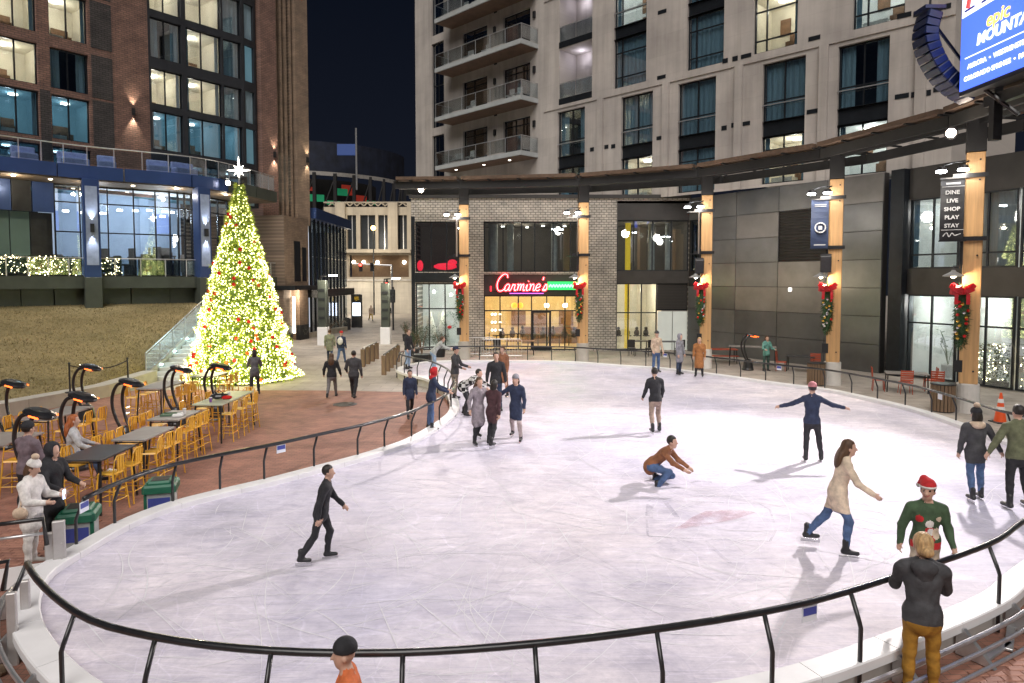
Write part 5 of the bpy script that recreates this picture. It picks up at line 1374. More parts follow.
# information kiosk totem
kp = G(357, 327.5); kk = thing('kiosk_totem', 'black information totem with a lit screen on the promenade', 'kiosk', (kp.x, kp.y, 0), .1)
MB().cbox((0, 0, 1.55), (1.0, .3, 3.1), .03).build('cabinet', STEEL, kk); MB().bb(-.36, .36, -.17, -.152, 1.1, 2.3).build('screen', emit('kiosk_screen', (.7, .8, 1), 1.8), kk)
MB().lathe([(.22, 0), (.22, .04)], (0, -.15, 2.7), 14, Matrix.Rotation(R(90), 3, 'X')).build('round_emblem', GOLD, kk)
def gatepost(label, u, v, h_):
    p = G(u, v); o = thing('gate_pillar', label, 'pillar', (p.x, p.y, 0), 0, 'dark pillars flanking the promenade')
    MB().cbox((0, 0, h_ * .64), (.55, .55, h_ * .72), .02).build('dark_shaft', GREENP, o); MB().cbox((0, 0, h_ * .14), (.66, .66, h_ * .28 - .01), .02).build('white_base', WHITE, o)
    for k in range(4): MB().bb(-.2, .2, -.3, -.277, h_ * (.4 + .14 * k), h_ * (.42 + .14 * k) + .1).build('cross_plate', DARK, o)
    MB().tube([(-.1, 0, h_), (.0, -.4, h_ + .25), (.7, -.4, h_ + .3)], .05, 6).build('lamp_arm', STEEL, o); MB().cbox((.8, -.4, h_ + .3), (.5, .2, .08), .02).build('lamp_head', LEDW, o)
    lamp('POINT', 'pillar_light', o, (.8, -.6, h_ + .05), 150, (1, .88, .7), .15)
gatepost('dark green pillar with white base left of the promenade', 323.5, 345, 4.4)
gatepost('dark green pillar with white base right of the promenade', 386, 344, 4.2)
BINM = mat('dark_bin', (.03, .03, .03), .5)
p = G(346, 330); o = thing('street_bin', 'small dark bin beside the kiosk totem', 'bin', (p.x, p.y + .5, 0)); MB().lathe([(.3, 0), (.33, .9), (.3, 1.0)], (0, 0, 0), 14).build('body', BINM, o); MB().lathe([(.2, 1.0), (.24, 1.06), (.1, 1.1)], (0, 0, 0), 14).build('lid', STEEL, o)
# stone edged planter with low shrubs, promenade
BUSH = mat('winter_shrub', (.09, .11, .05), .8, 0, .4, 6)
def shrub(label, p, r, h_, seed, m=None, pot=None, n=900, cat='shrub', grp=None):
    rg = random.Random(seed); o = thing('shrub', label, cat, tuple(p), 0, grp); mb = MB()
    for k in range(5): mb_ = MB()
    st_ = MB()
    for k in range(7):
        a = rg.uniform(0, 6.28); st_.tube([(0, 0, 0), (math.cos(a) * r * .3, math.sin(a) * r * .3, h_ * .5), (math.cos(a) * r * .7, math.sin(a) * r * .7, h_ * rg.uniform(.7, .95))], [.02, .015, .006], 5)
    st_.build('branches', WOOD, o)
    for k in range(9):
        c = (rg.uniform(-.55, .55) * r, rg.uniform(-.55, .55) * r, h_ * rg.uniform(.3, .8)); leaf_cluster(mb, c, (r * .5, r * .5, h_ * .28), n // 9, rg, .05)
    f = mb.build('foliage', m or BUSH, o); f['kind'] = 'stuff'
    if pot: MB().lathe([(r * .5, -pot), (r * .62, -.04), (r * .62, 0), (r * .5, -.02)], (0, 0, 0), 16).build('pot', DARK, o)
    return o
for k, (u, v, r, l) in enumerate(((300, 339, .7, 'low shrub at the left end of the promenade planter'), (330, 334, .8, 'low pale shrub in the promenade planter'), (340, 331, .7, 'low shrub beside the kiosk in the promenade planter'))):
    p = G(u, v); shrub(l, (p.x, p.y, .35), r, .8, k, mat('pale_shrub', (.3, .3, .24), .8, 0, .3, 6), None, 700, 'shrub', 'shrubs in the promenade planter')
pl_ = thing('stone_planter', 'long low stone planter along the promenade', 'planter', (0, 0, 0))
q0, q1 = G(306, 338), G(345, 331)
d = (q1 - q0); n_ = 7
for k in range(n_):
    a = q0 + d * (k / n_); MB().cbox((0, 0, .2), (d.length / n_ - .03, .5, .4), .03).build('stone_block', mat('planter_stone', (.4, .36, .29), .85, 0, .2, 2, .3, 20), pl_, tuple(a + d / n_ / 2), math.atan2(d.y, d.x))
for (u, v, l, r, h_, n) in ((424, 372, 'bushy evergreen in a pot at the rink corner', .85, 1.5, 1500), (414, 356, 'small potted evergreen near the corner shop', .5, 1.0, 700), (440, 357, 'potted evergreen beside the leftmost wooden column', .5, 1.1, 800), (405, 341, 'potted shrub by the corner shop door', .35, .9, 500)):
    p = G(u, v); p.y = max(p.y, 35.2 if u > 412 else p.y); p.x = (u - 512) / FPX * p.y
    if u == 424: p = Vector((-4.75, 35.9, 0))
    shrub(l, (p.x, p.y, .5), r, h_, u, mat('evergreen_leaf', (.045, .075, .03), .7, 0, .4, 8), .5, n)
wreath = thing('wreath', 'round green wreath hung on the corner shop glass', 'wreath', tuple(F1.w(2.35, -.12, 1.9)), 0)
wm = MB(); rg = random.Random(9)
for k in range(40): a = k * .157; leaf_cluster(wm, (math.cos(a) * .42, 0, math.sin(a) * .42), (.12, .1, .12), 9, rg, .05)
wm.build('foliage', GAR, wreath)
MB().ball((.0, -.1, -.4), (.14, .08, .1)).build('bow', BOW, wreath)
# timber barriers on the promenade (wood slatted boxes with rails)
WBR = mat('barrier_timber', (.20, .13, .08), .7, 0, .25, 3, .2, 20, stretch=(4, 4, .6))
def barrier(label, p0, p1, n, h_=.9):
    o = thing('timber_barrier', label, 'barrier', (0, 0, 0), 0, 'timber barriers on the promenade')
    for k in range(n):
        c = p0.lerp(p1, k / (n - 1)); d = (p1 - p0).normalized()
        MB().cbox((0, 0, h_ / 2), (.22, .1, h_), .01).build('board', WBR, o, tuple(c), math.atan2(d.y, d.x) + 1.2)
    MB().tube([p0 + Vector((0, 0, h_ + .05)), p1 + Vector((0, 0, h_ + .05))], .03, 6).build('rail', STEEL, o)
    for k in range(n * 2 - 1):
        c = p0.lerp(p1, k / (2 * n - 2)); MB().tube([c, c + Vector((0, 0, h_ + .05))], .015, 5).build('bar', STEEL, o)
barrier('timber and steel barrier at the left of the promenade queue', G(363, 367), G(377, 359), 4)
barrier('timber and steel barrier at the right of the promenade queue', G(384, 375), G(398, 362), 5)
# bicycle rack style crowd barriers behind the far rail
def crowd(label, p, L_, rz):
    o = thing('crowd_barrier', label, 'barrier', tuple(p), rz, 'steel crowd barriers behind the far railing'); mb = MB()
    MB().tube([(-L_ / 2, 0, .15), (-L_ / 2, 0, 1.0), (-L_ / 2 + .1, 0, 1.08), (L_ / 2 - .1, 0, 1.08), (L_ / 2, 0, 1.0), (L_ / 2, 0, .15), (-L_ / 2, 0, .15)], .022, 6).build('frame', ALU, o)
    bar_ = MB().tube([(0, 0, .15), (0, 0, 1.08)], .01, 5).mesh('bar', ALU)
    for k in range(1, int(L_ / .16)): put('bar', bar_, o, (-L_ / 2 + k * .16, 0, 0))
    for sx_ in (-1, 1): MB().bb(sx_ * L_ * .35 - .03, sx_ * L_ * .35 + .03, -.3, .3, 0, .04).build('foot', ALU, o)
crowd('long steel crowd barrier behind the far railing right of the first column', (-.6, 38.3, 0), 2.3, .02)
crowd('steel crowd barrier behind the far railing near the neon sign', (-1.9 + .1, 39.4, 0), 1.6, .3)

# ------------------------------------------------------------------ bar tables and yellow stools
YEL = mat('yellow_painted_steel', (.78, .42, .04), .38, 0, .15, 5, coat=.3)
TTOP = mat('grey_table_top', (.27, .25, .23), .45, 0, .15, 3, .1, 20)
TTOPD = mat('black_table_top', (.035, .035, .038), .4, 0, .2, 3)
TTOPG = mat('pale_green_table_top', (.36, .38, .28), .4, 0, .15, 3)
TLEG = mat('dark_table_leg', (.03, .03, .03), .45, .3)
def stool_proto():
    o = bpy.data.objects.new('bar_stool', None); COL.objects.link(o)
    MB().cbox((0, 0, .745), (.34, .34, .03), .03).build('seat', YEL, o)
    leg = MB()
    L = [(sx_, sy_) for sx_ in (-1, 1) for sy_ in (-1, 1)]
    for sx_, sy_ in L:
        MB().tube([(sx_ * .15, sy_ * .15, .735), (sx_ * .21, sy_ * .21, 0)], [.018, .014], 6).build('leg', YEL, o)
    for z, w2 in ((.24, .194), (.42, .180)):
        MB().tube([(-w2, -w2, z), (w2, -w2, z), (w2, w2, z), (-w2, w2, z)], .011, 5, closed=True).build('stretcher', YEL, o)
    b = MB().tube([(-.16, .16, .74), (-.165, .2, 1.0), (-.12, .215, 1.08), (.12, .215, 1.08), (.165, .2, 1.0), (.16, .16, .74)], .013, 6).build('back_frame', YEL, o)
    for x_ in (-.07, 0.0, .07): MB().bb(x_ - .024, x_ + .024, .195, .207, .78, 1.07).build('back_slat', YEL, b)
    return o
SP = stool_proto(); used_sp = [False]
def stool(x_, y_, rz, label):
    o = SP if not used_sp[0] else dup(SP); used_sp[0] = True
    o.location = (x_, y_, .005); o.rotation_euler = (0, 0, rz)
    return tag(o, label, 'stool', 'yellow metal bar stools')
def bar_table(label, x0, x1, y0, y1, top, rz=0.):
    cx, cyy = (x0 + x1) / 2, (y0 + y1) / 2; wx, wy = x1 - x0, y1 - y0
    o = thing('bar_table', label, 'table', (cx, cyy, .005), rz, 'tall bar tables on the terrace')
    MB().cbox((0, 0, 1.035), (wx, wy, .04), .01).build('table_top', top, o)
    for sx_ in (-1, 1):
        for sy_ in (-1, 1): MB().tube([(sx_ * (wx / 2 - .06), sy_ * (wy / 2 - .08), 1.015), (sx_ * (wx / 2 - .02), sy_ * (wy / 2 + .02), 0)], .022, 6).build('leg', TLEG, o)
    for sy_ in (-1, 1): MB().tube([(-(wx / 2 - .05), sy_ * (wy / 2 - .06), .98), (wx / 2 - .05, sy_ * (wy / 2 - .06), .98)], .014, 5).build('apron_rail', TLEG, o)
    return o
tabs = [('black bar table nearest the railing beside the hooded person', -8.45, -7.65, 12.55, 13.75, TTOPD), ('grey bar table second along the railing row', -8.4, -7.7, 14.15, 15.45, TTOP), ('brown bar table third along the railing row with papers', -8.75, -8.0, 16.2, 17.4, TTOP),
        ('long pale green bar table at the end of the railing row', -8.6, -7.8, 18.2, 20.5, TTOPG), ('grey bar table at the far left edge of the terrace', -11.4, -10.3, 13.4, 14.9, TTOP), ('grey bar table behind the red haired woman', -11.9, -11.1, 16.2, 18.0, TTOP),
        ('pale bar table by the foot of the steps', -11.6, -10.8, 20.9, 22.5, TTOP), ('pale bar table closest to the Christmas tree', -11.2, -10.3, 23.6, 24.7, TTOPG)]
short = ['the black bar table', 'the second table of the railing row', 'the brown table with papers', 'the long pale green table', 'the far left table', 'the table behind the red haired woman', 'the table by the foot of the steps', 'the table closest to the tree']
for (lab, x0, x1, y0, y1, m), sh in zip(tabs, short):
    bar_table(lab, x0, x1, y0, y1, m)
    i = short.index(sh); n = 3 if i in (1, 2, 3, 5, 6) else 2
    for k in range(n):
        yy = y0 + (y1 - y0) * (k + .5) / n; w_ = ('near', 'far') if n == 2 else ('near', 'middle', 'far')
        if not (i == 0 and False):
            stool(x0 - .22, yy + rng.uniform(-.06, .06), R(90) + rng.uniform(-.25, .25), f'yellow bar stool {w_[k]} left of {sh}')
        if i not in (4,) or k == 0:
            stool(x1 + .2 if i > 3 else x1 + .02, yy + rng.uniform(-.06, .06), R(-90) + rng.uniform(-.25, .25), f'yellow bar stool {w_[k]} right of {sh}')
    if i in (3, 7): stool((x0 + x1) / 2 + .1, y1 + .3, R(0) + .2, f'yellow bar stool at the far end of {sh}')
for k, (u, v) in enumerate(((92, 452), (101, 438))): pass
# things on tables
PAP = mat('white_paper', (.75, .75, .73), .7, 0, .03); TRAY = mat('green_tray', (.05, .12, .06), .5); CUPM = mat('paper_cup', (.7, .68, .66), .6); PURP = mat('purple_can', (.2, .08, .3), .35)
o = thing('paper_tray', 'dark green tray on the brown bar table', 'tray', (-8.45, 16.75, 1.062), .2); MB().cbox((0, 0, .012), (.42, .3, .024), .01).build('tray_base', TRAY, o); MB().tube([(-.2, -.14, .03), (.2, -.14, .03), (.2, .14, .03), (-.2, .14, .03)], .012, 5, closed=True).build('rim', TRAY, o)
def cup(label, x_, y_, z_, m):
    o = thing('cup', label, 'cup', (x_, y_, z_)); MB().lathe([(.032, 0), (.042, .11), (.044, .115)], (0, 0, 0), 12).build('body', m, o); MB().lathe([(.046, .115), (.046, .13), (.03, .135)], (0, 0, 0), 12).build('lid', PAP, o)
cup('white paper cup on the brown bar table', -8.2, 16.95, 1.062, CUPM); cup('purple cup at the near end of the long green table', -8.25, 18.55, 1.062, PURP); cup('white cup in the middle of the long green table', -8.1, 19.4, 1.062, CUPM)
o = thing('napkin_pile', 'crumpled white paper beside the cup on brown table', 'paper', (-8.2, 16.6, 1.062), .3); MB().cbox((0, 0, .03), (.24, .16, .05), .02).build('paper_stack', PAP, o); MB().cbox((.05, .02, .065), (.14, .1, .03), .012).build('crumple', PAP, o)
o = thing('bag', 'red and black bag on the long green bar table', 'bag', (-8.2, 19.0, 1.062), .2); MB().ball((0, 0, .09), (.26, .16, .09), 10, 6).build('body', STEEL, o); MB().ball((.2, -.08, .06), (.16, .1, .06), 8, 5).build('red_pouch', REDB, o); MB().tube([(-.12, 0, .15), (0, 0, .26), (.12, 0, .15)], .014, 5).build('strap', STEEL, o)

# ------------------------------------------------------------------ curved patio heaters
HEATG = emit('glowing_heater_element', (1, .12, .02), 3)
def heater_proto():
    o = bpy.data.objects.new('patio_heater', None); COL.objects.link(o)
    MB().lathe([(.28, 0), (.28, .06), (.26, .1), (.2, .42), (.13, .52), (.1, .54)], (0, 0, 0), 18).build('base', STEEL, o)
    for s in (-1, 1):
        prof = [(s * .12, -.02, .38), (s * .15, .17, .72), (s * .165, .28, 1.1), (s * .16, .25, 1.42), (s * .15, .12, 1.64), (s * .14, -.02, 1.70)]
        MB().tube(catmull([Vector(p) for p in prof], 4, False), .042, 8).build('curved_arm', STEEL, o, smooth=True)
    mt = Matrix.Rotation(.2, 3, 'X') @ Matrix.Diagonal((.62, 1, 1))
    h = MB().lathe([(.03, .085), (.22, .08), (.35, .035), (.37, -.01), (.33, -.045)], (0, 0, 0), 22, mt).build('head', STEEL, o, (0, -.20, 1.70))
    MB().lathe([(.24, -.04), (.21, -.07), (.05, -.075)], (0, 0, 0), 16, mt).build('heating_element', HEATG, h)
    for sx_ in (-1, 1): MB().box((sx_ * .225, -.10, -.035), (.02, .24, .03), Matrix.Rotation(.2, 3, 'X')).build('element_window', HEATG, h)
    return o
HPt = heater_proto(); used_h = [False]
def heater(x_, y_, rz, label):
    o = HPt if not used_h[0] else dup(HPt); used_h[0] = True
    o.location = (x_, y_, .005); o.rotation_euler = (0, 0, rz); return tag(o, label, 'heater', 'curved black patio heaters')
for x_, y_, rz, lab in ((-9.75, 13.75, 1.3, 'curved black patio heater behind the man in the puffer jacket'), (-10.1, 15.7, 1.3, 'curved black heater left of the red haired woman'), (-10.2, 17.9, 1.3, 'curved black heater in the middle of the terrace behind the second table'), (-10.2, 20.6, 1.35, 'curved black heater behind the brown bar table'), (-9.25, 21.2, 1.35, 'curved black heater behind the long green bar table'), (-13.2, 21.0, 1.4, 'curved black heater by the seat wall before the rope barrier'), (-13.15, 17.7, 1.3, 'curved black heater at the left picture edge by the lawn')):
    heater(x_, y_, rz, lab)
heater(AT(748, 360, 33.2).x - .0, 33.2, -.9 + 2.6, 'curved black heater before the panelled wall at the right')

# ------------------------------------------------------------------ bins, tables and details round the rink
GRB = mat('green_plastic', (.015, .13, .075), .45, 0, .15, 4)
def gbin(label, p, rz):
    o = thing('recycling_bin', label, 'bin', tuple(p), rz, 'square green bins inside the left railing')
    MB().cbox((0, 0, .33), (.52, .52, .62), .03).build('body', mat('bin_white_body', (.45, .47, .47), .5), o)
    MB().cbox((0, 0, .72), (.62, .62, .2), .05).build('lid', GRB, o); MB().cbox((0, 0, .85), (.46, .46, .08), .04).build('lid_top', GRB, o)
    MB().bb(-.16, .16, -.16, .16, .885, .897).build('opening', BANB, o); MB().bb(-.2, .2, -.268, -.262, .2, .5).build('sticker', BLUEP, o)
    for sx_ in (-1, 1): MB().cbox((sx_ * .25, -.24, .3), (.06, .06, .6), .01).build('corner_post', GRB, o)
    o.scale = (.92, .92, .76)
gbin('square green bin beside the hooded person at the rail', G(80, 546), .35); gbin('square green bin further along the left railing', G(162, 514), .3)
def slatbin(label, p, rz):
    o = thing('slatted_bin', label, 'bin', tuple(p), rz, 'timber slatted bins beside the columns')
    MB().lathe([(.3, 0), (.3, .9), (.2, .92)], (0, 0, 0), 14).build('liner', STEEL, o)
    sl_ = MB().cbox((0, 0, .46), (.085, .03, .88), .006).mesh('slat', WBR)
    for k in range(20): a = k * 2 * math.pi / 20; put('slat', sl_, o, (.34 * math.cos(a), .34 * math.sin(a), 0.02), a + math.pi / 2)
    MB().lathe([(.38, .91), (.38, .95), (.2, .955)], (0, 0, 0), 20).build('lid_ring', STEEL, o)
slatbin('timber slatted bin beside the nearest right column', COLS[4] + Vector((-.75, .1, 0)), 0); slatbin('timber slatted bin beside the column at the panelled wall', COLS[3] + Vector((-.72, -.1, 0)), .2)
cp = G(1000, 422.5); o = thing('traffic_cone', 'orange traffic cone with white bands at the right', 'cone', (cp.x, cp.y, 0))
CON = mat('cone_orange', (.80, .10, .02), .45, 0, .1, 3)
MB().cbox((0, 0, .02), (.46, .46, .04), .02).build('base', BINM, o)
MB().lathe([(.17, .04), (.03, .92), (.02, .93)], (0, 0, 0), 18).build('body', CON, o)
for z0, z1 in ((.36, .5), (.62, .74)): MB().lathe([(.178 - .14 * (z0 - .04) / .88, z0), (.178 - .14 * (z1 - .04) / .88, z1)], (0, 0, 0), 18).build('reflective_band', WHITE, o)
ORC = mat('orange_chair_plastic', (.42, .07, .03), .5, 0, .15, 4)
def chair_proto():
    o = bpy.data.objects.new('cafe_chair', None); COL.objects.link(o)
    MB().cbox((0, 0, .45), (.44, .44, .04), .03).build('seat', ORC, o)
    for k in range(5): MB().cbox((0, .21 + .006 * k, .56 + .085 * k), (.44, .025, .06), .008).build('back_slat', ORC, o)
    for sx_ in (-1, 1):
        for sy_ in (-1, 1): MB().tube([(sx_ * .18, sy_ * .18, .43), (sx_ * .21, sy_ * .21, 0)], .014, 6).build('leg', ORC, o)
        MB().tube([(sx_ * .21, .2, .44), (sx_ * .21, .25, .95)], .014, 6).build('back_post', ORC, o)
    return o
CPt = chair_proto(); used_c = [False]
def cchair(x_, y_, rz, label):
    o = CPt if not used_c[0] else dup(CPt); used_c[0] = True
    o.location = (x_, y_, .0); o.rotation_euler = (0, 0, rz); return tag(o, label, 'chair', 'orange cafe chairs')
def ctable(label, x_, y_, wx, wy, rz, m=TTOP, h_=.75):
    o = thing('cafe_table', label, 'table', (x_, y_, 0), rz, 'cafe tables beyond the rink'); MB().cbox((0, 0, h_ - .02), (wx, wy, .04), .01).build('table_top', m, o)
    for sx_ in (-1, 1):
        for sy_ in (-1, 1): MB().tube([(sx_ * (wx / 2 - .07), sy_ * (wy / 2 - .07), h_ - .04), (sx_ * (wx / 2 - .05), sy_ * (wy / 2 - .05), 0)], .025, 6).build('leg', TLEG, o)
p = G(906, 391.5); ctable('dark cafe table with orange chairs before the glazed wing', p.x, p.y, 1.5, .8, -.4)
for dx, dy, rz, l in ((-1.0, .2, R(90) - .4, 'orange cafe chair left of the table before the glazed wing'), (-.35, -.55, R(180) - .3, 'orange cafe chair at the near left of the table before the glazed wing'), (.75, -.75, R(180) - .5, 'orange cafe chair at the near right of the table before the glazed wing'), (1.0, .1, R(-90) - .4, 'orange cafe chair right of the table before the glazed wing')): cchair(p.x + dx, p.y + dy, rz, l)
p = G(806, 373); ctable('dark cafe table partly hidden behind the fourth column', p.x, p.y + .6, 1.3, .7, -.5, TTOPD)
cchair(p.x + .55, p.y + .2, R(150), 'orange cafe chair beside the fourth column'); cchair(p.x - .9, p.y + .7, R(60), 'orange cafe chair left of the table hidden by the fourth column')
p = G(752, 366); ctable('grey bar table with the green jacketed person at the panelled wall', p.x, p.y, 2.3, .7, -.35, TTOP, 1.02)
p = AT(722, 360, 36.2); ctable('orange brown picnic table behind the middle column', p.x, p.y, 1.5, .75, -.1, ORC); MB().bb(-.7, .7, -.85, -.6, .42, .46).build('bench', ORC, bpy.data.objects[[o.name for o in bpy.data.objects if o.name.startswith('cafe_table')][-1]])
for u, Y, l in ((488, 40.3, 'dark cafe table outside the restaurant left of its door'), (520, 40.0, 'long dark cafe table before the restaurant window'), (640, 40.0, 'dark cafe table before the dark shop bay'), (668, 39.6, 'dark cafe table right of the dark shop door')):
    p = AT(u, 340, Y); ctable(l, p.x, Y, 1.7 if u == 520 else 1.0, .7, 0, TTOPD if u != 520 else WBR, .85)
def dchair(x_, y_, rz, l):
    o = thing('dark_chair', l, 'chair', (x_, y_, 0), rz, 'dark chairs outside the shops'); MB().cbox((0, 0, .46), (.42, .42, .05), .02).build('seat', STEEL, o); MB().cbox((0, .2, .75), (.42, .04, .45), .012).build('backrest', STEEL, o)
    for sx_ in (-1, 1):
        for sy_ in (-1, 1): MB().tube([(sx_ * .17, sy_ * .17, .44), (sx_ * .19, sy_ * .19, 0)], .016, 6).build('leg', STEEL, o)
for u, Y, rz, l in ((478, 40.2, 1.6, 'dark chair at the brick pier left of the restaurant'), (497, 39.6, 3.1, 'dark chair in front of the left restaurant table'), (632, 39.4, 2.8, 'dark chair left of the dark shop door tables'), (650, 39.3, 3.4, 'dark chair between the two dark shop tables'), (680, 39.2, 3.6, 'dark chair at the right end of the dark shop tables')): dchair(AT(u, 340, Y).x, Y, rz, l)
# items on facade: camera, security, plant pot inside glazed wing, sofas
lpv = thing('potted_plant', 'tall leafy green plant in a white pot behind the glazed wing', 'plant', tuple(F3.w(1.15, 1.3, .06)))
MB().lathe([(.2, 0), (.28, .5), (.26, .55)], (0, 0, 0), 14).build('pot', WHITE, lpv)
lf = MB(); rg = random.Random(4)
LEAFM = mat('houseplant_leaf', (.06, .14, .05), .5, 0, .3, 5)
for k in range(9):
    a = rg.uniform(0, 6.28); t_ = Vector((math.cos(a) * .35, math.sin(a) * .35, rg.uniform(.9, 1.8))); MB().tube([(0, 0, .5), (t_.x * .4, t_.y * .4, .5 + t_.z * .6), (t_.x, t_.y, .5 + t_.z)], .012, 5).build('stem', LEAFM, lpv)
    for q in range(4):
        c = Vector((t_.x, t_.y, .5 + t_.z)) * (1 - q * .08); b = rg.uniform(0, 6.28); d = Vector((math.cos(b), math.sin(b), rg.uniform(-.2, .5))).normalized() * .26; s = d.cross(Vector((0, 0, 1))).normalized() * .07
        MB().add([c, c + d * .5 - s, c + d, c + d * .5 + s], [(0, 1, 2, 3)]).build('leaf', LEAFM, lpv)
sf = thing('lounge_sofa', 'pale lounge sofa inside the glazed wing', 'sofa', tuple(F3.w(2.0, 2.0, .06)), F3.rot); MB().cbox((0, 0, .22), (1.3, .7, .4), .05).build('seat', PALEF, sf); MB().cbox((0, .3, .55), (1.3, .2, .45), .05).build('backrest', PALEF, sf)
for s_, L_, lab in ((3.3, 1.6, 'hedge with fairy lights inside the glass left of the nearest column'), (5.6, 2.0, 'hedge with fairy lights inside the glass right of the nearest column')):
    hedge(lab, F3.w(s_, .8, .06), F3.rot, L_, 1.7, .6, int(s_ * 10), .9)
# manhole and rocks below the rink edge
mh = G(345, 404.5); struct(MB().lathe([(.42, .006), (.42, .012), (.1, .013)], (mh.x, mh.y, 0), 20).build('manhole_cover', BINM))
rk = mat('loose_rock', (.16, .11, .07), .9, 0, .4, 5, .5, 20); rg = random.Random(8)
for k, (u, v, s_) in enumerate(((6, 668, .13), (14, 655, .10), (3, 645, .12), (22, 676, .09), (10, 680, .12))):
    p = G(u, v); mb = MB().ball((0, 0, s_ * .6), (s_, s_ * .8, s_ * .65), 8, 6); mb.v = [(a * rg.uniform(.8, 1.2), b * rg.uniform(.8, 1.2), max(0, c * rg.uniform(.85, 1.15))) for a, b, c in mb.v]
    tag(mb.build('rock', rk, None, (p.x - .25, p.y, .004)), ['brown rock nearest the corner below the rink edge', 'small brown rock beside the gate posts', 'brown rock at the picture edge below the gate', 'small pale brown rock under the rink skirt', 'brown rock at the very bottom left corner'][k], 'rock', 'rocks by the rink platform')
# ------------------------------------------------------------------ people: one continuous surface per body
def surfnet(d, org, h):
    nx, ny, nz = d.shape
    C = (nx - 1, ny - 1, nz - 1); acc = np.zeros(C + (3,)); cnt = np.zeros(C)
    def sl(o): return tuple(slice(o[i], o[i] + C[i]) for i in range(3))
    cor = [(i, j, k) for i in (0, 1) for j in (0, 1) for k in (0, 1)]
    for a in cor:
        for ax in range(3):
            if a[ax]: continue
            b = list(a); b[ax] = 1; da, db = d[sl(a)], d[sl(b)]
            m = (da < 0) != (db < 0); t = da[m] / (da[m] - db[m])
            p = np.tile(np.array(a, float), (len(t), 1)); p[:, ax] += t
            acc[m] += p; cnt[m] += 1
    act = cnt > 0; idx = -np.ones(C, int); idx[act] = np.arange(act.sum())
    base = np.argwhere(act); V = (base + acc[act] / cnt[act][:, None]) * h + org
    F = []
    for ax in range(3):
        o1, o2 = [q for q in range(3) if q != ax]
        n = [nx, ny, nz]; s0 = [slice(0, n[q]) for q in range(3)]; s1 = list(s0)
        s0[ax] = slice(0, n[ax] - 1); s1[ax] = slice(1, n[ax])
        ia = d[tuple(s0)] < 0; ib = d[tuple(s1)] < 0; m = ia != ib
        e = np.argwhere(m); e = e[(e[:, o1] > 0) & (e[:, o2] > 0) & (e[:, o1] < n[o1] - 1) & (e[:, o2] < n[o2] - 1)]
        fl = ia[tuple(e.T)]
        def cell(q1, q2):
            c = e.copy(); c[:, o1] += q1; c[:, o2] += q2; return idx[tuple(c.T)]
        Q = np.stack([cell(-1, -1), cell(0, -1), cell(0, 0), cell(-1, 0)], 1)
        if ax == 1: fl = ~fl
        Q[~fl] = Q[~fl][:, ::-1]; F.append(Q)
    F = np.concatenate(F); F = F[(F >= 0).all(1)]
    return V, F, base
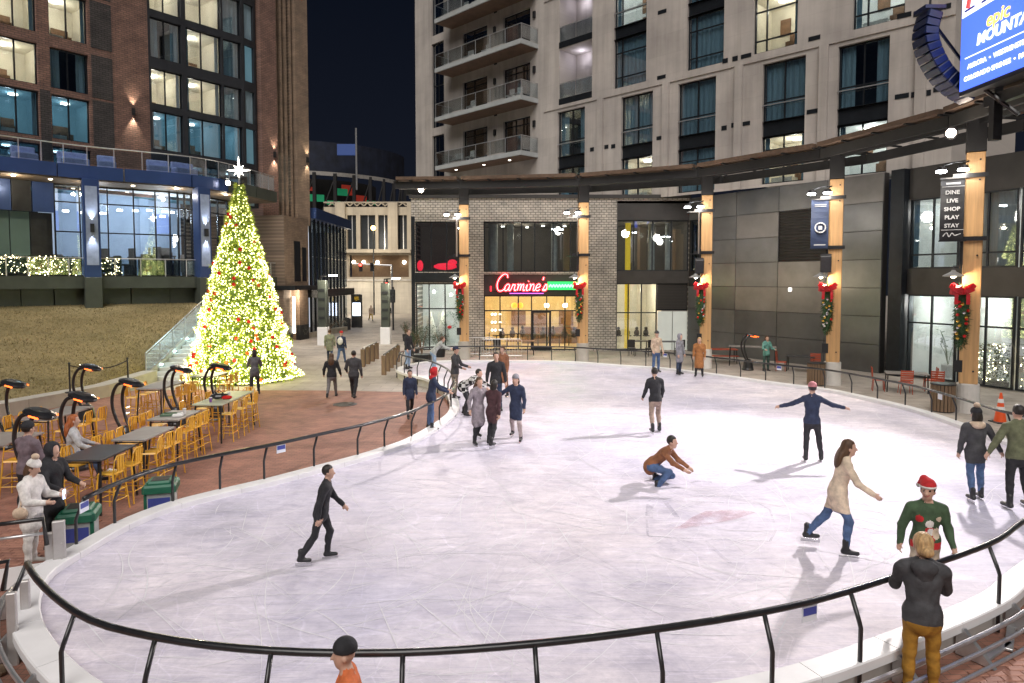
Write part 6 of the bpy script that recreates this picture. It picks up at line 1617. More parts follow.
class Body:
    def __init__(s): s.pr = []
    def cap(s, a, b, ra, rb, lab, k=.02, sy=None, fr=None): s.pr.append(('c', np.array(a, float), np.array(b, float), ra, rb, lab, k, sy)); return s
    def ell(s, c, r, lab, k=.03, fr=None): s.pr.append(('e', np.array(c, float), np.array(r, float), None if fr is None else np.array(fr), 0, lab, k, None)); return s
    def bounds(s):
        lo = np.full(3, 9.); hi = -lo
        for p in s.pr:
            if p[0] == 'c':
                r = max(p[3], p[4]) * (1.0); q = np.stack([p[1] - r, p[2] - r, p[1] + r, p[2] + r])
            else: r = p[2].max(); q = np.stack([p[1] - r, p[1] + r])
            lo = np.minimum(lo, q.min(0)); hi = np.maximum(hi, q.max(0))
        return lo, hi
    def solve(s, h, fold=.0, cut=None):
        lo, hi = s.bounds(); lo -= 3 * h + .01; hi += 3 * h + .01
        n = np.ceil((hi - lo) / h).astype(int) + 1
        D = np.full(n, .2); LAB = np.zeros(n, int); RAW = np.full(n, .2)
        for p in s.pr:
            if p[0] == 'c':
                r = max(p[3], p[4]) + .06; q0 = np.minimum(p[1], p[2]) - r; q1 = np.maximum(p[1], p[2]) + r
            else: r = p[2].max() + .06; q0, q1 = p[1] - r, p[1] + r
            i0 = np.maximum(((q0 - lo) / h).astype(int), 0); i1 = np.minimum(((q1 - lo) / h).astype(int) + 2, n)
            if (i1 <= i0).any(): continue
            sl = tuple(slice(a, b) for a, b in zip(i0, i1))
            g = np.stack(np.meshgrid(*[np.arange(a, b) * h + l for a, b, l in zip(i0, i1, lo)], indexing='ij'), -1)
            if p[0] == 'c':
                a, b = p[1], p[2]; ba = b - a; pa = g - a
                if p[7]:
                    pa = pa.copy(); ba = ba.copy(); pa[..., 1] *= p[7]; ba[1] *= p[7]
                t = np.clip((pa @ ba) / max(1e-9, ba @ ba), 0, 1)
                d = np.linalg.norm(pa - t[..., None] * ba, axis=-1) - (p[3] + (p[4] - p[3]) * t)
                if p[7]: d *= 1 / (.5 + .5 * p[7])
            else:
                q = g - p[1]
                if p[3] is not None: q = q @ p[3]
                k0 = np.linalg.norm(q / p[2], axis=-1); k1 = np.linalg.norm(q / p[2] ** 2, axis=-1)
                d = k0 * (k0 - 1) / np.maximum(k1, 1e-6)
            o = D[sl]; k = p[6]
            hh = np.clip(.5 + .5 * (o - d) / k, 0, 1)
            D[sl] = o * (1 - hh) + d * hh - k * hh * (1 - hh)
            w_ = d < RAW[sl]; LAB[sl] = np.where(w_, p[5], LAB[sl]); RAW[sl] = np.where(w_, d, RAW[sl])
        if fold or cut:
            g = np.stack(np.meshgrid(*[np.arange(m) * h + l for m, l in zip(n, lo)], indexing='ij'), -1)
            if fold:
                X, Y, Z = g[..., 0], g[..., 1], g[..., 2]
                f = np.sin(38 * Z + 7 * np.sin(11 * X + 5 * Y)) * .5 + np.sin(23 * Z - 19 * X + 13 * Y) * .5
                D = D + fold * f * np.isin(LAB, (1, 2, 5, 11))
            if cut: D = np.maximum(D, cut(g))
        V, F, base = surfnet(D, lo, h)
        return V, F, LAB[tuple(base.T)]
def np_mesh(name, V, F, mats, lab=None, lut=None):
    me = bpy.data.meshes.new(name); me.from_pydata(V.tolist(), [], F.tolist())
    for m in mats: me.materials.append(m)
    if lab is not None:
        me.polygons.foreach_set('material_index', np.array([lut[x] for x in lab], dtype=np.int32))
    me.polygons.foreach_set('use_smooth', [True] * len(me.polygons)); me.update(); return me
SKIN = [mat('skin_light', (.58, .36, .27), .5, 0, .08, 6), mat('skin_tan', (.42, .25, .17), .5, 0, .08, 6)]
def cloth(name, c, r=.85): return mat('cloth_' + name, c, r, 0, .32, 9, 1.0, 16)
BLACKC = cloth('black', (.022, .022, .026)); NAVY = cloth('navy', (.025, .035, .075)); JEAN = cloth('jeans', (.07, .12, .24)); LJEAN = cloth('light_jeans', (.26, .36, .50)); DJEAN = cloth('dark_jeans', (.03, .045, .085))
GREYC = cloth('grey', (.25, .25, .28)); CHAR = cloth('charcoal', (.055, .055, .06)); BEIGE = cloth('beige', (.55, .42, .31)); WHTC = cloth('white', (.72, .69, .66)); BRWN = cloth('brown', (.25, .10, .045)); OLIVE = cloth('olive', (.13, .14, .08))
MUST = cloth('mustard', (.34, .17, .02)); REDC = cloth('red', (.5, .02, .025)); GRNC = cloth('green', (.05, .09, .045)); PURPC = cloth('plum_grey', (.16, .12, .14)); TEALC = cloth('teal', (.12, .30, .26)); ORAN = cloth('orange', (.65, .16, .05)); CREAM = cloth('cream', (.68, .55, .42))
HAIRB = mat('hair_brown', (.09, .045, .022), .55, 0, .45, 3, .8, 5, stretch=(14, 14, 2.5)); HAIRK = mat('hair_dark', (.02, .015, .012), .5, 0, .45, 3, .8, 5, stretch=(14, 14, 2.5)); HAIRBL = mat('hair_blond', (.50, .32, .15), .55, 0, .45, 3, .8, 5, stretch=(14, 14, 2.5)); HAIRR = mat('hair_red', (.36, .10, .025), .55, 0, .45, 3, .8, 5, stretch=(14, 14, 2.5))
SHOE = mat('dark_shoe', (.02, .02, .022), .45); SHOEW = mat('pale_boot', (.5, .48, .45), .5); EYE = mat('eye_dark', (.02, .015, .012), .2); LIPS = mat('lips', (.42, .14, .12), .5)
BLADE = mat('steel_blade', (.6, .6, .62), .25, .9)
def plaid():
    m, t, b, L = nt('black_white_plaid'); c = coords(t)
    k = t.nodes.new('ShaderNodeTexChecker'); k.inputs['Scale'].default_value = 9; k.inputs[1].default_value = (.6, .6, .58, 1); k.inputs[2].default_value = (.02, .02, .02, 1); L.new(c, k.inputs[0]); L.new(k.outputs[0], b.inputs['Base Color']); b.inputs['Roughness'].default_value = .9; MATS['plaid'] = m; return m
PLAID = plaid()
SKN, TOP, LEG, SHO, HND, COAT, EYEL, LIPL, P1, P2, P3, ARM = range(12)
FAST = False
def person(label, loc, face=0, h=1.74, grid=.02, top=BLACKC, leg=DJEAN, shoe=SHOE, skin=0, hand=None, coat=None, coat_len=.0, hair=HAIRB, hairstyle='short', hat=None, hatm=BLACKC,
           lean=.04, side=0., legs=((.05, .05, .07), (-.05, .05, .07)), arms=((.05, .12, .25), (.05, .12, .25)), look=0., nod=0., skates=False, pelvis=None, build=1.0, bag=None, patch=None, pitchfeet=True, group=None, hood=False, drop=None, phone=False, collar=None, backhood=False):
    k = h / 1.75; B = Body(); S = lambda *v: np.array(v) * k
    b = build
    # legs first
    dirs = []
    for sd, (th, kn, ab) in zip((-1, 1), legs):
        d1 = np.array([math.sin(ab) * sd, -math.sin(th) * math.cos(ab), -math.cos(th) * math.cos(ab)]); d2 = np.array([math.sin(ab) * sd * .8, -math.sin(th - kn), -math.cos(th - kn)])
        dirs.append((sd, d1 / np.linalg.norm(d1), d2 / np.linalg.norm(d2)))
    low = min((.43 * d1 + .42 * d2)[2] for _, d1, d2 in dirs) * k
    base = (.085 + (.06 if skates else 0)) * k
    pz = pelvis if pelvis is not None else -low + base + .0
    pel = np.array([0, 0, pz]); up = np.array([math.sin(side), -math.sin(lean), math.cos(lean)]); up /= np.linalg.norm(up)
    rgt = np.array([1, 0, -math.sin(side)]); rgt /= np.linalg.norm(rgt); fw = np.cross(up, rgt); FR = np.stack([rgt, -fw * -1, up], 1)
    fwd = -np.cross(up, rgt); fwd = np.array(fwd)   # towards -Y
    if fwd[1] > 0: fwd = -fwd
    at = lambda x, y, z: pel + (rgt * x + fwd * y + up * z) * k
    hips = []
    for sd, d1, d2 in dirs:
        hp = pel + np.array([sd * .092, 0, -.03]) * k; kn_ = hp + d1 * .43 * k; an = kn_ + d2 * .42 * k
        B.cap(hp, kn_, .092 * k * b, .062 * k, LEG, .03); B.cap(kn_, an, .064 * k, .045 * k, LEG, .03)
        B.cap(kn_ + d2 * .1 * k + np.array([0, .012, 0]) * k, kn_ + d2 * .2 * k + np.array([0, .012, 0]) * k, .058 * k, .052 * k, LEG, .03)
        t = np.cross(np.cross(d2, [0, -1., 0]), d2); t = np.array([sd * .12, -1, 0.]); t /= np.linalg.norm(t)
        if abs(d2[2]) < .5: t = np.array([0, -.5, .85])
        heel = an + np.array([0, .03, -.035]) * k; toe = an + t * .16 * k + np.array([0, 0, -.045]) * k
        B.cap(an + np.array([0, 0, .06 if not skates else .12]) * k, an + np.array([0, 0, -.02]) * k, .05 * k, .048 * k, SHO, .015)
        B.cap(heel, toe, .045 * k, .036 * k, SHO, .02)
        hips.append((an, t))
    # trunk
    B.ell(at(0, 0, .0), S(.165 * b, .125 * b, .13), LEG if coat is None else COAT, .03, FR)
    tl = COAT if coat else TOP
    B.ell(at(0, .0, .16), S(.150 * b, .115 * b, .17), tl, .04, FR); B.ell(at(0, .005, .34), S(.175 * b, .125 * b, .19), tl, .04, FR)
    B.cap(at(-.145 * b, 0, .455), at(.145 * b, 0, .455), .075 * k, .075 * k, tl, .04)
    B.cap(at(0, 0, .02), at(0, 0, -.07 if not coat_len else -.05), .165 * k * b, .17 * k * b, tl, .02, 1.25)
    if coat_len: B.cap(at(0, 0, .05), pel * 1. + np.array([0, -.02, -coat_len]) * k, .15 * k * b, (.19 if coat_len > .25 else .165) * k * b, COAT if coat else TOP, .03, 1.2)
    B.cap(at(0, .0, .47), at(0, .01, .60), .058 * k, .05 * k, SKN, .02)
    if hood or coat: B.cap(at(-.06, -.02, .52), at(.06, -.02, .52), .055 * k, .055 * k, tl, .03)
    # head
    hu = up * .5 + np.array([0, 0, .5]); hu /= np.linalg.norm(hu)
    hf = np.array([math.sin(look), -math.cos(look), -math.sin(nod)]); hf /= np.linalg.norm(hf); hr = np.cross(hf, hu); hr /= np.linalg.norm(hr); hu = np.cross(hr, hf)
    hc = at(0, .02, .60) + hu * .10 * k
    HF = np.stack([hr, hf, hu], 1); hat_ = lambda x, y, z: hc + (hr * x + hf * y + hu * z) * k
    B.ell(hat_(0, -.005, .02), S(.078, .096, .105), SKN, .02, HF); B.ell(hat_(0, .02, -.05), S(.058, .07, .075), SKN, .03, HF); B.ell(hat_(0, .045, -.095), S(.03, .03, .025), SKN, .02, HF)
    B.cap(hat_(0, .088, .01), hat_(0, .112, -.03), .010 * k, .016 * k, SKN, .012)
    for sd in (-1, 1):
        B.ell(hat_(sd * .08, -.01, -.01), S(.014, .026, .034), SKN, .008, HF)
        if grid < .014:
            B.ell(hat_(sd * .032, .086, .012), S(.010, .006, .007), EYEL, .004, HF); B.cap(hat_(sd * .015, .09, .034), hat_(sd * .05, .078, .034), .009 * k, .008 * k, SKN, .01)
    if grid < .014: B.ell(hat_(0, .088, -.058), S(.024, .012, .008), LIPL, .005, HF)
    # arms and hands
    wr = []
    for sd, ar in zip((-1, 1), arms):
        a, o, e = ar[:3]; o2 = ar[3] if len(ar) > 3 else o * .4
        sh = at(sd * .185 * b, 0, .45)
        d1 = np.array([sd * math.sin(o), -math.sin(a) * math.cos(o), -math.cos(a) * math.cos(o)]); d2 = np.array([sd * math.sin(o2), -math.sin(a + e) * math.cos(o2), -math.cos(a + e) * math.cos(o2)])
        el = sh + d1 * .285 * k; ws = el + d2 * .245 * k
        B.cap(sh, el, .064 * k * b, .054 * k * b, ARM, .03); B.cap(el, ws, .055 * k * b, .042 * k, ARM, .02)
        B.cap(at(sd * .03, -.01, .545), at(sd * .15 * b, 0, .465), .045 * k, .062 * k, ARM, .04)
        hl = HND if hand else SKN; pe = ws + d2 * .085 * k
        B.cap(ws - d2 * .01, pe, .030 * k, .034 * k, hl, .015)
        ac = np.cross(d2, [sd * 1., 0, 0.2]); ac /= np.linalg.norm(ac); cu = np.cross(d2, ac)
        if np.dot(cu, np.array([-sd, -.3, 0])) < 0: cu = -cu
        fr_ = max(.0095 * k, .55 * grid)
        for q, ln in enumerate((.062, .072, .068, .052)):
            r0 = pe + ac * (q - 1.5) * .019 * k; m1 = r0 + (d2 * .9 + cu * .35) * ln * .6 * k; m2 = m1 + (d2 * .6 + cu * .8) * ln * .55 * k
            B.cap(r0, m1, fr_, fr_ * .95, hl, .006); B.cap(m1, m2, fr_ * .95, fr_ * .85, hl, .006)
        t0 = ws + d2 * .03 * k - ac * .028 * k; t1 = t0 + (d2 * .6 - ac * .6 + cu * .4) * .045 * k
        B.cap(t0, t1, fr_ * 1.15, fr_, hl, .01); B.cap(t1, t1 + (d2 * .8 + cu * .4) * .03 * k, fr_, fr_ * .9, hl, .008)
        wr.append((ws, pe, d2, cu))
    V, F, lab = B.solve(grid, .0055 if grid < .017 else .005)
    flab = lab[F[:, 0]]
    if max(l[0] for l in legs) < 1.0:
        ctr = V[F].mean(1) - pel; zz = (ctr @ up) / k if not coat_len else ctr[:, 2] / k; hem = -.10 if not coat_len else -coat_len - .12
        hor = np.abs(ctr @ fwd) / k < (.2 if not coat_len else .32)
        flab = flab.copy(); flab[(flab == LEG) & (zz > hem) & hor] = tl; flab[np.isin(flab, (TOP, COAT)) & (zz < hem)] = LEG
    if patch is not None:
        ctr = V[F].mean(1) - pel; loc_ = np.stack([ctr @ rgt, ctr @ fwd, ctr @ up], 1) / k
        flab = patch(loc_, flab)
    mats = [SKIN[skin], top, leg, shoe, hand or SKIN[skin], coat or top, EYE, LIPS, REDC, WHTC, CREAM, coat or top]
    rz = R(face)
    o = put('person', np_mesh('person', V, F, mats, flab, list(range(12))), None, loc, rz)
    tag(o, label, 'person', group)
    # hair, hats
    def small(name, Bd, m, cut=None, g=None):
        v, f, _ = Bd.solve(g or min(grid, .016) * .9, 0, cut); return put(name, np_mesh(name, v, f, [m]), o)
    if hair is not None:
        Hb = Body(); Hb.ell(hat_(0, -.018, .035), S(.092, .105, .108), 0, .02, HF)
        if hairstyle in ('long', 'mid'):
            Hb.ell(hat_(0, -.06, -.06), S(.10, .07, .12), 0, .03, HF)
            if hairstyle == 'long':
                Hb.ell(at(0, -.11, .50), S(.12, .055, .16), 0, .05, FR)
        if hairstyle == 'bun': Hb.ell(hat_(0.01, -.135, -.045), S(.06, .05, .055), 0, .012, HF); Hb.ell(hat_(0, -.07, -.03), S(.088, .06, .08), 0, .03, HF); Hb.ell(hat_(0, -.03, .05), S(.098, .108, .105), 0, .02, HF)
        def cutf(g):
            q = (g - hc) @ HF / k
            return np.where((q[..., 1] > .035) & (q[..., 2] < .07), .05, -1.) if hairstyle != 'short' else np.where(((q[..., 1] > .03) & (q[..., 2] < .075)) | (q[..., 2] < -.04), .05, -1.)
        small('hair', Hb, hair, cutf)
    if hat == 'beanie' or hat == 'pom':
        Hb = Body(); Hb.ell(hat_(0, -.012, .06), S(.098, .112, .105), 0, .02, HF)
        small('hat', Hb, hatm, lambda g: .035 * k - ((g - hc) @ HF)[..., 2])
        if hat == 'pom': Pm = Body(); Pm.ell(hat_(0, -.03, .19), S(.06, .06, .055), 0, .02, HF); small('pom_pom', Pm, BEIGE)
    if hat == 'cap':
        Hb = Body(); Hb.ell(hat_(0, -.012, .05), S(.093, .108, .09), 0, .02, HF); Hb.ell(hat_(0, .115, .055), S(.07, .07, .012), 0, .01, HF)
        small('cap', Hb, hatm, lambda g: .03 * k - ((g - hc) @ HF)[..., 2])
    if hat == 'hood':
        Hb = Body(); Hb.ell(hat_(0, -.02, .02), S(.115, .13, .14), 0, .02, HF); Hb.ell(at(0, -.04, .53), S(.13, .10, .08), 0, .05, FR)
        def hc_(g):
            q = (g - hc) @ HF / k; return np.where((q[..., 1] > .055) & (abs(q[..., 0]) < .085) & (q[..., 2] < .10) & (q[..., 2] > -.14), .05, -1.)
        small('hood', Hb, hatm, hc_)
    if hat == 'santa':
        Hb = Body(); Hb.ell(hat_(0, -.01, .075), S(.10, .112, .10), 0, .02, HF); Hb.cap(hat_(0, -.02, .10), hat_(.06, -.06, .15), .075 * k, .05 * k, 0, .03); Hb.cap(hat_(.06, -.06, .15), hat_(.12, -.10, .07), .05 * k, .03 * k, 0, .02)
        small('santa_hat', Hb, REDC, lambda g: .06 * k - ((g - hc) @ HF)[..., 2], .011)
        Tb = Body(); Tb.ell(hat_(0, -.01, .065), S(.112, .124, .032), 0, .01, HF); small('hat_trim', Tb, WHTC, None, .011)
        Pm = Body(); Pm.ell(hat_(.135, -.11, .04), S(.035, .035, .035), 0, .01); small('pom_pom', Pm, WHTC, None, .011)
    if hat == 'earflap': pass
    if bag == 'backpack':
        Bb = Body(); Bb.ell(at(0, -.19, .30), S(.15, .09, .21), 0, .02, FR); small('backpack', Bb, WHTC if top is NAVY else CHAR)
    if bag == 'shoulder':
        Bb = Body(); Bb.ell(pel + S(-.22, .03, .0), S(.06, .12, .10), 0, .02); small('handbag', Bb, BEIGE)
        MB().tube([pel + S(-.22, .03, .09), at(-.1, -.03, .48), at(-.03, -.09, .5)], .012, 5).build('bag_strap', BEIGE, o)
    if collar is not None:
        Cb = Body(); Cb.ell(at(0, -.03, .53), S(.145, .13, .055), 0, .02, FR); Cb.ell(at(0, -.10, .50), S(.12, .07, .07), 0, .03, FR); small('fur_collar', Cb, collar)
    if backhood:
        Cb = Body(); Cb.ell(at(0, -.12, .50), S(.13, .07, .09), 0, .03, FR); Cb.ell(at(0, -.10, .42), S(.09, .05, .09), 0, .04, FR); small('jacket_hood', Cb, coat or top)
        Wb = Body(); Wb.ell(at(0, 0, -.085), S(.165 * b, .128 * b, .03), 0, .01, FR); small('hem_band', Wb, coat or top)
    if phone:
        c = wr[1][1] + wr[1][3] * .03; MB().cbox(tuple(c + np.array([0, -.02, .03])), (.075, .012, .15), .006).build('phone', emit('phone_screen', (.5, .65, 1), 1.5), o)
    if skates:
        for an, t in hips:
            c = an + t * .05 * k; MB().box((c[0], c[1], an[2] - .12 * k), (.006, .29 * k, .05 * k)).build('skate_blade', BLADE, o)
    return o
st_ = lambda: ((.04, .06, .07), (-.04, .06, .07))
WALK = ((.38, .12, .03), (-.3, .35, .03)); WALK2 = ((-.3, .4, .03), (.36, .1, .03)); SKT = ((.35, .45, .08), (-.32, .35, .12)); SKT2 = ((-.28, .3, .12), (.32, .45, .08))
AW = ((-.35, .14, .3), (.4, .14, .35)); AW2 = ((.4, .14, .35), (-.35, .14, .3))
def on_ice(u, v): p = G(u, v, ICE); return (p.x, p.y, ICE)
def on_gr(u, v): p = G(u, v, 0); return (p.x, p.y, .004)
# near pair at the right
def sweater(q, lab):
    lab = lab.copy(); x, y, z = q[:, 0], q[:, 1], q[:, 2]; f = (lab == TOP) & (y > .02)
    lab[f & (((x - .01) / .07) ** 2 + ((z - .10) / .14) ** 2 < 1)] = P1
    lab[f & (((x - .0) / .055) ** 2 + ((z - .27) / .055) ** 2 < 1)] = P2
    lab[f & (((x - .02) / .04) ** 2 + ((z - .16) / .05) ** 2 < 1)] = P2
    lab[f & (((x + .12) / .045) ** 2 + ((z - .33) / .05) ** 2 < 1)] = P1
    lab[f & (((x - .12) / .04) ** 2 + ((z - .34) / .035) ** 2 < 1)] = P3
    lab[f & (((x - .10) / .06) ** 2 + ((z - .13) / .08) ** 2 < 1)] = P3
    lab[f & (z < .0)] = P1
    return lab
sp = AT(927, 600, 8.55)
person('man in a red santa hat and patterned green Christmas sweater', (5.14, 8.34, ICE), -12, 1.55, .0125, top=GRNC, leg=cloth('khaki', (.4, .34, .26)), hair=HAIRK, hat='santa', lean=.03, look=-.5, arms=((-.12, .3, .15), (.1, .22, .5)), skates=True, build=1.12, patch=sweater)
person('blond woman in a black jacket and mustard trousers at the near railing', (4.31, 7.0, .012), 158, 1.70, .012, top=CHAR, leg=MUST, hair=HAIRBL, hairstyle='bun', lean=.12, look=.15, nod=.15, arms=((.5, .14, .75, -.05), (.5, .14, .75, -.05)), legs=((.03, .04, .05), (-.03, .06, .05)), build=1.1, hood=True, backhood=True)
# couple at the right edge, hand in hand
person('woman in a dark parka with fur collar and jeans holding hands on the ice', on_ice(974, 500), 172, 1.66, .016, top=CHAR, leg=JEAN, hair=HAIRK, hairstyle='mid', hat='pom', hatm=BLACKC, coat=CHAR, coat_len=.12, collar=BEIGE, arms=((.0, .55, .1, .5), (.05, .15, .2)), legs=((.12, .15, .06), (-.15, .25, .06)), skates=True, build=1.08)
person('man in an olive jacket and black trousers holding hands at the right edge', on_ice(1016, 508), 178, 1.80, .016, top=OLIVE, leg=BLACKC, hair=HAIRK, arms=((.05, .2, .3), (.0, .55, .1, .5)), legs=((.1, .2, .14), (-.05, .15, .12)), skates=True, build=1.12, coat=OLIVE)
# open ice
person('skater with arms spread wide on the open ice', on_ice(811, 461), 165, 1.72, .018, top=NAVY, leg=BLACKC, hair=HAIRK, hat='beanie', hatm=cloth('pink', (.55, .22, .24)), arms=((.05, 1.15, .1, 1.35), (.05, 1.1, .1, 1.3)), legs=((.05, .1, .16), (-.05, .15, .05)), skates=True)
person('woman gliding in a cream coat with long brown hair', on_ice(836, 552), 75, 1.70, .016, top=CREAM, leg=JEAN, coat=CREAM, coat_len=.18, hair=HAIRB, hairstyle='long', lean=.22, arms=((.5, .25, .5), (-.2, .3, .4)), legs=SKT, skates=True)
person('skater in a black jacket gliding away in the middle of the ice', on_ice(655, 433), 185, 1.72, .018, top=BLACKC, leg=cloth('tan_trousers', (.30, .22, .18)), hair=HAIRK, lean=.15, arms=((.2, .2, .5), (.2, .2, .5)), legs=SKT, skates=True)
person('fallen skater crouching low in brown jacket and jeans', on_ice(652, 482), 60, 1.70, .018, top=BRWN, leg=JEAN, hair=HAIRK, lean=.75, legs=((1.5, 2.1, .2), (1.1, 2.3, .15)), arms=((.9, .3, .3), (.6, .3, .4)), skates=True, pelvis=.36)
person('dark clothed skater gliding alone at the left of the ice', on_ice(322, 562), 100, 1.40, .016, top=BLACKC, leg=BLACKC, hair=HAIRK, lean=.2, legs=SKT2, arms=AW, skates=True)
person('person in an orange top and black beanie passing the near railing', (-1.30, 5.32, .004), -80, 1.55, .014, top=ORAN, leg=BLACKC, hair=None, hat='beanie', hatm=BLACKC, lean=.05, legs=WALK, arms=AW)
# group by the left kink
person('woman in a long grey coat with a group on the ice', on_ice(478, 444), 30, 1.66, .018, top=GREYC, leg=BLACKC, coat=cloth('mauve_grey', (.30, .26, .29)), coat_len=.35, hair=HAIRB, hairstyle='long', legs=SKT, arms=((.3, .5, .3), (.2, .4, .3)), skates=True, lean=.12)
person('skater in black beside the woman in the grey coat', on_ice(492, 446), 150, 1.60, .018, top=BLACKC, leg=BLACKC, coat=cloth('dark_maroon', (.06, .025, .03)), coat_len=.2, hair=HAIRK, hairstyle='mid', legs=SKT2, arms=AW, skates=True, lean=.2)
person('woman in a navy coat and grey beanie holding out an arm', on_ice(516, 441), -15, 1.66, .018, top=NAVY, leg=cloth('pale_tights', (.42, .34, .33)), coat=NAVY, coat_len=.25, hair=HAIRB, hairstyle='mid', hat='beanie', hatm=GREYC, arms=((.2, .95, .1, 1.0), (.1, .2, .3)), legs=SKT2, skates=True)
person('man in an open black jacket standing on the ice in jeans', on_ice(496, 412), 8, 1.80, .018, top=BLACKC, leg=DJEAN, hair=HAIRK, arms=((.05, .22, .2), (.05, .22, .2)), skates=True, build=1.08)
person('person in a rust brown coat behind the man in the black jacket', on_ice(503, 397), -30, 1.72, .02, top=BRWN, leg=cloth('rust', (.28, .12, .07)), coat=cloth('rust_coat', (.30, .13, .07)), coat_len=.3, hair=HAIRB, skates=True)
person('man in a cap and dark vest standing at the rink corner', on_ice(455, 400), 70, 1.78, .018, top=CHAR, leg=cloth('khaki_trousers', (.22, .18, .14)), hair=HAIRK, hat='cap', hatm=NAVY, arms=((.5, .2, .8), (.4, .2, .9)), skates=True)
person('skater in a plaid shirt bending forward at the rink corner', on_ice(464, 416), 70, 1.70, .018, top=PLAID, leg=BLACKC, hair=HAIRK, lean=1.0, legs=((.45, .6, .08), (.2, .6, .08)), arms=((1.0, .2, .2), (.9, .2, .3)), skates=True)
person('person in a red hood and navy coat leaning at the left railing', on_ice(431, 430), 100, 1.66, .018, top=NAVY, leg=JEAN, hair=None, hat='hood', hatm=REDC, coat=NAVY, coat_len=.05, lean=.18, arms=((.7, .2, .5), (.7, .2, .5)), skates=True)
person('man in a black jacket and pale jeans at the far left rink corner', on_ice(408, 369.5), 60, 1.78, .02, top=BLACKC, leg=LJEAN, hair=HAIRB, arms=((.1, .15, .3), (.1, .15, .3)), skates=True)
person('person in blue jeans and pale top near the potted evergreen', on_ice(434, 373), 100, 1.70, .02, top=cloth('pale_grey', (.4, .42, .4)), leg=LJEAN, hair=HAIRB, lean=.7, legs=((.1, .15, .06), (.0, .1, .06)), arms=((.9, .2, .4), (.9, .2, .4)), skates=True)
# far trio
person('person in a beige jacket and jeans standing at the far edge', on_ice(656, 373), 15, 1.78, .02, top=BEIGE, leg=JEAN, hair=None, hat='beanie', hatm=CHAR, coat=BEIGE, skates=True, arms=((.1, .18, .6), (.1, .18, .3)))
person('person in a long grey coat at the far edge between two others', on_ice(679, 375), 40, 1.72, .02, top=GREYC, leg=DJEAN, hair=None, hat='hood', hatm=GREYC, coat=GREYC, coat_len=.3, skates=True)
person('person in a shaggy orange brown fur coat at the far edge', on_ice(699, 377), -20, 1.62, .02, top=cloth('fox_fur', (.36, .15, .05)), leg=BLACKC, hair=HAIRBL, hairstyle='mid', coat=cloth('fox_fur', (.36, .15, .05)), coat_len=.45, skates=True, build=1.12)
# plaza walkers
person('woman with long brown hair in black jacket walking away on the plaza', on_gr(332, 397), 185, 1.68, .018, top=BLACKC, leg=cloth('grey_skirt', (.16, .15, .15)), coat=BLACKC, hair=HAIRB, hairstyle='long', legs=WALK, arms=((.1, .3, .5), (.1, .35, .5)), build=1.1)
person('man in a dark suit coat walking away beside the woman', on_gr(354, 398), 178, 1.80, .018, top=CHAR, leg=BLACKC, coat=CHAR, hair=HAIRK, legs=WALK2, arms=((.0, .15, .3), (.1, .3, .9)), build=1.12)
person('person in an olive parka walking towards the promenade', on_gr(330, 361), 190, 1.74, .02, top=OLIVE, leg=DJEAN, coat=cloth('pale_olive', (.22, .23, .16)), coat_len=.2, hair=HAIRB, legs=WALK2, build=1.15)
person('person in navy with a white backpack and red cap', on_gr(341.5, 363), 175, 1.72, .02, top=NAVY, leg=JEAN, hair=None, hat='beanie', hatm=REDC, bag='backpack', legs=WALK)
person('small figure in a dark blue coat walking outside the left railing', on_gr(410, 417), 20, 1.55, .02, top=NAVY, leg=BLACKC, coat=NAVY, coat_len=.1, hair=HAIRK, legs=WALK)
person('person in dark grey standing in front of the Christmas tree', on_gr(255, 394), 200, 1.70, .018, top=GREYC, leg=BLACKC, coat=cloth('dark_grey_coat', (.11, .11, .12)), coat_len=.1, hair=HAIRK, hairstyle='mid', arms=((.3, .2, 1.6), (.3, .2, 1.5)))
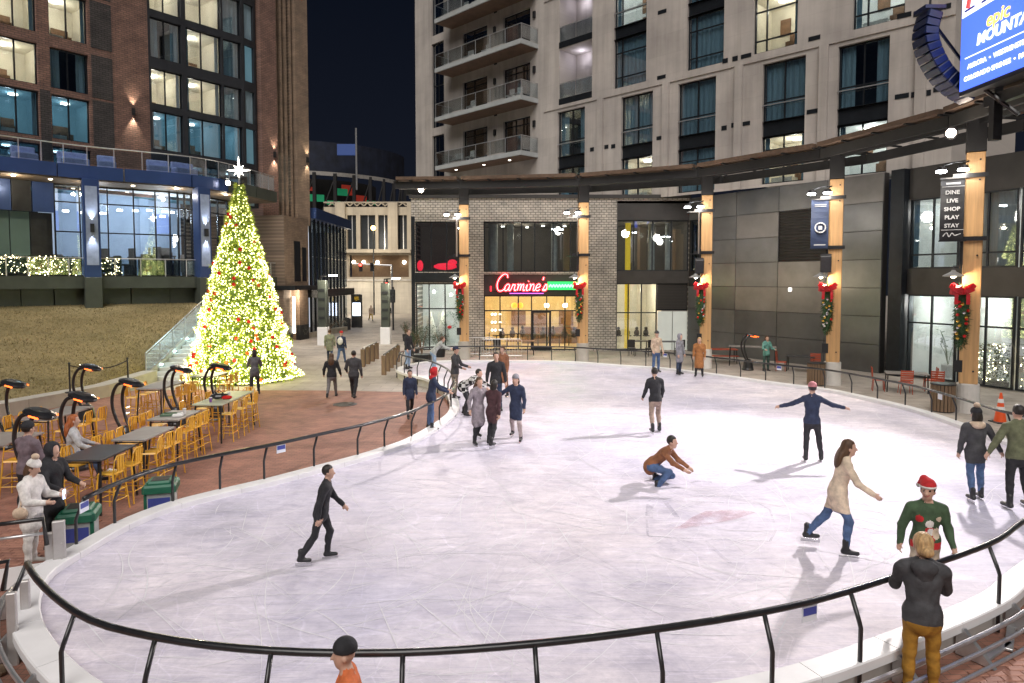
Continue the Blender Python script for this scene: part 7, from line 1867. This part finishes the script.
person('distant pedestrian in black with a pink bag on the promenade', on_gr(389, 321), 20, 1.74, .025, top=BLACKC, leg=BLACKC, coat=BLACKC, coat_len=.2, hair=HAIRK, legs=WALK)
person('distant pedestrian in tan near the kiosk totem', on_gr(371, 321), 30, 1.70, .025, top=BEIGE, leg=cloth('ochre', (.45, .3, .05)), hair=HAIRB, legs=WALK2)
# left terrace
person('woman in a white coat and pom pom hat looking at her phone', (-7.42, 10.35, .012), 95, 1.62, .014, top=WHTC, leg=cloth('off_white', (.6, .57, .54)), coat=WHTC, coat_len=.2, shoe=SHOEW, hair=HAIRB, hairstyle='mid', hat='pom', hatm=WHTC, nod=.35, arms=((.35, .15, 1.15, -.2), (.35, .15, 1.15, -.2)), bag='shoulder', phone=True, build=1.2)
person('person in a black hooded coat beside the woman in white', (-7.55, 11.05, .012), 80, 1.72, .014, top=BLACKC, leg=BLACKC, coat=BLACKC, coat_len=.25, hair=None, hat='hood', hatm=BLACKC, arms=((.35, .15, .9, -.1), (.35, .15, .9, -.1)), build=1.05)
person('man in a plum puffer jacket and black beanie on the terrace', (-8.95, 12.45, .012), 160, 1.76, .016, top=PURPC, leg=BLACKC, hair=HAIRK, hat='beanie', hatm=BLACKC, arms=((.25, .15, .8), (.25, .15, .8)), build=1.15, hood=True)
person('woman with long red hair sitting at the bar tables', (-8.95, 13.75, .012), 120, 1.68, .016, top=cloth('pale_sweater', (.45, .45, .46)), leg=JEAN, hair=HAIRR, hairstyle='long', legs=((1.35, 1.2, .1), (1.35, 1.2, .1)), arms=((.5, .2, .7), (.5, .2, .7)), pelvis=.86, build=1.05)
person('person in a teal patterned jacket standing at the panelled wall', on_gr(766, 371), 10, 1.70, .02, top=TEALC, leg=cloth('dark_teal', (.04, .08, .07)), coat=TEALC, coat_len=.05, hair=HAIRB, hairstyle='mid', arms=((.3, .2, 1.2), (.3, .2, 1.2)))
for u, l in ((612, 'diner seated behind the shop glass in orange light'), (640, 'diner seated inside the dark shop bay')): pass
